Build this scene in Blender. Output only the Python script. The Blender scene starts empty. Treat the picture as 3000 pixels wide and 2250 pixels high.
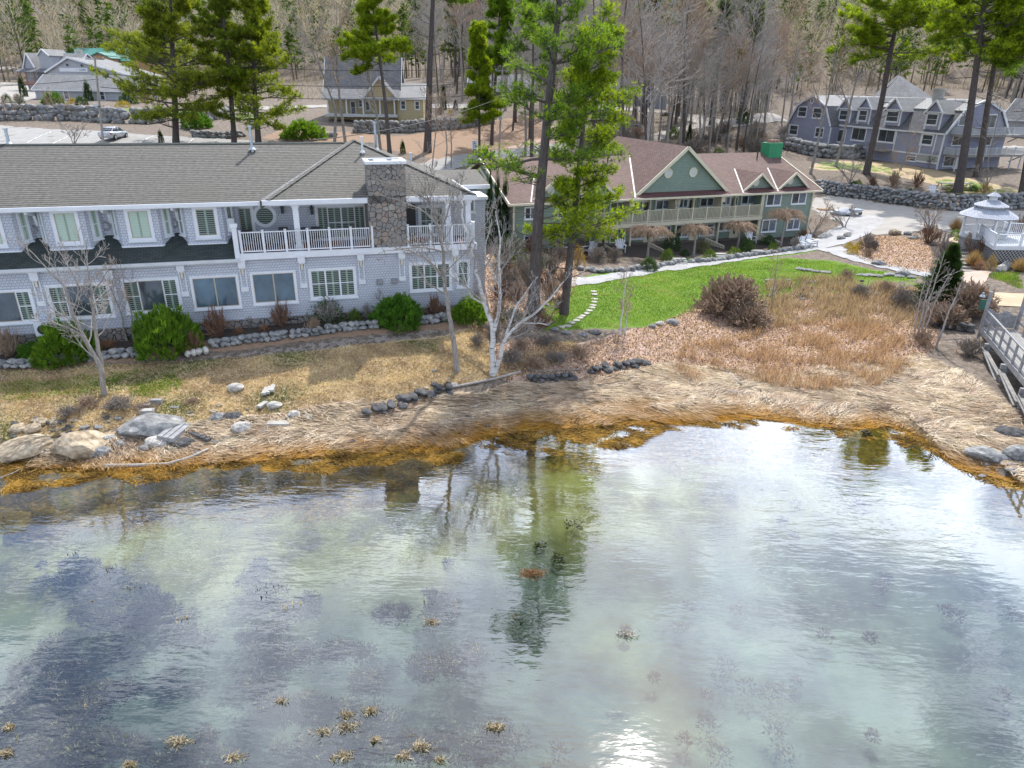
import bpy, math, random
import numpy as np
from math import radians as R_, sin, cos, pi
rnd = random.Random(7); NR = np.random.default_rng(11)
C = bpy.context.scene.collection
S = bpy.context.scene
# ------------------------------------------------------------------ camera
F_PX, PITCH, ROLL, CAM_H = 2040.0, R_(23.4), R_(0.95), 15.0
cd = bpy.data.cameras.new('camera'); cam = bpy.data.objects.new('camera', cd); C.objects.link(cam)
cd.sensor_width = 36; cd.lens = F_PX / 3000 * 36; cd.clip_start = 0.5; cd.clip_end = 3000
from mathutils import Matrix, Vector
cam.matrix_world = Matrix.Translation((0, 0, CAM_H)) @ Matrix.Rotation(pi / 2 - PITCH, 4, 'X') @ Matrix.Rotation(ROLL, 4, 'Z')
S.camera = cam
S.render.resolution_x, S.render.resolution_y = 1024, 768
# ------------------------------------------------------------------ light
SUN_EL, SUN_AZ = R_(52), R_(15)          # azimuth measured clockwise from +Y
w = bpy.data.worlds.new('World'); S.world = w; w.use_nodes = True
nt = w.node_tree; nt.nodes.clear()
def N(nt, t, **k):
    n = nt.nodes.new(t)
    for a, b in k.items():
        if a[0] == '_': n.inputs[int(a[1:])].default_value = b
        else: setattr(n, a, b)
    return n
def LK(nt, a, b): nt.links.new(a, b)
sky = N(nt, 'ShaderNodeTexSky', sky_type='NISHITA', sun_disc=False, sun_elevation=SUN_EL, sun_rotation=SUN_AZ)
sky.air_density = 1.0; sky.dust_density = 1.2; sky.ozone_density = 1.2
tc = N(nt, 'ShaderNodeTexCoord')
sep = N(nt, 'ShaderNodeSeparateXYZ'); LK(nt, tc.outputs['Generated'], sep.inputs[0])
mz = N(nt, 'ShaderNodeMath', operation='MAXIMUM', _1=0.12); LK(nt, sep.outputs[2], mz.inputs[0])
dx = N(nt, 'ShaderNodeMath', operation='DIVIDE'); LK(nt, sep.outputs[0], dx.inputs[0]); LK(nt, mz.outputs[0], dx.inputs[1])
dy = N(nt, 'ShaderNodeMath', operation='DIVIDE'); LK(nt, sep.outputs[1], dy.inputs[0]); LK(nt, mz.outputs[0], dy.inputs[1])
cb = N(nt, 'ShaderNodeCombineXYZ'); LK(nt, dx.outputs[0], cb.inputs[0]); LK(nt, dy.outputs[0], cb.inputs[1])
n1 = N(nt, 'ShaderNodeTexNoise'); n1.inputs['Scale'].default_value = 3.1; n1.inputs['Detail'].default_value = 9; n1.inputs['Roughness'].default_value = .62
n1.inputs['Distortion'].default_value = .35
LK(nt, cb.outputs[0], n1.inputs['Vector'])
cr = N(nt, 'ShaderNodeValToRGB'); LK(nt, n1.outputs[0], cr.inputs[0])
cr.color_ramp.elements[0].position = .43; cr.color_ramp.elements[1].position = .58
n2 = N(nt, 'ShaderNodeTexNoise'); n2.inputs['Scale'].default_value = 7.0; n2.inputs['Detail'].default_value = 6
LK(nt, cb.outputs[0], n2.inputs['Vector'])
cc = N(nt, 'ShaderNodeMix', data_type='RGBA'); LK(nt, n2.outputs[0], cc.inputs[0])
cc.inputs[6].default_value = (5.2, 6.2, 8.2, 1); cc.inputs[7].default_value = (14.0, 14.3, 14.8, 1)
sv = N(nt, 'ShaderNodeVectorMath', operation='DOT_PRODUCT'); LK(nt, tc.outputs['Generated'], sv.inputs[0]); sv.inputs[1].default_value = (sin(SUN_AZ) * cos(SUN_EL), cos(SUN_AZ) * cos(SUN_EL), sin(SUN_EL))
sm = N(nt, 'ShaderNodeMapRange'); LK(nt, sv.outputs['Value'], sm.inputs[0]); sm.inputs[1].default_value = .55; sm.inputs[2].default_value = 1.0; sm.inputs[3].default_value = .75; sm.inputs[4].default_value = 1.5
cm_ = N(nt, 'ShaderNodeVectorMath', operation='SCALE'); LK(nt, cc.outputs[2], cm_.inputs[0]); LK(nt, sm.outputs[0], cm_.inputs['Scale'])   # clouds glow towards the sun
mx = N(nt, 'ShaderNodeMix', data_type='RGBA'); LK(nt, cr.outputs[0], mx.inputs[0]); LK(nt, sky.outputs[0], mx.inputs[6]); LK(nt, cm_.outputs[0], mx.inputs[7])
bg = N(nt, 'ShaderNodeBackground'); bg.inputs[1].default_value = 0.135
LK(nt, mx.outputs[2], bg.inputs[0])
wo = N(nt, 'ShaderNodeOutputWorld'); LK(nt, bg.outputs[0], wo.inputs[0])
sl = bpy.data.lights.new('sun', 'SUN'); sl.energy = 3.9; sl.angle = R_(0.6); sl.color = (1, .95, .87)
so = bpy.data.objects.new('sun', sl); C.objects.link(so)
dirv = Vector((sin(SUN_AZ) * cos(SUN_EL), cos(SUN_AZ) * cos(SUN_EL), sin(SUN_EL)))
so.rotation_euler = dirv.to_track_quat('Z', 'Y').to_euler(); so.location = (20, 60, 60)
S.view_settings.view_transform = 'Standard'; S.view_settings.look = 'None'
S.view_settings.exposure = 0.6; S.view_settings.gamma = 1
S.render.engine = 'CYCLES'
S.cycles.max_bounces = 6; S.cycles.transparent_max_bounces = 12; S.cycles.glossy_bounces = 3; S.cycles.diffuse_bounces = 3
# ------------------------------------------------------------------ photo geometry helpers
_c, _s = math.cos(ROLL), math.sin(ROLL)
_M = np.array([[_c, -_s, 0], [_s, _c, 0], [0, 0, 1]]) @ np.array([[1, 0, 0], [0, -sin(PITCH), -cos(PITCH)], [0, cos(PITCH), -sin(PITCH)]])
def ray(x, y): return _M.T @ np.array([(x - 1500) / F_PX, (y - 1125) / F_PX, 1.0])
def at(x, y, z):
    d = ray(x, y); t = (z - CAM_H) / d[2]; return np.array([d[0] * t, d[1] * t, z])
def atD(x, y, Y):
    d = ray(x, y); t = Y / d[1]; return np.array([d[0] * t, Y, CAM_H + d[2] * t])
class Fr:
    """a building's own frame: u along its front, w to its back, z up"""
    def __init__(s, P, az): s.P = np.array(P, float); s.az = R_(az); s.e = np.array([cos(s.az), sin(s.az)]); s.n = np.array([-sin(s.az), cos(s.az)])
    def uz(s, px, py, w=0):
        d = ray(px, py); t = (s.n @ s.P[:2] + w) / (s.n @ d[:2]); q = d[:2] * t - s.P[:2]
        return float(s.e @ q), float(CAM_H + d[2] * t - s.P[2])
    def wz(s, px, py, u=0):      # on the end wall at u
        d = ray(px, py); t = (s.e @ s.P[:2] + u) / (s.e @ d[:2]); q = d[:2] * t - s.P[:2]
        return float(s.n @ q), float(CAM_H + d[2] * t - s.P[2])
    def W(s, u, w): q = s.P[:2] + s.e * u + s.n * w; return q
# ------------------------------------------------------------------ object helpers
def tag(o, label=None, cat=None, group=None, kind=None):
    if label: o['label'] = label
    if cat: o['category'] = cat
    if group: o['group'] = group
    if kind: o['kind'] = kind
    return o
def empty(name, loc, rz=0, label=None, cat=None, group=None):
    o = bpy.data.objects.new(name, None); C.objects.link(o); o.location = loc; o.rotation_euler = (0, 0, rz)
    o.empty_display_size = .3
    return tag(o, label, cat, group)
def link_mesh(name, me, mats, parent=None, loc=None):
    for m in (mats if isinstance(mats, (list, tuple)) else [mats]): me.materials.append(m)
    o = bpy.data.objects.new(name, me); C.objects.link(o)
    if parent: o.parent = parent
    if loc is not None: o.location = loc
    return o
def copy_tree(o, parent=None):
    kids = list(o.children)
    c = o.copy(); C.objects.link(c); c.parent = parent
    for k in kids: copy_tree(k, c)
    return c
class MB:
    def __init__(s): s.v = []; s.f = []; s.mi = []; s.cur = 0
    def add(s, vs, fs):
        b = len(s.v); s.v += [tuple(map(float, q)) for q in vs]
        for f in fs: s.f.append([b + i for i in f]); s.mi.append(s.cur)
        return s
    def poly(s, pts): return s.add(pts, [list(range(len(pts)))])
    def box(s, x0, x1, y0, y1, z0, z1):
        return s.add([(x0, y0, z0), (x1, y0, z0), (x1, y1, z0), (x0, y1, z0), (x0, y0, z1), (x1, y0, z1), (x1, y1, z1), (x0, y1, z1)],
                     [(0, 3, 2, 1), (4, 5, 6, 7), (0, 1, 5, 4), (1, 2, 6, 5), (2, 3, 7, 6), (3, 0, 4, 7)])
    def cbox(s, c, size, rz=0, rx=0, ry=0):
        m = Matrix.Translation(c) @ Matrix.Rotation(rz, 4, 'Z') @ Matrix.Rotation(ry, 4, 'Y') @ Matrix.Rotation(rx, 4, 'X')
        a, b, d = [q / 2 for q in size]
        vs = [m @ Vector(q) for q in ((-a, -b, -d), (a, -b, -d), (a, b, -d), (-a, b, -d), (-a, -b, d), (a, -b, d), (a, b, d), (-a, b, d))]
        return s.add(vs, [(0, 3, 2, 1), (4, 5, 6, 7), (0, 1, 5, 4), (1, 2, 6, 5), (2, 3, 7, 6), (3, 0, 4, 7)])
    def bar(s, p, q, a, b=None):   # rectangular bar from p to q
        b = b or a; p = Vector(p); q = Vector(q); d = (q - p).normalized()
        up = Vector((0, 0, 1)) if abs(d.z) < .95 else Vector((0, 1, 0))
        x = d.cross(up).normalized() * a / 2; y = x.cross(d).normalized() * b / 2
        vs = [p - x - y, p + x - y, p + x + y, p - x + y, q - x - y, q + x - y, q + x + y, q - x + y]
        return s.add(vs, [(0, 1, 2, 3), (4, 7, 6, 5), (0, 4, 5, 1), (1, 5, 6, 2), (2, 6, 7, 3), (3, 7, 4, 0)])
    def tube(s, pts, rs, n=8, cap=True):
        if not hasattr(rs, '__len__'): rs = [rs] * len(pts)
        b = len(s.v); P = [Vector(p) for p in pts]
        for i, p in enumerate(P):
            d = (P[min(i + 1, len(P) - 1)] - P[max(i - 1, 0)]).normalized()
            up = Vector((0, 0, 1)) if abs(d.z) < .9 else Vector((1, 0, 0))
            x = d.cross(up).normalized(); y = d.cross(x)
            for k in range(n):
                a = 2 * pi * k / n; q = p + (x * cos(a) + y * sin(a)) * rs[i]; s.v.append((q.x, q.y, q.z))
        for i in range(len(P) - 1):
            for k in range(n):
                s.f.append([b + i * n + k, b + i * n + (k + 1) % n, b + (i + 1) * n + (k + 1) % n, b + (i + 1) * n + k]); s.mi.append(s.cur)
        if cap:
            s.f.append([b + k for k in range(n)][::-1]); s.mi.append(s.cur)
            s.f.append([b + (len(P) - 1) * n + k for k in range(n)]); s.mi.append(s.cur)
        return s
    def prism(s, prof, lo, hi, axis='y'):   # profile of (a,b) extruded along an axis
        n = len(prof)
        def mk(a, b, t): return {'y': (a, t, b), 'x': (t, a, b), 'z': (a, b, t)}[axis]
        vs = [mk(a, b, lo) for a, b in prof] + [mk(a, b, hi) for a, b in prof]
        fs = [list(range(n))[::-1], list(range(n, 2 * n))] + [[i, (i + 1) % n, n + (i + 1) % n, n + i] for i in range(n)]
        return s.add(vs, fs)
    def build(s, name, mats, parent=None, loc=None, smooth=False):
        me = bpy.data.meshes.new(name); me.from_pydata(s.v, [], s.f)
        if isinstance(mats, (list, tuple)): me.polygons.foreach_set('material_index', s.mi)
        uv = me.uv_layers.new(name='UVMap'); V = np.array(s.v); out = np.zeros((len(me.loops), 2)); li = 0
        for f in s.f:
            p = V[f]; n = np.zeros(3)
            for i in range(len(f)):
                a = p[i]; b = p[(i + 1) % len(f)]; n += np.cross(a - p[0], b - p[0])
            L = np.linalg.norm(n); n = n / L if L > 1e-12 else np.array([0, 0, 1.])
            t = np.array([-n[1], n[0], 0]); Lt = np.linalg.norm(t); t = t / Lt if Lt > 1e-3 else np.array([1., 0, 0])
            b2 = np.cross(n, t); out[li:li + len(f), 0] = p @ t; out[li:li + len(f), 1] = p @ b2; li += len(f)
        uv.data.foreach_set('uv', out.ravel())
        if smooth: me.polygons.foreach_set('use_smooth', [True] * len(me.polygons))
        return link_mesh(name, me, mats, parent, loc)
def np_mesh(name, V, F, col=None, smooth=False):
    """V (n,3), F (m,k) all faces of k corners; col (n,3) per-vertex colour 'col'"""
    me = bpy.data.meshes.new(name); V = np.asarray(V, np.float32); F = np.asarray(F, np.int32); m, k = F.shape
    me.vertices.add(len(V)); me.vertices.foreach_set('co', V.ravel())
    me.loops.add(m * k); me.loops.foreach_set('vertex_index', F.ravel())
    me.polygons.add(m); me.polygons.foreach_set('loop_start', np.arange(0, m * k, k, dtype=np.int32))
    me.polygons.foreach_set('loop_total', np.full(m, k, np.int32))
    if smooth: me.polygons.foreach_set('use_smooth', np.ones(m, bool))
    me.update(calc_edges=True)
    if col is not None:
        a = me.color_attributes.new('col', 'FLOAT_COLOR', 'POINT'); c4 = np.ones((len(V), 4), np.float32); c4[:, :3] = col
        a.data.foreach_set('color', c4.ravel())
    return me
# ------------------------------------------------------------------ materials
def new_mat(name):
    m = bpy.data.materials.new(name); m.use_nodes = True; nt = m.node_tree
    return m, nt, nt.nodes['Principled BSDF']
def ramp(nt, src, stops):
    r = N(nt, 'ShaderNodeValToRGB'); LK(nt, src, r.inputs[0]); e = r.color_ramp.elements
    while len(e) < len(stops): e.new(.5)
    for i, (p, c) in enumerate(stops): e[i].position = p; e[i].color = (*c, 1)
    return r.outputs[0]
def noise(nt, scale, det=4, vec=None, rough=.6):
    n = N(nt, 'ShaderNodeTexNoise'); n.inputs['Scale'].default_value = scale; n.inputs['Detail'].default_value = det; n.inputs['Roughness'].default_value = rough
    if vec is not None: LK(nt, vec, n.inputs['Vector'])
    return n.outputs[0]
def objc(nt): return N(nt, 'ShaderNodeTexCoord').outputs['Object']
def bump(nt, h, b, st=.4, d=.02):
    n = N(nt, 'ShaderNodeBump'); n.inputs['Strength'].default_value = st; n.inputs['Distance'].default_value = d
    LK(nt, h, n.inputs['Height']); LK(nt, n.outputs[0], b.inputs['Normal'])
def mixc(nt, f, a, b, mode='MIX'):
    m = N(nt, 'ShaderNodeMix', data_type='RGBA', blend_type=mode)
    for i, q in ((0, f), (6, a), (7, b)):
        if isinstance(q, (int, float)): m.inputs[i].default_value = q
        elif isinstance(q, tuple): m.inputs[i].default_value = (*q, 1)
        else: LK(nt, q, m.inputs[i])
    return m.outputs[2]
def plain(name, c, rough=.6, var=.12, sc=3., metal=0, spec=.5, bm=0):
    m, nt, b = new_mat(name); n = noise(nt, sc, 5, objc(nt))
    LK(nt, ramp(nt, n, [(.3, tuple(q * (1 - var) for q in c)), (.7, tuple(min(1, q * (1 + var)) for q in c))]), b.inputs['Base Color'])
    b.inputs['Roughness'].default_value = rough; b.inputs['Metallic'].default_value = metal
    if bm: bump(nt, noise(nt, sc * 6, 4, objc(nt)), b, bm)
    return m
def bricky(name, c1, c2, cm, bw, rh, mortar=.012, var=.25, sc=.6, off=.5, rough=.85, bst=.5, dirt=None):
    """courses of shingles, siding or slabs laid out in metres on each face"""
    m, nt, b = new_mat(name); mpp = N(nt, 'ShaderNodeMapping'); mpp.inputs['Location'].default_value = (137.3, 0, 0); LK(nt, N(nt, 'ShaderNodeUVMap').outputs[0], mpp.inputs[0]); uv = mpp.outputs[0]
    t = N(nt, 'ShaderNodeTexBrick'); LK(nt, uv, t.inputs['Vector']); t.offset = off
    t.inputs['Color1'].default_value = (*c1, 1); t.inputs['Color2'].default_value = (*c2, 1); t.inputs['Mortar'].default_value = (*cm, 1)
    t.inputs['Scale'].default_value = 1; t.inputs['Mortar Size'].default_value = mortar; t.inputs['Mortar Smooth'].default_value = .2
    t.inputs['Brick Width'].default_value = bw; t.inputs['Row Height'].default_value = rh; t.inputs['Bias'].default_value = -.1
    n = noise(nt, sc, 6, uv, .65)
    g = ramp(nt, n, [(.25, (1 - var,) * 3), (.75, (1 + var * .6,) * 3)])
    col = mixc(nt, 1.0, t.outputs[0], g, 'MULTIPLY')
    if dirt:
        col = mixc(nt, ramp(nt, noise(nt, .35, 5, uv), [(.5, (0, 0, 0)), (.75, (.5, .5, .5))]), col, dirt)
    LK(nt, col, b.inputs['Base Color']); b.inputs['Roughness'].default_value = rough
    inv = N(nt, 'ShaderNodeMath', operation='SUBTRACT', _0=1.0); LK(nt, t.outputs[1], inv.inputs[1])
    bump(nt, inv.outputs[0], b, bst, .02)
    return m
def stony(name, cols, scale, mortar, rough=.9, coord='uv', edge=.07):
    m, nt, b = new_mat(name); v = N(nt, 'ShaderNodeUVMap').outputs[0] if coord == 'uv' else objc(nt)
    nz = N(nt, 'ShaderNodeTexNoise'); nz.inputs['Scale'].default_value = 2.2; LK(nt, v, nz.inputs['Vector'])
    vv = mixc(nt, .12, v, nz.outputs[1])
    a = N(nt, 'ShaderNodeTexVoronoi'); a.inputs['Scale'].default_value = scale; LK(nt, vv, a.inputs['Vector'])
    e = N(nt, 'ShaderNodeTexVoronoi', feature='DISTANCE_TO_EDGE'); e.inputs['Scale'].default_value = scale; LK(nt, vv, e.inputs['Vector'])
    se = N(nt, 'ShaderNodeSeparateColor'); LK(nt, a.outputs['Color'], se.inputs[0])
    c = ramp(nt, se.outputs[0], [(i / (len(cols) - 1), q) for i, q in enumerate(cols)])
    c = mixc(nt, .35, c, ramp(nt, noise(nt, scale * 6, 4, v), [(.3, (.1, .1, .1)), (.7, (.45, .44, .42))]))
    f = ramp(nt, e.outputs[0], [(edge * .4, (0, 0, 0)), (edge, (1, 1, 1))])
    LK(nt, mixc(nt, f, mortar, c), b.inputs['Base Color']); b.inputs['Roughness'].default_value = rough
    bump(nt, f, b, .8, .04)
    return m
M = {}
M['inn_wall'] = bricky('grey_shingle_wall', (.49, .525, .60), (.53, .565, .64), (.28, .30, .36), .17, .14, .013, .12, .5)
M['inn_roof'] = bricky('weathered_roof_shingles', (.135, .13, .118), (.165, .158, .145), (.03, .029, .027), 900., .19, .034, .5, 4.5, dirt=(.09, .085, .075))
M['skirt_roof'] = bricky('dark_green_roof_shingles', (.03, .042, .042), (.05, .065, .062), (.014, .018, .018), .3, .14, .014, .3, .8)
M['green_wall'] = bricky('green_clapboard', (.20, .27, .235), (.235, .305, .265), (.11, .155, .135), 3.5, .13, .013, .15, .4)
M['green_shingle'] = bricky('green_shingle', (.215, .285, .25), (.265, .34, .295), (.11, .16, .14), .22, .14, .013, .15, .4)
M['red_roof'] = bricky('brown_roof_shingles', (.13, .078, .068), (.185, .115, .10), (.055, .034, .03), .34, .15, .02, .22, .5)
M['porch_roof'] = bricky('maroon_roof_strip', (.10, .04, .042), (.14, .06, .06), (.04, .02, .02), .34, .14, .016, .2, .6)
M['man_wall'] = bricky('lavender_clapboard', (.28, .295, .40), (.32, .335, .44), (.20, .21, .29), 4., .15, .013, .12, .4)
M['man_roof'] = bricky('grey_slate_roof', (.13, .135, .15), (.20, .205, .22), (.05, .05, .055), .4, .2, .022, .25, .5)
M['man_roof2'] = bricky('pale_upper_roof', (.27, .275, .28), (.33, .33, .335), (.15, .15, .16), .5, .25, .018, .2, .4)
M['cafe_roof'] = bricky('pale_grey_roof', (.20, .205, .21), (.27, .275, .28), (.11, .11, .12), .4, .22, .02, .25, .4)
M['grey_wall'] = bricky('pale_grey_siding', (.36, .38, .42), (.42, .44, .48), (.25, .27, .3), 4., .17, .012, .1, .4)
M['yellow_wall'] = bricky('cream_siding', (.50, .43, .27), (.55, .47, .30), (.36, .3, .19), 4., .16, .012, .1, .4)
M['teal_roof'] = bricky('teal_metal_roof', (.03, .19, .16), (.04, .22, .18), (.02, .12, .1), .4, 20., .02, .15, .3, rough=.45)
M['tan_wall'] = plain('tan_wall', (.36, .23, .12), .8, .1)
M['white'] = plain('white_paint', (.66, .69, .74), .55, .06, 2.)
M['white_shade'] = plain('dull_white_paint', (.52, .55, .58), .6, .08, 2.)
M['cream'] = plain('cream_paint', (.60, .56, .44), .6, .06, 2.)
M['tan_frame'] = plain('tan_window_frame', (.42, .36, .29), .6, .06)
M['flash'] = plain('metal_flashing', (.24, .24, .245), .6, .35, 4., metal=.3)
M['metal'] = plain('galvanised_metal', (.40, .46, .52), .35, .15, 6., metal=.5)
M['dark'] = plain('dark_metal', (.03, .03, .035), .5, .2)
M['concrete'] = plain('concrete', (.36, .355, .34), .9, .15, 2., bm=.2)
M['deck'] = bricky('red_brown_deck', (.20, .07, .045), (.24, .09, .06), (.07, .03, .02), 4., .14, .012)
M['cobble'] = stony('river_stone_masonry', [(.10, .095, .09), (.22, .20, .18), (.15, .15, .16), (.30, .21, .15), (.19, .18, .17), (.26, .25, .24)], 3.4, (.045, .042, .04))
M['chim'] = stony('chimney_river_stone', [(.13, .125, .125), (.24, .22, .21), (.17, .17, .18), (.33, .23, .17), (.21, .20, .19), (.36, .33, .29)], 4.0, (.07, .06, .05), edge=.06)
M['brick'] = bricky('red_brick', (.35, .14, .09), (.40, .18, .12), (.3, .27, .25), .2, .07)
M['kelly'] = plain('green_sheet', (.02, .22, .10), .6, .15, 3.)
M['timber'] = bricky('weathered_timber', (.24, .235, .23), (.32, .31, .30), (.08, .08, .08), 3., .14, .01, .2, 1.5)
M['timber2'] = plain('grey_timber', (.25, .255, .27), .85, .3, 4., bm=.3)
def glass(name, tint=(.03, .04, .05), r=.06):
    m, nt, b = new_mat(name)
    LK(nt, ramp(nt, noise(nt, .7, 3, objc(nt)), [(.35, tint), (.7, tuple(q * 2.2 + .01 for q in tint))]), b.inputs['Base Color'])
    b.inputs['Roughness'].default_value = r; b.inputs['IOR'].default_value = 1.7
    return m
M['glass'] = glass('window_glass'); M['glass_blue'] = glass('blue_window_glass', (.03, .06, .085), .08)
def striped(name, a, b_, rh, duty=.45):
    m, nt, b = new_mat(name); uv = N(nt, 'ShaderNodeUVMap').outputs[0]
    t = N(nt, 'ShaderNodeTexBrick'); LK(nt, uv, t.inputs['Vector']); t.inputs['Scale'].default_value = 1
    t.inputs['Color1'].default_value = (*a, 1); t.inputs['Color2'].default_value = (*a, 1); t.inputs['Mortar'].default_value = (*b_, 1)
    t.inputs['Brick Width'].default_value = 30; t.inputs['Row Height'].default_value = rh; t.inputs['Mortar Size'].default_value = rh * duty * .5; t.inputs['Mortar Smooth'].default_value = .3
    LK(nt, t.outputs[0], b.inputs['Base Color']); b.inputs['Roughness'].default_value = .35
    return m
M['shut_closed'] = striped('closed_pale_green_shutter', (.42, .54, .46), (.28, .38, .32), .085, .22)
M['shut_open'] = striped('open_shutter_slats', (.22, .29, .24), (.012, .018, .025), .11, .72)
M['blind'] = striped('pale_blind', (.42, .45, .44), (.16, .18, .18), .07, .4)
M['curtain'] = plain('blue_grey_curtain', (.13, .16, .20), .8, .5, 6.)
def bark(name, a, b_, sc=2.):
    m, nt, b = new_mat(name); mp = N(nt, 'ShaderNodeMapping'); mp.inputs['Scale'].default_value = (sc * 4, sc * 4, sc * .8); LK(nt, objc(nt), mp.inputs[0])
    n = noise(nt, 1.5, 6, mp.outputs[0], .7); LK(nt, ramp(nt, n, [(.32, a), (.68, b_)]), b.inputs['Base Color']); b.inputs['Roughness'].default_value = .95
    bump(nt, n, b, .6, .03); return m
M['bark_pine'] = bark('dark_pine_bark', (.045, .036, .034), (.135, .115, .11))
M['bark_grey'] = bark('grey_bark', (.16, .145, .13), (.36, .335, .31))
M['bark_lichen'] = bark('pale_twig_bark', (.24, .22, .205), (.45, .42, .40))
M['twig_red'] = bark('reddish_twigs', (.14, .07, .045), (.30, .18, .12))
M['twig_tan'] = bark('tan_twigs', (.24, .165, .115), (.48, .36, .27))
def birch_mat():
    m, nt, b = new_mat('white_birch_bark'); mp = N(nt, 'ShaderNodeMapping'); mp.inputs['Scale'].default_value = (1.2, 1.2, 9); LK(nt, objc(nt), mp.inputs[0])
    n = noise(nt, 1.6, 5, mp.outputs[0], .7); LK(nt, ramp(nt, n, [(.36, (.06, .055, .05)), (.43, (.50, .49, .48)), (.8, (.74, .73, .74))]), b.inputs['Base Color']); b.inputs['Roughness'].default_value = .8
    return m
M['birch'] = birch_mat()
def leafy(name, trans=.35, rough=.6, fac=1.0):
    """foliage: colour comes from each tuft's own vertex colour; thin leaves let light through"""
    m = bpy.data.materials.new(name); m.use_nodes = True; nt = m.node_tree; b = nt.nodes['Principled BSDF']; out = nt.nodes['Material Output']
    a = N(nt, 'ShaderNodeAttribute', attribute_name='col')
    LK(nt, a.outputs[0], b.inputs['Base Color']); b.inputs['Roughness'].default_value = rough; b.inputs['Specular IOR Level'].default_value = .3
    if trans:
        t = N(nt, 'ShaderNodeBsdfTranslucent'); g = mixc(nt, 1.0, a.outputs[0], (1.25 * fac, 1.2 * fac, .6 * fac), 'MULTIPLY'); LK(nt, g, t.inputs[0])
        mxs = N(nt, 'ShaderNodeMixShader', _0=trans); LK(nt, b.outputs[0], mxs.inputs[1]); LK(nt, t.outputs[0], mxs.inputs[2]); LK(nt, mxs.outputs[0], out.inputs[0])
    return m
M['needle'] = leafy('pine_needles', .45, .5, 1.3); M['leaf'] = leafy('broad_leaves', .3, .35); M['dry'] = leafy('dry_stalks', .3, .9); M['grassblade'] = leafy('grass_blades', .35, .6)
def rocky(name, a, b_, c=None):
    m, nt, b = new_mat(name); o = objc(nt); n = noise(nt, 2.5, 8, o, .7)
    col = ramp(nt, n, [(.3, a), (.52, b_), (.75, c or tuple(min(1, q * 1.35) for q in b_))])
    LK(nt, col, b.inputs['Base Color']); b.inputs['Roughness'].default_value = .95; bump(nt, noise(nt, 9, 6, o), b, .6, .04); return m
M['rock_grey'] = rocky('grey_rock', (.07, .07, .075), (.22, .225, .23), (.46, .45, .43))
M['rock_pale'] = rocky('pale_rock', (.16, .155, .15), (.46, .44, .41), (.66, .64, .60))
M['rock_tan'] = rocky('tan_ledge_rock', (.08, .055, .04), (.38, .31, .22), (.64, .57, .47))
M['rock_dark'] = rocky('dark_slate', (.02, .022, .025), (.08, .08, .085), (.17, .17, .17))
# ------------------------------------------------------------------ terrain
SHORE = [at(x, y, 0)[:2] for x, y in [(0, 1372), (200, 1376), (420, 1368), (583, 1357), (700, 1350), (868, 1336), (1039, 1325), (1175, 1318), (1344, 1303), (1380, 1262), (1450, 1258), (1560, 1236), (1700, 1248), (1850, 1240), (1976, 1232), (2150, 1216), (2323, 1224), (2400, 1246), (2492, 1254), (2600, 1240), (2690, 1277), (2757, 1333), (2832, 1363), (2936, 1385), (3000, 1440)]]
SX = np.array([-400, -60] + [p[0] for p in SHORE] + [26, 40, 400]); SY = np.array([20, 23.5] + [p[1] for p in SHORE] + [22, 17, 5])
CP = [(0, 1240, .95), (150, 1235, .95), (300, 1190, 1.05), (560, 1160, .95), (700, 1165, .8), (870, 1165, 1.15), (1000, 1160, 1.1), (1250, 1130, 1.15), (850, 1195, .6), (1100, 1200, .5),
      (1250, 1175, .55), (1400, 1130, .8), (400, 1290, .45), (700, 1260, .45), (0, 1320, .3), (150, 1330, .3), (900, 1270, .25), (1200, 1250, .25), (1430, 1180, .25),
      (0, 1100, 1.5), (300, 1080, 1.6), (600, 1060, 1.65), (900, 1080, 1.55), (1100, 1050, 1.65), (1330, 1085, 1.35), (1430, 1095, 1.1),
      (0, 1045, 1.95), (600, 1000, 2.15), (1000, 965, 2.3), (1400, 925, 2.35), (1600, 960, 1.6), (1700, 980, 1.25), (1950, 950, 1.05), (1750, 1050, .8), (1600, 1120, .5),
      (1800, 1120, .35), (2000, 1050, .6), (2000, 1150, .3), (2300, 1150, .3), (2600, 1170, .4), (2850, 1180, .7), (2950, 1290, .5), (1750, 870, 1.5), (2000, 850, 1.35), (2200, 800, 1.4), (1700, 820, 1.7),
      (2450, 780, 1.5), (2650, 810, 1.6), (2300, 900, .9), (2200, 1000, .6), (2500, 900, .8), (2500, 1000, .6), (1560, 770, 1.55), (1900, 752, 1.25), (2150, 727, 1.15), (2360, 700, 1.15),
      (2600, 710, 2.2), (2800, 740, 2.3), (2850, 650, 2.9), (2700, 600, 2.7), (2500, 570, 2.6), (2450, 640, 2.2), (3000, 640, 2.9), (2600, 535, 3.7), (3000, 565, 3.9), (2700, 500, 4.7), (2500, 485, 4.6),
      (2400, 455, 5.0), (3000, 480, 5.2), (2830, 810, 1.8), (2950, 850, 1.9), (2900, 900, 1.6), (2750, 930, 1.0), (2650, 960, .8), (2745, 495, 4.9), (2330, 405, 6.4), (2550, 430, 5.4),
      (1350, 480, 5.2), (1500, 450, 5.6), (1700, 420, 6.2), (1950, 400, 6.4), (2250, 440, 5.2), (1150, 430, 6.6), (1000, 420, 7.0), (1400, 400, 6.9), (1300, 340, 9.6), (1000, 345, 9.4), (700, 330, 9.3),
      (100, 390, 7.7), (350, 400, 7.7), (600, 400, 7.5), (50, 345, 8.4), (400, 350, 8.5), (50, 318, 9.9), (400, 325, 9.7), (1700, 350, 8.0), (1900, 320, 8.8), (2200, 340, 7.8)]
cpw = [at(*q) for q in CP]
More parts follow.
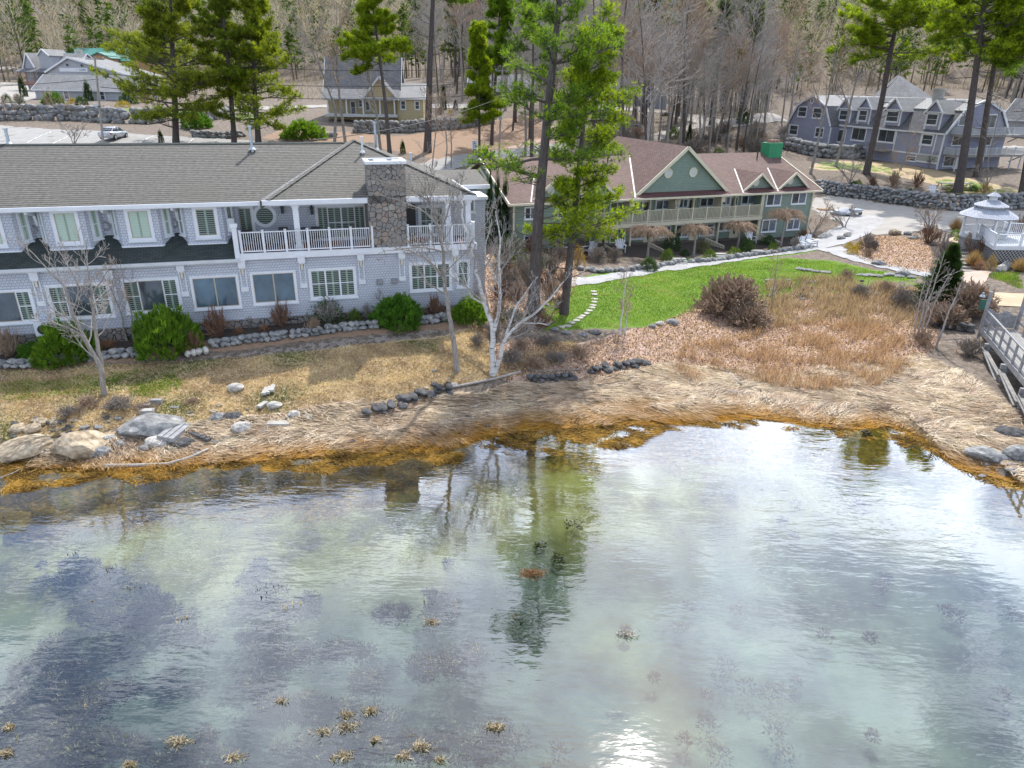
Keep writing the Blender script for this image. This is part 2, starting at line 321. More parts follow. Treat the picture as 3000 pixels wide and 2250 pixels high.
cpw += [np.array(q, float) for q in [(-30, 50, 2.8), (-12, 56, 3.0), (-45, 65, 4.5), (-70, 45, 2.8), (-10, 72, 4.5), (35, 60, 2.4), (60, 60, 3.2), (90, 60, 3.4), (110, 110, 5.5), (-120, 120, 9.0), (-120, 70, 6), (60, 35, 1.6), (45, 28, 1.0),
        (-60, 30, 1.4), (-140, 170, 11), (-60, 170, 11.5), (0, 150, 12), (50, 150, 10.5), (110, 160, 9), (170, 120, 8), (-200, 80, 9), (-180, 220, 14), (0, 200, 17), (100, 220, 15), (220, 220, 16), (300, 60, 6), (-300, 100, 12), (-125, 208, 12.0), (-100, 228, 13.0), (-150, 228, 13.0), (-70, 208, 13.5)]]
cpw = np.array(cpw)
def _phi(r): return r
_d = np.hypot(cpw[:, None, 0] - cpw[None, :, 0], cpw[:, None, 1] - cpw[None, :, 1])
_n = len(cpw); _A = np.zeros((_n + 3, _n + 3)); _A[:_n, :_n] = _phi(_d) - 1.2 * np.eye(_n); _A[:_n, _n] = 1; _A[:_n, _n + 1:] = cpw[:, :2]; _A[_n:, :_n] = _A[:_n, _n:].T
_W = np.linalg.solve(_A, np.concatenate([cpw[:, 2], [0, 0, 0]]))
def _sn(x, y, s, o=0): return np.sin(x * s + 1.7 * np.sin(y * s * .83 + o)) * np.cos(y * s * 1.13 + 1.3 * np.sin(x * s * .71 + o))
def height(x, y):
    x = np.atleast_1d(np.asarray(x, float)); y = np.atleast_1d(np.asarray(y, float)); sh = x.shape; x = x.ravel(); y = y.ravel(); out = np.empty(len(x))
    for i in range(0, len(x), 20000):
        a, b = x[i:i + 20000], y[i:i + 20000]; r = np.hypot(a[:, None] - cpw[:, 0], b[:, None] - cpw[:, 1])
        out[i:i + 20000] = _phi(r) @ _W[:_n] + _W[_n] + a * _W[_n + 1] + b * _W[_n + 2]
    ys = np.interp(x, SX, SY) + .35 * np.sin(x * 1.9) * np.sin(x * .73 + 1) + .12 * np.sin(x * 5.1); dd = y - ys
    far = np.clip((y - 238) / 80, 0, 1); far = far * far * (3 - 2 * far)
    out = out * (1 - far) + (17 + (y - 200) * .14) * far
    bumpy = .05 * _sn(x, y, 1.3) + .03 * _sn(x, y, 3.1, 2)
    inl = np.minimum(np.maximum(out, .05) + bumpy * np.clip(dd, 0, 1), .04 + dd * .16 + .03 * np.maximum(dd, 0) ** 2)
    sea = -np.minimum(1.7, .035 * -dd + .012 * dd * dd) + .05 * _sn(x, y, 1.1) * np.clip(-dd, 0, 1) - .01
    return np.where(dd > 0, inl, sea).reshape(sh)
def g(px, py, tmin=8, tmax=420):
    """where the sight line through a photo point meets the real ground"""
    d = ray(px, py); d = d / np.linalg.norm(d); t = np.concatenate([np.arange(tmin, 120, .4), np.arange(120, tmax, 1.5)]); P = d[None] * t[:, None]
    z = CAM_H + P[:, 2] - np.maximum(height(P[:, 0], P[:, 1]), 0); k = np.argmax(z < 0)
    if z[k] >= 0: k = len(t) - 1
    a = t[max(k - 1, 0)]; f = z[max(k - 1, 0)] / max(z[max(k - 1, 0)] - z[k], 1e-6); tt = a + (t[k] - a) * f
    x, y = d[0] * tt, d[1] * tt; return np.array([x, y, float(np.maximum(height(x, y), -.02)[0])])
def hz(x, y): return float(height(x, y)[0])
def inpoly(X, Y, poly):
    r = np.zeros(X.shape, bool); n = len(poly)
    for i in range(n):
        x0, y0 = poly[i][:2]; x1, y1 = poly[(i + 1) % n][:2]
        c = ((y0 > Y) != (y1 > Y)) & (X < (x1 - x0) * (Y - y0) / ((y1 - y0) if abs(y1 - y0) > 1e-9 else 1e-9) + x0); r ^= c
    return r
def gp(pts): return [g(*p) for p in pts]
XS = np.unique(np.concatenate([np.linspace(-900, -160, 24), np.arange(-160, -45, 2.), np.arange(-45, 62, .3), np.arange(62, 170, 2.), np.linspace(170, 900, 24)]))
YS = np.unique(np.concatenate([np.linspace(-60, 2, 10), np.arange(2, 20, .6), np.arange(20, 80, .3), np.arange(80, 150, .8), np.arange(150, 260, 3.), np.linspace(260, 900, 20)]))
GX, GY = np.meshgrid(XS, YS); GZ = height(GX, GY)
# lawns, beds and bare ground, as areas on the ground
ZN = {}
def zone(k, polys, v=1.0):
    m = ZN.setdefault(k, np.zeros(GX.shape))
    for p in polys: m[inpoly(GX, GY, p)] = v
LAWN = gp([(1695, 832), (1900, 800), (2100, 775), (2300, 755), (2420, 762), (2560, 790), (2700, 812), (2690, 830), (2550, 818), (2450, 832), (2330, 850), (2250, 890), (2170, 915), (2050, 890), (2035, 905), (1975, 935), (1900, 955), (1750, 962), (1640, 965), (1580, 950), (1570, 900), (1640, 870)])
LAWN2 = gp([(1680, 815), (1900, 772), (2100, 748), (2300, 728), (2400, 712), (2395, 735), (2200, 762), (2000, 788), (1700, 818)])
zone('lawn', [LAWN, LAWN2])
GPATCH = [gp(q) for q in ([(0, 1108), (80, 1110), (250, 1096), (350, 1090), (400, 1075), (470, 1075), (400, 1100), (300, 1140), (150, 1165), (0, 1180)], [(370, 1130), (500, 1095), (560, 1120), (490, 1160), (390, 1172)],
    [(2870, 800), (2990, 790), (2999, 850), (2950, 830)], [(20, 308), (420, 318), (640, 322), (640, 340), (300, 332), (0, 322)], [(600, 330), (760, 330), (740, 350), (640, 350)], [(100, 352), (190, 355), (160, 375), (110, 372)], [(1560, 955), (1640, 965), (1600, 985), (1520, 990)])]
zone('lawn', GPATCH, .45)
zone('lawn', [gp(q) for q in ([(2370, 495), (2560, 505), (2660, 520), (2600, 480), (2400, 470)], [(2780, 570), (2999, 600), (2999, 560), (2830, 520), (2700, 520)], [(1040, 352), (1290, 372), (1290, 350), (1080, 342)], [(2450, 830), (2700, 812), (2720, 850), (2400, 870)])], .42)
zone('dryg', [gp(q) for q in ([(2370, 495), (2560, 505), (2700, 530), (2999, 600), (2999, 560), (2830, 520), (2600, 475), (2400, 470)], [(1040, 372), (1290, 378), (1290, 350), (1080, 342)])])
zone('straw', [gp([(0, 1300), (300, 1270), (600, 1230), (900, 1185), (1250, 1160), (1420, 1150), (1500, 1120), (1800, 1100), (1950, 1060), (2300, 1100), (2550, 1060), (2700, 1050), (2850, 1120), (2999, 1280), (2999, 1420), (2800, 1360), (2700, 1280), (2500, 1250), (2200, 1215), (1900, 1235), (1500, 1245), (1300, 1305), (800, 1340), (0, 1372)])])
zone('dryg', [gp([(0, 1110), (600, 1060), (900, 1030), (1050, 1010), (1300, 985), (1420, 940), (1430, 1090), (1250, 1145), (900, 1185), (600, 1230), (0, 1290)])])
zone('litter', [gp([(1690, 1010), (1960, 935), (2050, 890), (2200, 920), (2400, 870), (2700, 840), (2750, 1000), (2700, 1050), (2300, 1100), (1950, 1060), (1800, 1100), (1500, 1120), (1440, 1090), (1440, 1010), (1560, 990)]), gp([(2560, 690), (2700, 700), (2760, 790), (2690, 800), (2550, 775), (2470, 740)])])
zone('litter', [gp([(1440, 700), (1600, 700), (1690, 760), (1690, 850), (1600, 960), (1440, 960), (1400, 860)]), gp([(1240, 480), (1310, 440), (1310, 380), (1650, 370), (1700, 400), (1400, 470)])], .8)
IN = Fr(at(1050, 925, 2.45), 16.4)
GB = Fr(at(2360, 685, 1.5), 21.2)
IEND = IN.uz(1386, 700)[0]
def strip(fr, u0, u1, w0, w1): return [fr.W(u0, w0), fr.W(u1, w0), fr.W(u1, w1), fr.W(u0, w1)]
zone('mulch', [strip(IN, -30, IEND + .5, -1.6, .3), strip(GB, -29, 2, -3.6, .3)])
zone('mulch', [gp([(2360, 470), (2560, 520), (2640, 545), (2640, 530), (2500, 490), (2380, 450)]), gp([(2780, 575), (2850, 590), (2990, 605), (2999, 590), (2850, 565)]), gp([(2720, 700), (2770, 720), (2800, 790), (2740, 790)]), gp([(2830, 690), (2930, 700), (2990, 790), (2850, 795)])])
zone('needle', [strip(IN, -22, IEND + 1, -2.6, -1.6), gp([(820, 380), (1150, 400), (1600, 330), (1600, 400), (1300, 470), (1150, 440), (760, 405)])], .8)
zone('gravel', [gp([(560, 1040), (800, 1015), (1060, 985), (1300, 955), (1320, 975), (1180, 1005), (1010, 1025), (800, 1050), (600, 1060)])], .5)
for k in ZN:   # one light blur so areas grow into one another
    for _ in range(5 if k == 'lawn' else 2):
        a = ZN[k]; a[1:-1, 1:-1] = (a[1:-1, 1:-1] * 4 + a[:-2, 1:-1] + a[2:, 1:-1] + a[1:-1, :-2] + a[1:-1, 2:]) / 8
def ground_mat():
    m, nt, b = new_mat('mixed_ground'); o = objc(nt)
    A = N(nt, 'ShaderNodeAttribute', attribute_name='za'); B = N(nt, 'ShaderNodeAttribute', attribute_name='zb')
    sa = N(nt, 'ShaderNodeSeparateColor'); LK(nt, A.outputs[0], sa.inputs[0]); sb = N(nt, 'ShaderNodeSeparateColor'); LK(nt, B.outputs[0], sb.inputs[0])
    big = noise(nt, .9, 6, o, .7); fine = noise(nt, 14, 8, o, .75); mid = noise(nt, 3.2, 6, o, .7)
    col = ramp(nt, mid, [(.3, (.06, .048, .038)), (.5, (.145, .115, .092)), (.7, (.26, .215, .175))])
    def lay(col, w, stops, thr=.5, sc=mid, tex=fine):
        ad = N(nt, 'ShaderNodeMath', operation='ADD'); LK(nt, w, ad.inputs[0]); LK(nt, sc, ad.inputs[1])
        f = ramp(nt, ad.outputs[0], [(thr + .42, (0, 0, 0)), (thr + .52, (1, 1, 1))])
        return mixc(nt, f, col, ramp(nt, tex, stops))
    col = lay(col, sb.outputs[1], [(.3, (.17, .10, .075)), (.45, (.33, .21, .165)), (.57, (.52, .40, .34)), (.7, (.66, .56, .50))], .45)
    col = lay(col, sa.outputs[1], [(.28, (.11, .078, .045)), (.45, (.33, .25, .15)), (.6, (.50, .40, .27)), (.75, (.62, .53, .38))], .45)
    col = lay(col, A.outputs[3], [(.28, (.16, .115, .065)), (.45, (.36, .27, .165)), (.6, (.50, .40, .26)), (.75, (.60, .50, .36))], .45)
    col = lay(col, sb.outputs[2], [(.3, (.13, .08, .05)), (.5, (.25, .165, .11)), (.7, (.37, .26, .18))], .45)
    col = lay(col, sb.outputs[0], [(.3, (.12, .11, .105)), (.5, (.24, .215, .195)), (.7, (.38, .35, .32))], .55)
    col = lay(col, sa.outputs[2], [(.3, (.018, .015, .014)), (.5, (.045, .035, .03)), (.7, (.09, .07, .055))], .45)
    col = lay(col, sa.outputs[0], [(.28, (.03, .08, .003)), (.48, (.09, .18, .01)), (.62, (.16, .27, .015)), (.72, (.36, .34, .12))], .45, big)
    ge = N(nt, 'ShaderNodeNewGeometry'); sp = N(nt, 'ShaderNodeSeparateXYZ'); LK(nt, ge.outputs['Position'], sp.inputs[0])
    wet = N(nt, 'ShaderNodeMapRange'); LK(nt, sp.outputs[2], wet.inputs[0]); wet.inputs[1].default_value = .02; wet.inputs[2].default_value = .3; wet.inputs[3].default_value = 1; wet.inputs[4].default_value = 0
    weed = ramp(nt, noise(nt, 5, 7, o, .75), [(.3, (.035, .025, .010)), (.47, (.16, .09, .015)), (.62, (.40, .22, .03)), (.78, (.52, .38, .15))])
    col = mixc(nt, wet.outputs[0], col, weed)
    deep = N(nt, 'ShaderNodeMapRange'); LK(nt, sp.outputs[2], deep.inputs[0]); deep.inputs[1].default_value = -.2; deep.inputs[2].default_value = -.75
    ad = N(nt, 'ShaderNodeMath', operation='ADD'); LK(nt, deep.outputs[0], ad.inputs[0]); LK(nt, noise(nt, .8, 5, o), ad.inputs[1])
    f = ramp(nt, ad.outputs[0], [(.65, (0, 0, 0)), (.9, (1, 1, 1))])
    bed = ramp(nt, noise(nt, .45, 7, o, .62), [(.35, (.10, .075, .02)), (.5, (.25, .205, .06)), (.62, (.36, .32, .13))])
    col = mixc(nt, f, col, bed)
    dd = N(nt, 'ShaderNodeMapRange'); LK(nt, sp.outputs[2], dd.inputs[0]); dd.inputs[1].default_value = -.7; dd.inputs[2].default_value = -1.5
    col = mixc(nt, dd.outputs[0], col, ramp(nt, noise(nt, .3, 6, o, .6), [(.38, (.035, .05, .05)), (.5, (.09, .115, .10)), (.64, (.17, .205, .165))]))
    LK(nt, col, b.inputs['Base Color']); b.inputs['Roughness'].default_value = .95; bump(nt, fine, b, .8, .06)
    return m
ny, nx = GX.shape
idx = np.arange(nx * ny).reshape(ny, nx)
Fq = np.stack([idx[:-1, :-1], idx[:-1, 1:], idx[1:, 1:], idx[1:, :-1]], -1).reshape(-1, 4)
me = np_mesh('ground', np.stack([GX, GY, GZ], -1).reshape(-1, 3), Fq, smooth=True)
def attr4(me, name, ks):
    a = me.color_attributes.new(name, 'FLOAT_COLOR', 'POINT'); q = np.zeros((nx * ny, 4), np.float32)
    for i, k in enumerate(ks): q[:, i] = ZN[k].ravel()
    a.data.foreach_set('color', q.ravel())
attr4(me, 'za', ['lawn', 'straw', 'mulch', 'dryg']); attr4(me, 'zb', ['gravel', 'litter', 'needle'])
M['ground'] = ground_mat()
tag(link_mesh('ground', me, M['ground']), kind='structure')
# ------------------------------------------------------------------ water
def water_mat():
    m = bpy.data.materials.new('sea_water'); m.use_nodes = True; nt = m.node_tree; nt.nodes.clear(); out = N(nt, 'ShaderNodeOutputMaterial')
    o = objc(nt); mp = N(nt, 'ShaderNodeMapping'); mp.inputs['Scale'].default_value = (.55, 1.5, 1); mp.inputs['Rotation'].default_value = (0, 0, .25); LK(nt, o, mp.inputs[0])
    n = noise(nt, 1.3, 3, mp.outputs[0], .5); n2 = noise(nt, 5, 2, mp.outputs[0], .5)
    ad = N(nt, 'ShaderNodeMath', operation='MULTIPLY_ADD', _1=.26); LK(nt, n2, ad.inputs[0]); LK(nt, n, ad.inputs[2])
    calm = ramp(nt, noise(nt, .13, 2, o), [(.38, (.25, .25, .25)), (.62, (1, 1, 1))])
    hh = N(nt, 'ShaderNodeMath', operation='MULTIPLY'); LK(nt, ad.outputs[0], hh.inputs[0]); LK(nt, calm, hh.inputs[1])
    bp = N(nt, 'ShaderNodeBump'); bp.inputs['Strength'].default_value = .5; bp.inputs['Distance'].default_value = .035; LK(nt, hh.outputs[0], bp.inputs['Height'])
    gl = N(nt, 'ShaderNodeBsdfGlossy'); gl.inputs['Roughness'].default_value = .03; gl.inputs['Color'].default_value = (.93, .96, 1, 1); LK(nt, bp.outputs[0], gl.inputs['Normal'])
    tr = N(nt, 'ShaderNodeBsdfTransparent'); tr.inputs[0].default_value = (.80, .90, .84, 1)
    fr = N(nt, 'ShaderNodeFresnel'); fr.inputs[0].default_value = 1.33; LK(nt, bp.outputs[0], fr.inputs['Normal'])
    mr = N(nt, 'ShaderNodeMapRange'); LK(nt, fr.outputs[0], mr.inputs[0]); mr.inputs[1].default_value = .015; mr.inputs[2].default_value = .16; mr.inputs[3].default_value = .05; mr.inputs[4].default_value = .93
    ms = N(nt, 'ShaderNodeMixShader'); LK(nt, mr.outputs[0], ms.inputs[0]); LK(nt, tr.outputs[0], ms.inputs[1]); LK(nt, gl.outputs[0], ms.inputs[2]); LK(nt, ms.outputs[0], out.inputs[0])
    return m
M['water'] = water_mat()
wb = MB(); wb.poly([(-900, -60, 0), (900, -60, 0), (900, 48, 0), (-900, 48, 0)]); tag(wb.build('water', M['water']), kind='structure')
# ------------------------------------------------------------------ paths and paved areas laid on the ground
def ribbon(name, pts, ws, mat, lift=.04, step=.4, world=False, kind='structure', jag=.06):
    P = np.array([p[:2] for p in (pts if world else gp(pts))]); 
    L = np.concatenate([[0], np.cumsum(np.hypot(*np.diff(P, axis=0).T))]); n = max(3, int(L[-1] / step)); t = np.linspace(0, L[-1], n)
    x = np.interp(t, L, P[:, 0]); y = np.interp(t, L, P[:, 1]); k = max(1, int(1.5 / step))
    for _ in range(k): x[1:-1] = (x[:-2] + 2 * x[1:-1] + x[2:]) / 4; y[1:-1] = (y[:-2] + 2 * y[1:-1] + y[2:]) / 4
    W = np.interp(t, L, ws); tx, ty = np.gradient(x), np.gradient(y); l = np.hypot(tx, ty); nx_, ny_ = -ty / l, tx / l
    K = max(4, int(max(ws) / .35)); V = []
    for j in range(K + 1):
        o = (j / K - .5) * (W + jag * (np.sin(t * 2.3 + j * 3) + np.sin(t * 5.1 + j))); a, b_ = x + nx_ * o, y + ny_ * o; V.append(np.stack([a, b_, height(a, b_) + lift], -1))
    V = np.stack(V, 1).reshape(-1, 3); i = np.arange(n * (K + 1)).reshape(n, K + 1)
    F = np.stack([i[:-1, :-1], i[:-1, 1:], i[1:, 1:], i[1:, :-1]], -1).reshape(-1, 4)
    return tag(link_mesh(name, np_mesh(name, V, F), mat), kind=kind)
def area(name, poly, mat, lift=.035, step=.5, kind='structure'):
    P = np.array([p[:2] for p in poly]); a = np.arange(P[:, 0].min(), P[:, 0].max(), step); b = np.arange(P[:, 1].min(), P[:, 1].max(), step)
    X, Y = np.meshgrid(a, b); inside = inpoly(X, Y, P); ny, nx = X.shape; i = np.arange(nx * ny).reshape(ny, nx)
    F = np.stack([i[:-1, :-1], i[:-1, 1:], i[1:, 1:], i[1:, :-1]], -1).reshape(-1, 4); keep = inside.ravel()[F].all(1)
    return tag(link_mesh(name, np_mesh(name, np.stack([X, Y, height(X, Y) + lift], -1).reshape(-1, 3), F[keep]), mat), kind=kind)
def gravel_mat(name, a, b_, c):
    m, nt, b = new_mat(name); o = objc(nt); n = noise(nt, 22, 6, o, .8); k = noise(nt, .8, 4, o)
    col = mixc(nt, .5, ramp(nt, n, [(.3, a), (.5, b_), (.7, c)]), ramp(nt, k, [(.3, a), (.6, b_), (.8, c)])); LK(nt, col, b.inputs['Base Color']); b.inputs['Roughness'].default_value = .95; bump(nt, n, b, .6, .02); return m
M['gravel'] = gravel_mat('pale_gravel', (.24, .24, .25), (.36, .36, .375), (.48, .48, .49))
M['asphalt'] = gravel_mat('old_asphalt', (.20, .20, .20), (.29, .285, .28), (.38, .375, .37))
M['asphalt2'] = gravel_mat('pale_asphalt', (.24, .23, .22), (.33, .31, .29), (.42, .40, .38))  # slightly paler, warmer asphalt
M['brickpath'] = gravel_mat('pink_paver_path', (.36, .27, .22), (.46, .35, .29), (.55, .44, .37))
M['dirt'] = gravel_mat('bare_dirt_path', (.34, .25, .16), (.46, .36, .25), (.56, .46, .34))
M['line'] = plain('road_paint', (.6, .6, .58), .8, .25, 6.)
ribbon('path', [(1640, 826), (1760, 818), (1900, 794), (2050, 774), (2200, 752), (2330, 733), (2420, 712), (2470, 690), (2520, 660), (2545, 630)], [2.2, 1.5, 1.5, 1.5, 1.6, 2.2, 3.4, 3.8, 3.6, 3.4], M['gravel'])
ribbon('path', [(2425, 728), (2500, 755), (2600, 782), (2700, 802), (2790, 822)], [2.4, 1.5, 1.3, 1.2, 1.2], M['gravel'], .05)
ribbon('path', [(2845, 795), (2835, 830), (2800, 880), (2770, 900)], [2.6, 2.0, 1.8, 1.6], M['brickpath'], .06)
ribbon('path', [(2950, 860), (2985, 900)], [2.4, 2.4], M['dirt'], .05)
ribbon('path', [(2850, 690), (2810, 715)], [2.4, 2.2], M['dirt'], .08)
area('driveway', gp([(2378, 580), (2430, 570), (2520, 583), (2640, 602), (2760, 618), (2880, 622), (3050, 615), (3050, 700), (2900, 680), (2780, 690), (2740, 668), (2640, 690), (2560, 690), (2500, 660), (2400, 640), (2360, 600)]), M['asphalt2'])
# ------------------------------------------------------------------ building helpers
class Wl:
    """a vertical wall plane in a building's local frame, seen from its right-hand outside"""
    def __init__(s, p0, p1): s.p = np.array(p0, float); d = np.array(p1, float) - s.p; s.L = float(np.hypot(*d)); s.d = d / s.L; s.n = np.array([s.d[1], -s.d[0]])
    def pt(s, a, o, z): q = s.p + s.d * a + s.n * o; return (q[0], q[1], z)
def slab(mb, wl, a0, a1, z0, z1, o0, o1):
    vs = [wl.pt(a, o, z) for z in (z0, z1) for (a, o) in ((a0, o1), (a1, o1), (a1, o0), (a0, o0))]
    mb.add(vs, [(0, 3, 2, 1), (4, 5, 6, 7), (0, 1, 5, 4), (1, 2, 6, 5), (2, 3, 7, 6), (3, 0, 4, 7)])
def window(par, wl, a0, a1, z0, z1, cells, trim=.13, tm='white', sash='white', name='window', sill=True, proud=.05, lbl=None):
    """trimmed window; cells are (share of width, 'dh' or 'pic', glass material)"""
    a0, a1 = min(a0, a1), max(a0, a1); z0, z1 = min(z0, z1), max(z0, z1)
    f = MB(); e = proud
    slab(f, wl, a0, a0 + trim, z0, z1, 0, e); slab(f, wl, a1 - trim, a1, z0, z1, 0, e)
    slab(f, wl, a0 + trim, a1 - trim, z1 - trim, z1, 0, e); slab(f, wl, a0 + trim, a1 - trim, z0, z0 + trim, 0, e)
    o = f.build(name, M[tm], par)
    if lbl: o['label'] = lbl
    if sill:
        q = MB(); slab(q, wl, a0 - .04, a1 + .04, z0 - .05, z0 + .02, 0, e + .05); q.build('sill', M[tm], o)
    A0, A1, Z0, Z1 = a0 + trim, a1 - trim, z0 + trim, z1 - trim; W = A1 - A0; a = A0; tot = sum(c[0] for c in cells)
    sb = MB(); sb2 = MB(); gm = {}
    for i, (fr_, kind, gmat) in enumerate(cells):
        b = a + W * fr_ / tot; s = .045 if kind != 'pic' else .035; S_ = sb2 if kind == 'pic' else sb
        slab(S_, wl, a, a + s, Z0, Z1, .003, e * .8); slab(S_, wl, b - s, b, Z0, Z1, .003, e * .8)
        slab(S_, wl, a + s, b - s, Z0, Z0 + s, .003, e * .8); slab(S_, wl, a + s, b - s, Z1 - s, Z1, .003, e * .8)
        if kind == 'dh': slab(S_, wl, a + s, b - s, (Z0 + Z1) / 2 - .025, (Z0 + Z1) / 2 + .025, .003, e * .7)
        if kind == 'grid':
            for k in range(1, 4): z = Z0 + (Z1 - Z0) * k / 4; slab(S_, wl, a + s, b - s, z - .012, z + .012, .003, e * .6)
            slab(S_, wl, (a + b) / 2 - .012, (a + b) / 2 + .012, Z0 + s, Z1 - s, .003, e * .62)
        gb = gm.setdefault((gmat, i), MB()); slab(gb, wl, a + s, b - s, Z0 + s, Z1 - s, -.03, .012)
        if gmat in ('shut_open', 'shut_closed'):
            m_ = gm.setdefault(('shutter_stile', i), MB()); slab(m_, wl, (a + b) / 2 - .05, (a + b) / 2 + .05, Z0 + s, Z1 - s, .012, .018)
        a = b
    if sb.v: sb.build('sash', M[sash], o)
    if sb2.v: sb2.build('frame', M['tan_frame' if sash == 'white' and tm == 'white' else sash], o)
    for (k, _i), q in gm.items(): q.build({'glass': 'pane', 'glass_blue': 'pane', 'curtain': 'curtain', 'blind': 'blind', 'shutter_stile': 'shutter_stile'}.get(k, 'shutter'), M[k], o)
    return o
M['shutter_stile'] = plain('shutter_stile', (.25, .33, .27), .5, .05)
def railing(par, wl, a0, a1, z, h, mat, post=1.25, bal=.115, pw=.11, bw=.032, foot=0.06, name='railing', caps=True):
    f = MB(); n = max(1, round((a1 - a0) / post)); st = (a1 - a0) / n
    for i in range(n + 1):
        c = a0 + i * st; slab(f, wl, c - pw / 2, c + pw / 2, z, z + h + .06, -pw / 2, pw / 2)
        if caps: slab(f, wl, c - pw * .65, c + pw * .65, z + h + .06, z + h + .09, -pw * .65, pw * .65)
    slab(f, wl, a0, a1, z + h - .05, z + h, -.045, .045); slab(f, wl, a0, a1, z + foot, z + foot + .06, -.03, .03)
    o = f.build(name, mat, par); b = MB(); m = int((a1 - a0) / bal)
    for i in range(m): c = a0 + (i + .5) * (a1 - a0) / m; slab(b, wl, c - bw / 2, c + bw / 2, z + foot + .06, z + h - .05, -bw / 2, bw / 2)
    b.build('balusters', mat, o); return o
def hull(mb, pts, th):
    """a slab whose top face is pts (counter-clockwise from above) and which is th thick"""
    n = len(pts); vs = list(pts) + [(p[0], p[1], p[2] - th) for p in pts]
    mb.add(vs, [list(range(n)), list(range(n, 2 * n))[::-1]] + [[i, n + i, n + (i + 1) % n, (i + 1) % n] for i in range(n)])
def wallbox(par, pts, z0, z1, mat, name='wall', closed=True):
    m = MB(); n = len(pts); m.prism(pts, z0, z1, 'z'); return m.build(name, mat, par)
def disc(mb, wl, a, z, r0, r1, o0, o1, n=20, k=0):
    """ring (r0 > 0) or disc on a wall"""
    for i in range(n):
        t0, t1 = 2 * pi * (i + k) / n, 2 * pi * (i + 1 + k) / n
        q = [(a + r * cos(t), z + r * sin(t)) for r, t in ((r0, t0), (r1, t0), (r1, t1), (r0, t1))]
        if r0 == 0: q = q[1:]
        lo = [wl.pt(x, o0, y) for x, y in q]; hi = [wl.pt(x, o1, y) for x, y in q]; c = len(q)
        mb.add(lo + hi, [list(range(c, 2 * c))] + [[j, (j + 1) % c, c + (j + 1) % c, c + j] for j in range(c)])
z5 = lambda x, y: (x / 2.949, 540 + y / 2.949)
z6 = lambda x, y: (650 + x / 2.949, 400 + y / 2.949)
# ------------------------------------------------------------------ the grey shingled inn by the water
inn = empty('inn', (*IN.P[:2], IN.P[2]), IN.az, 'long blue grey shingled inn with balcony, stone chimney and bay windows, nearest the water', 'building')
U0 = -27.0; DK = IN.uz(705, 745)[0]; ZD = IN.uz(1050, 728)[1]; U1 = IEND
front = Wl((0, 0), (1, 0)); WW = 1.85; DW = 2.3
ZW = IN.uz(512, 683, WW)[1]; ZE = IN.uz(500, 596, .5)[1]; ZS = IN.uz(400, 772, -.25)[1]
RW = 6.2; ZR = IN.uz(500, 421, RW)[1]
wallbox(inn, [(U0, 0), (DK - .01, 0), (DK - .01, 12), (U0, 12)], .25, ZS - .04, M['inn_wall'])
wallbox(inn, [(DK - .01, 0), (U1, 0), (U1, 12), (DK - .01, 12)], .25, ZD - .02, M['inn_wall'])
wallbox(inn, [(U0, WW), (DK, WW), (DK, 11.9), (U0, 11.9)], ZS - .3, ZE, M['inn_wall'])
wallbox(inn, [(DK, DW), (U1, DW), (U1, 11.9), (DK, 11.9)], ZD - .02, ZE - .05, M['inn_wall'])
wallbox(inn, [(U0, -.12), (U1 + .1, -.12), (U1 + .1, 12.1), (U0, 12.1)], -1.2, .25, M['cobble'], 'foundation')
# skirt roof below the bays
sk = MB(); hull(sk, [(U0, -.3, ZS), (DK - .12, -.3, ZS), (DK - .12, WW, ZW + .02), (U0, WW, ZW + .02)], .1); sk.build('skirt_roof', M['skirt_roof'], inn)
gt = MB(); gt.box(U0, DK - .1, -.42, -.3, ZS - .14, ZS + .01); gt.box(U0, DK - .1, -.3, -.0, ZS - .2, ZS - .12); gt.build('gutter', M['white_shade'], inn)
# main roof
EW = .45
mr = MB(); hull(mr, [(U0, EW, ZE), (DK + 8, EW, ZE), (DK + 8, RW, ZR), (U0, RW, ZR)], .12)
hull(mr, [(U0, RW, ZR), (DK + 8, RW, ZR), (DK + 8, 12.3, ZE), (U0, 12.3, ZE)], .12); mr.build('roof', M['inn_roof'], inn)
rc = MB(); rc.prism([(RW - .16, ZR - .03), (RW, ZR + .05), (RW + .16, ZR - .03)], U0, IN.uz(1010, 420, RW)[0], 'x'); rc.build('ridge_cap', M['skirt_roof'], inn)
fs = MB(); ul = IN.uz(785, 592, .1)[0]
fs.box(U0, ul + .3, EW - .1, EW, ZE - .2, ZE - .005); fs.box(U0, ul + .2, EW, WW + .4, ZE - .24, ZE - .16); fs.build('fascia', M['white'], inn)
# wing roof: hipped, a little proud of the main roof
AU = IN.uz(1037, 411, RW)[0]; ZA = IN.uz(1037, 411, RW)[1]; UR = IN.uz(1392, 574, 0.0)[0]; ZWg = IN.uz(1100, 579, 0.0)[1]
wr = MB(); A_ = (AU, RW, ZA); B_ = (ul, 0.0, ZWg); C_ = (UR, 0.0, ZWg); D_ = (UR, 12.4, ZWg); E_ = (ul, 12.4, ZWg)
wr.poly([B_, C_, A_]); wr.poly([C_, D_, A_]); wr.poly([D_, E_, A_]); wr.build('wing_roof', M['inn_roof'], inn)
hp = MB(); Lf = Vector(B_); Lt = Vector(A_)
hp.poly([B_, (ul - .42, .12, ZWg - .02), (AU - .42, RW, ZA - .12), A_]); hp.poly([(ul - .42, .12, ZWg - .02), (ul - .42, .3, ZWg - .5), (AU - .42, RW, ZA - .5), (AU - .42, RW, ZA - .12)]); hp.build('hip_edge', M['cafe_roof'], inn)
for a, b in ((A_, B_), (A_, C_)):
    q = MB(); q.bar(Vector(a) + Vector((0, 0, .02)), Vector(b) + Vector((0, 0, .02)), .26, .05); q.build('hip_cap', M['inn_roof'], inn)
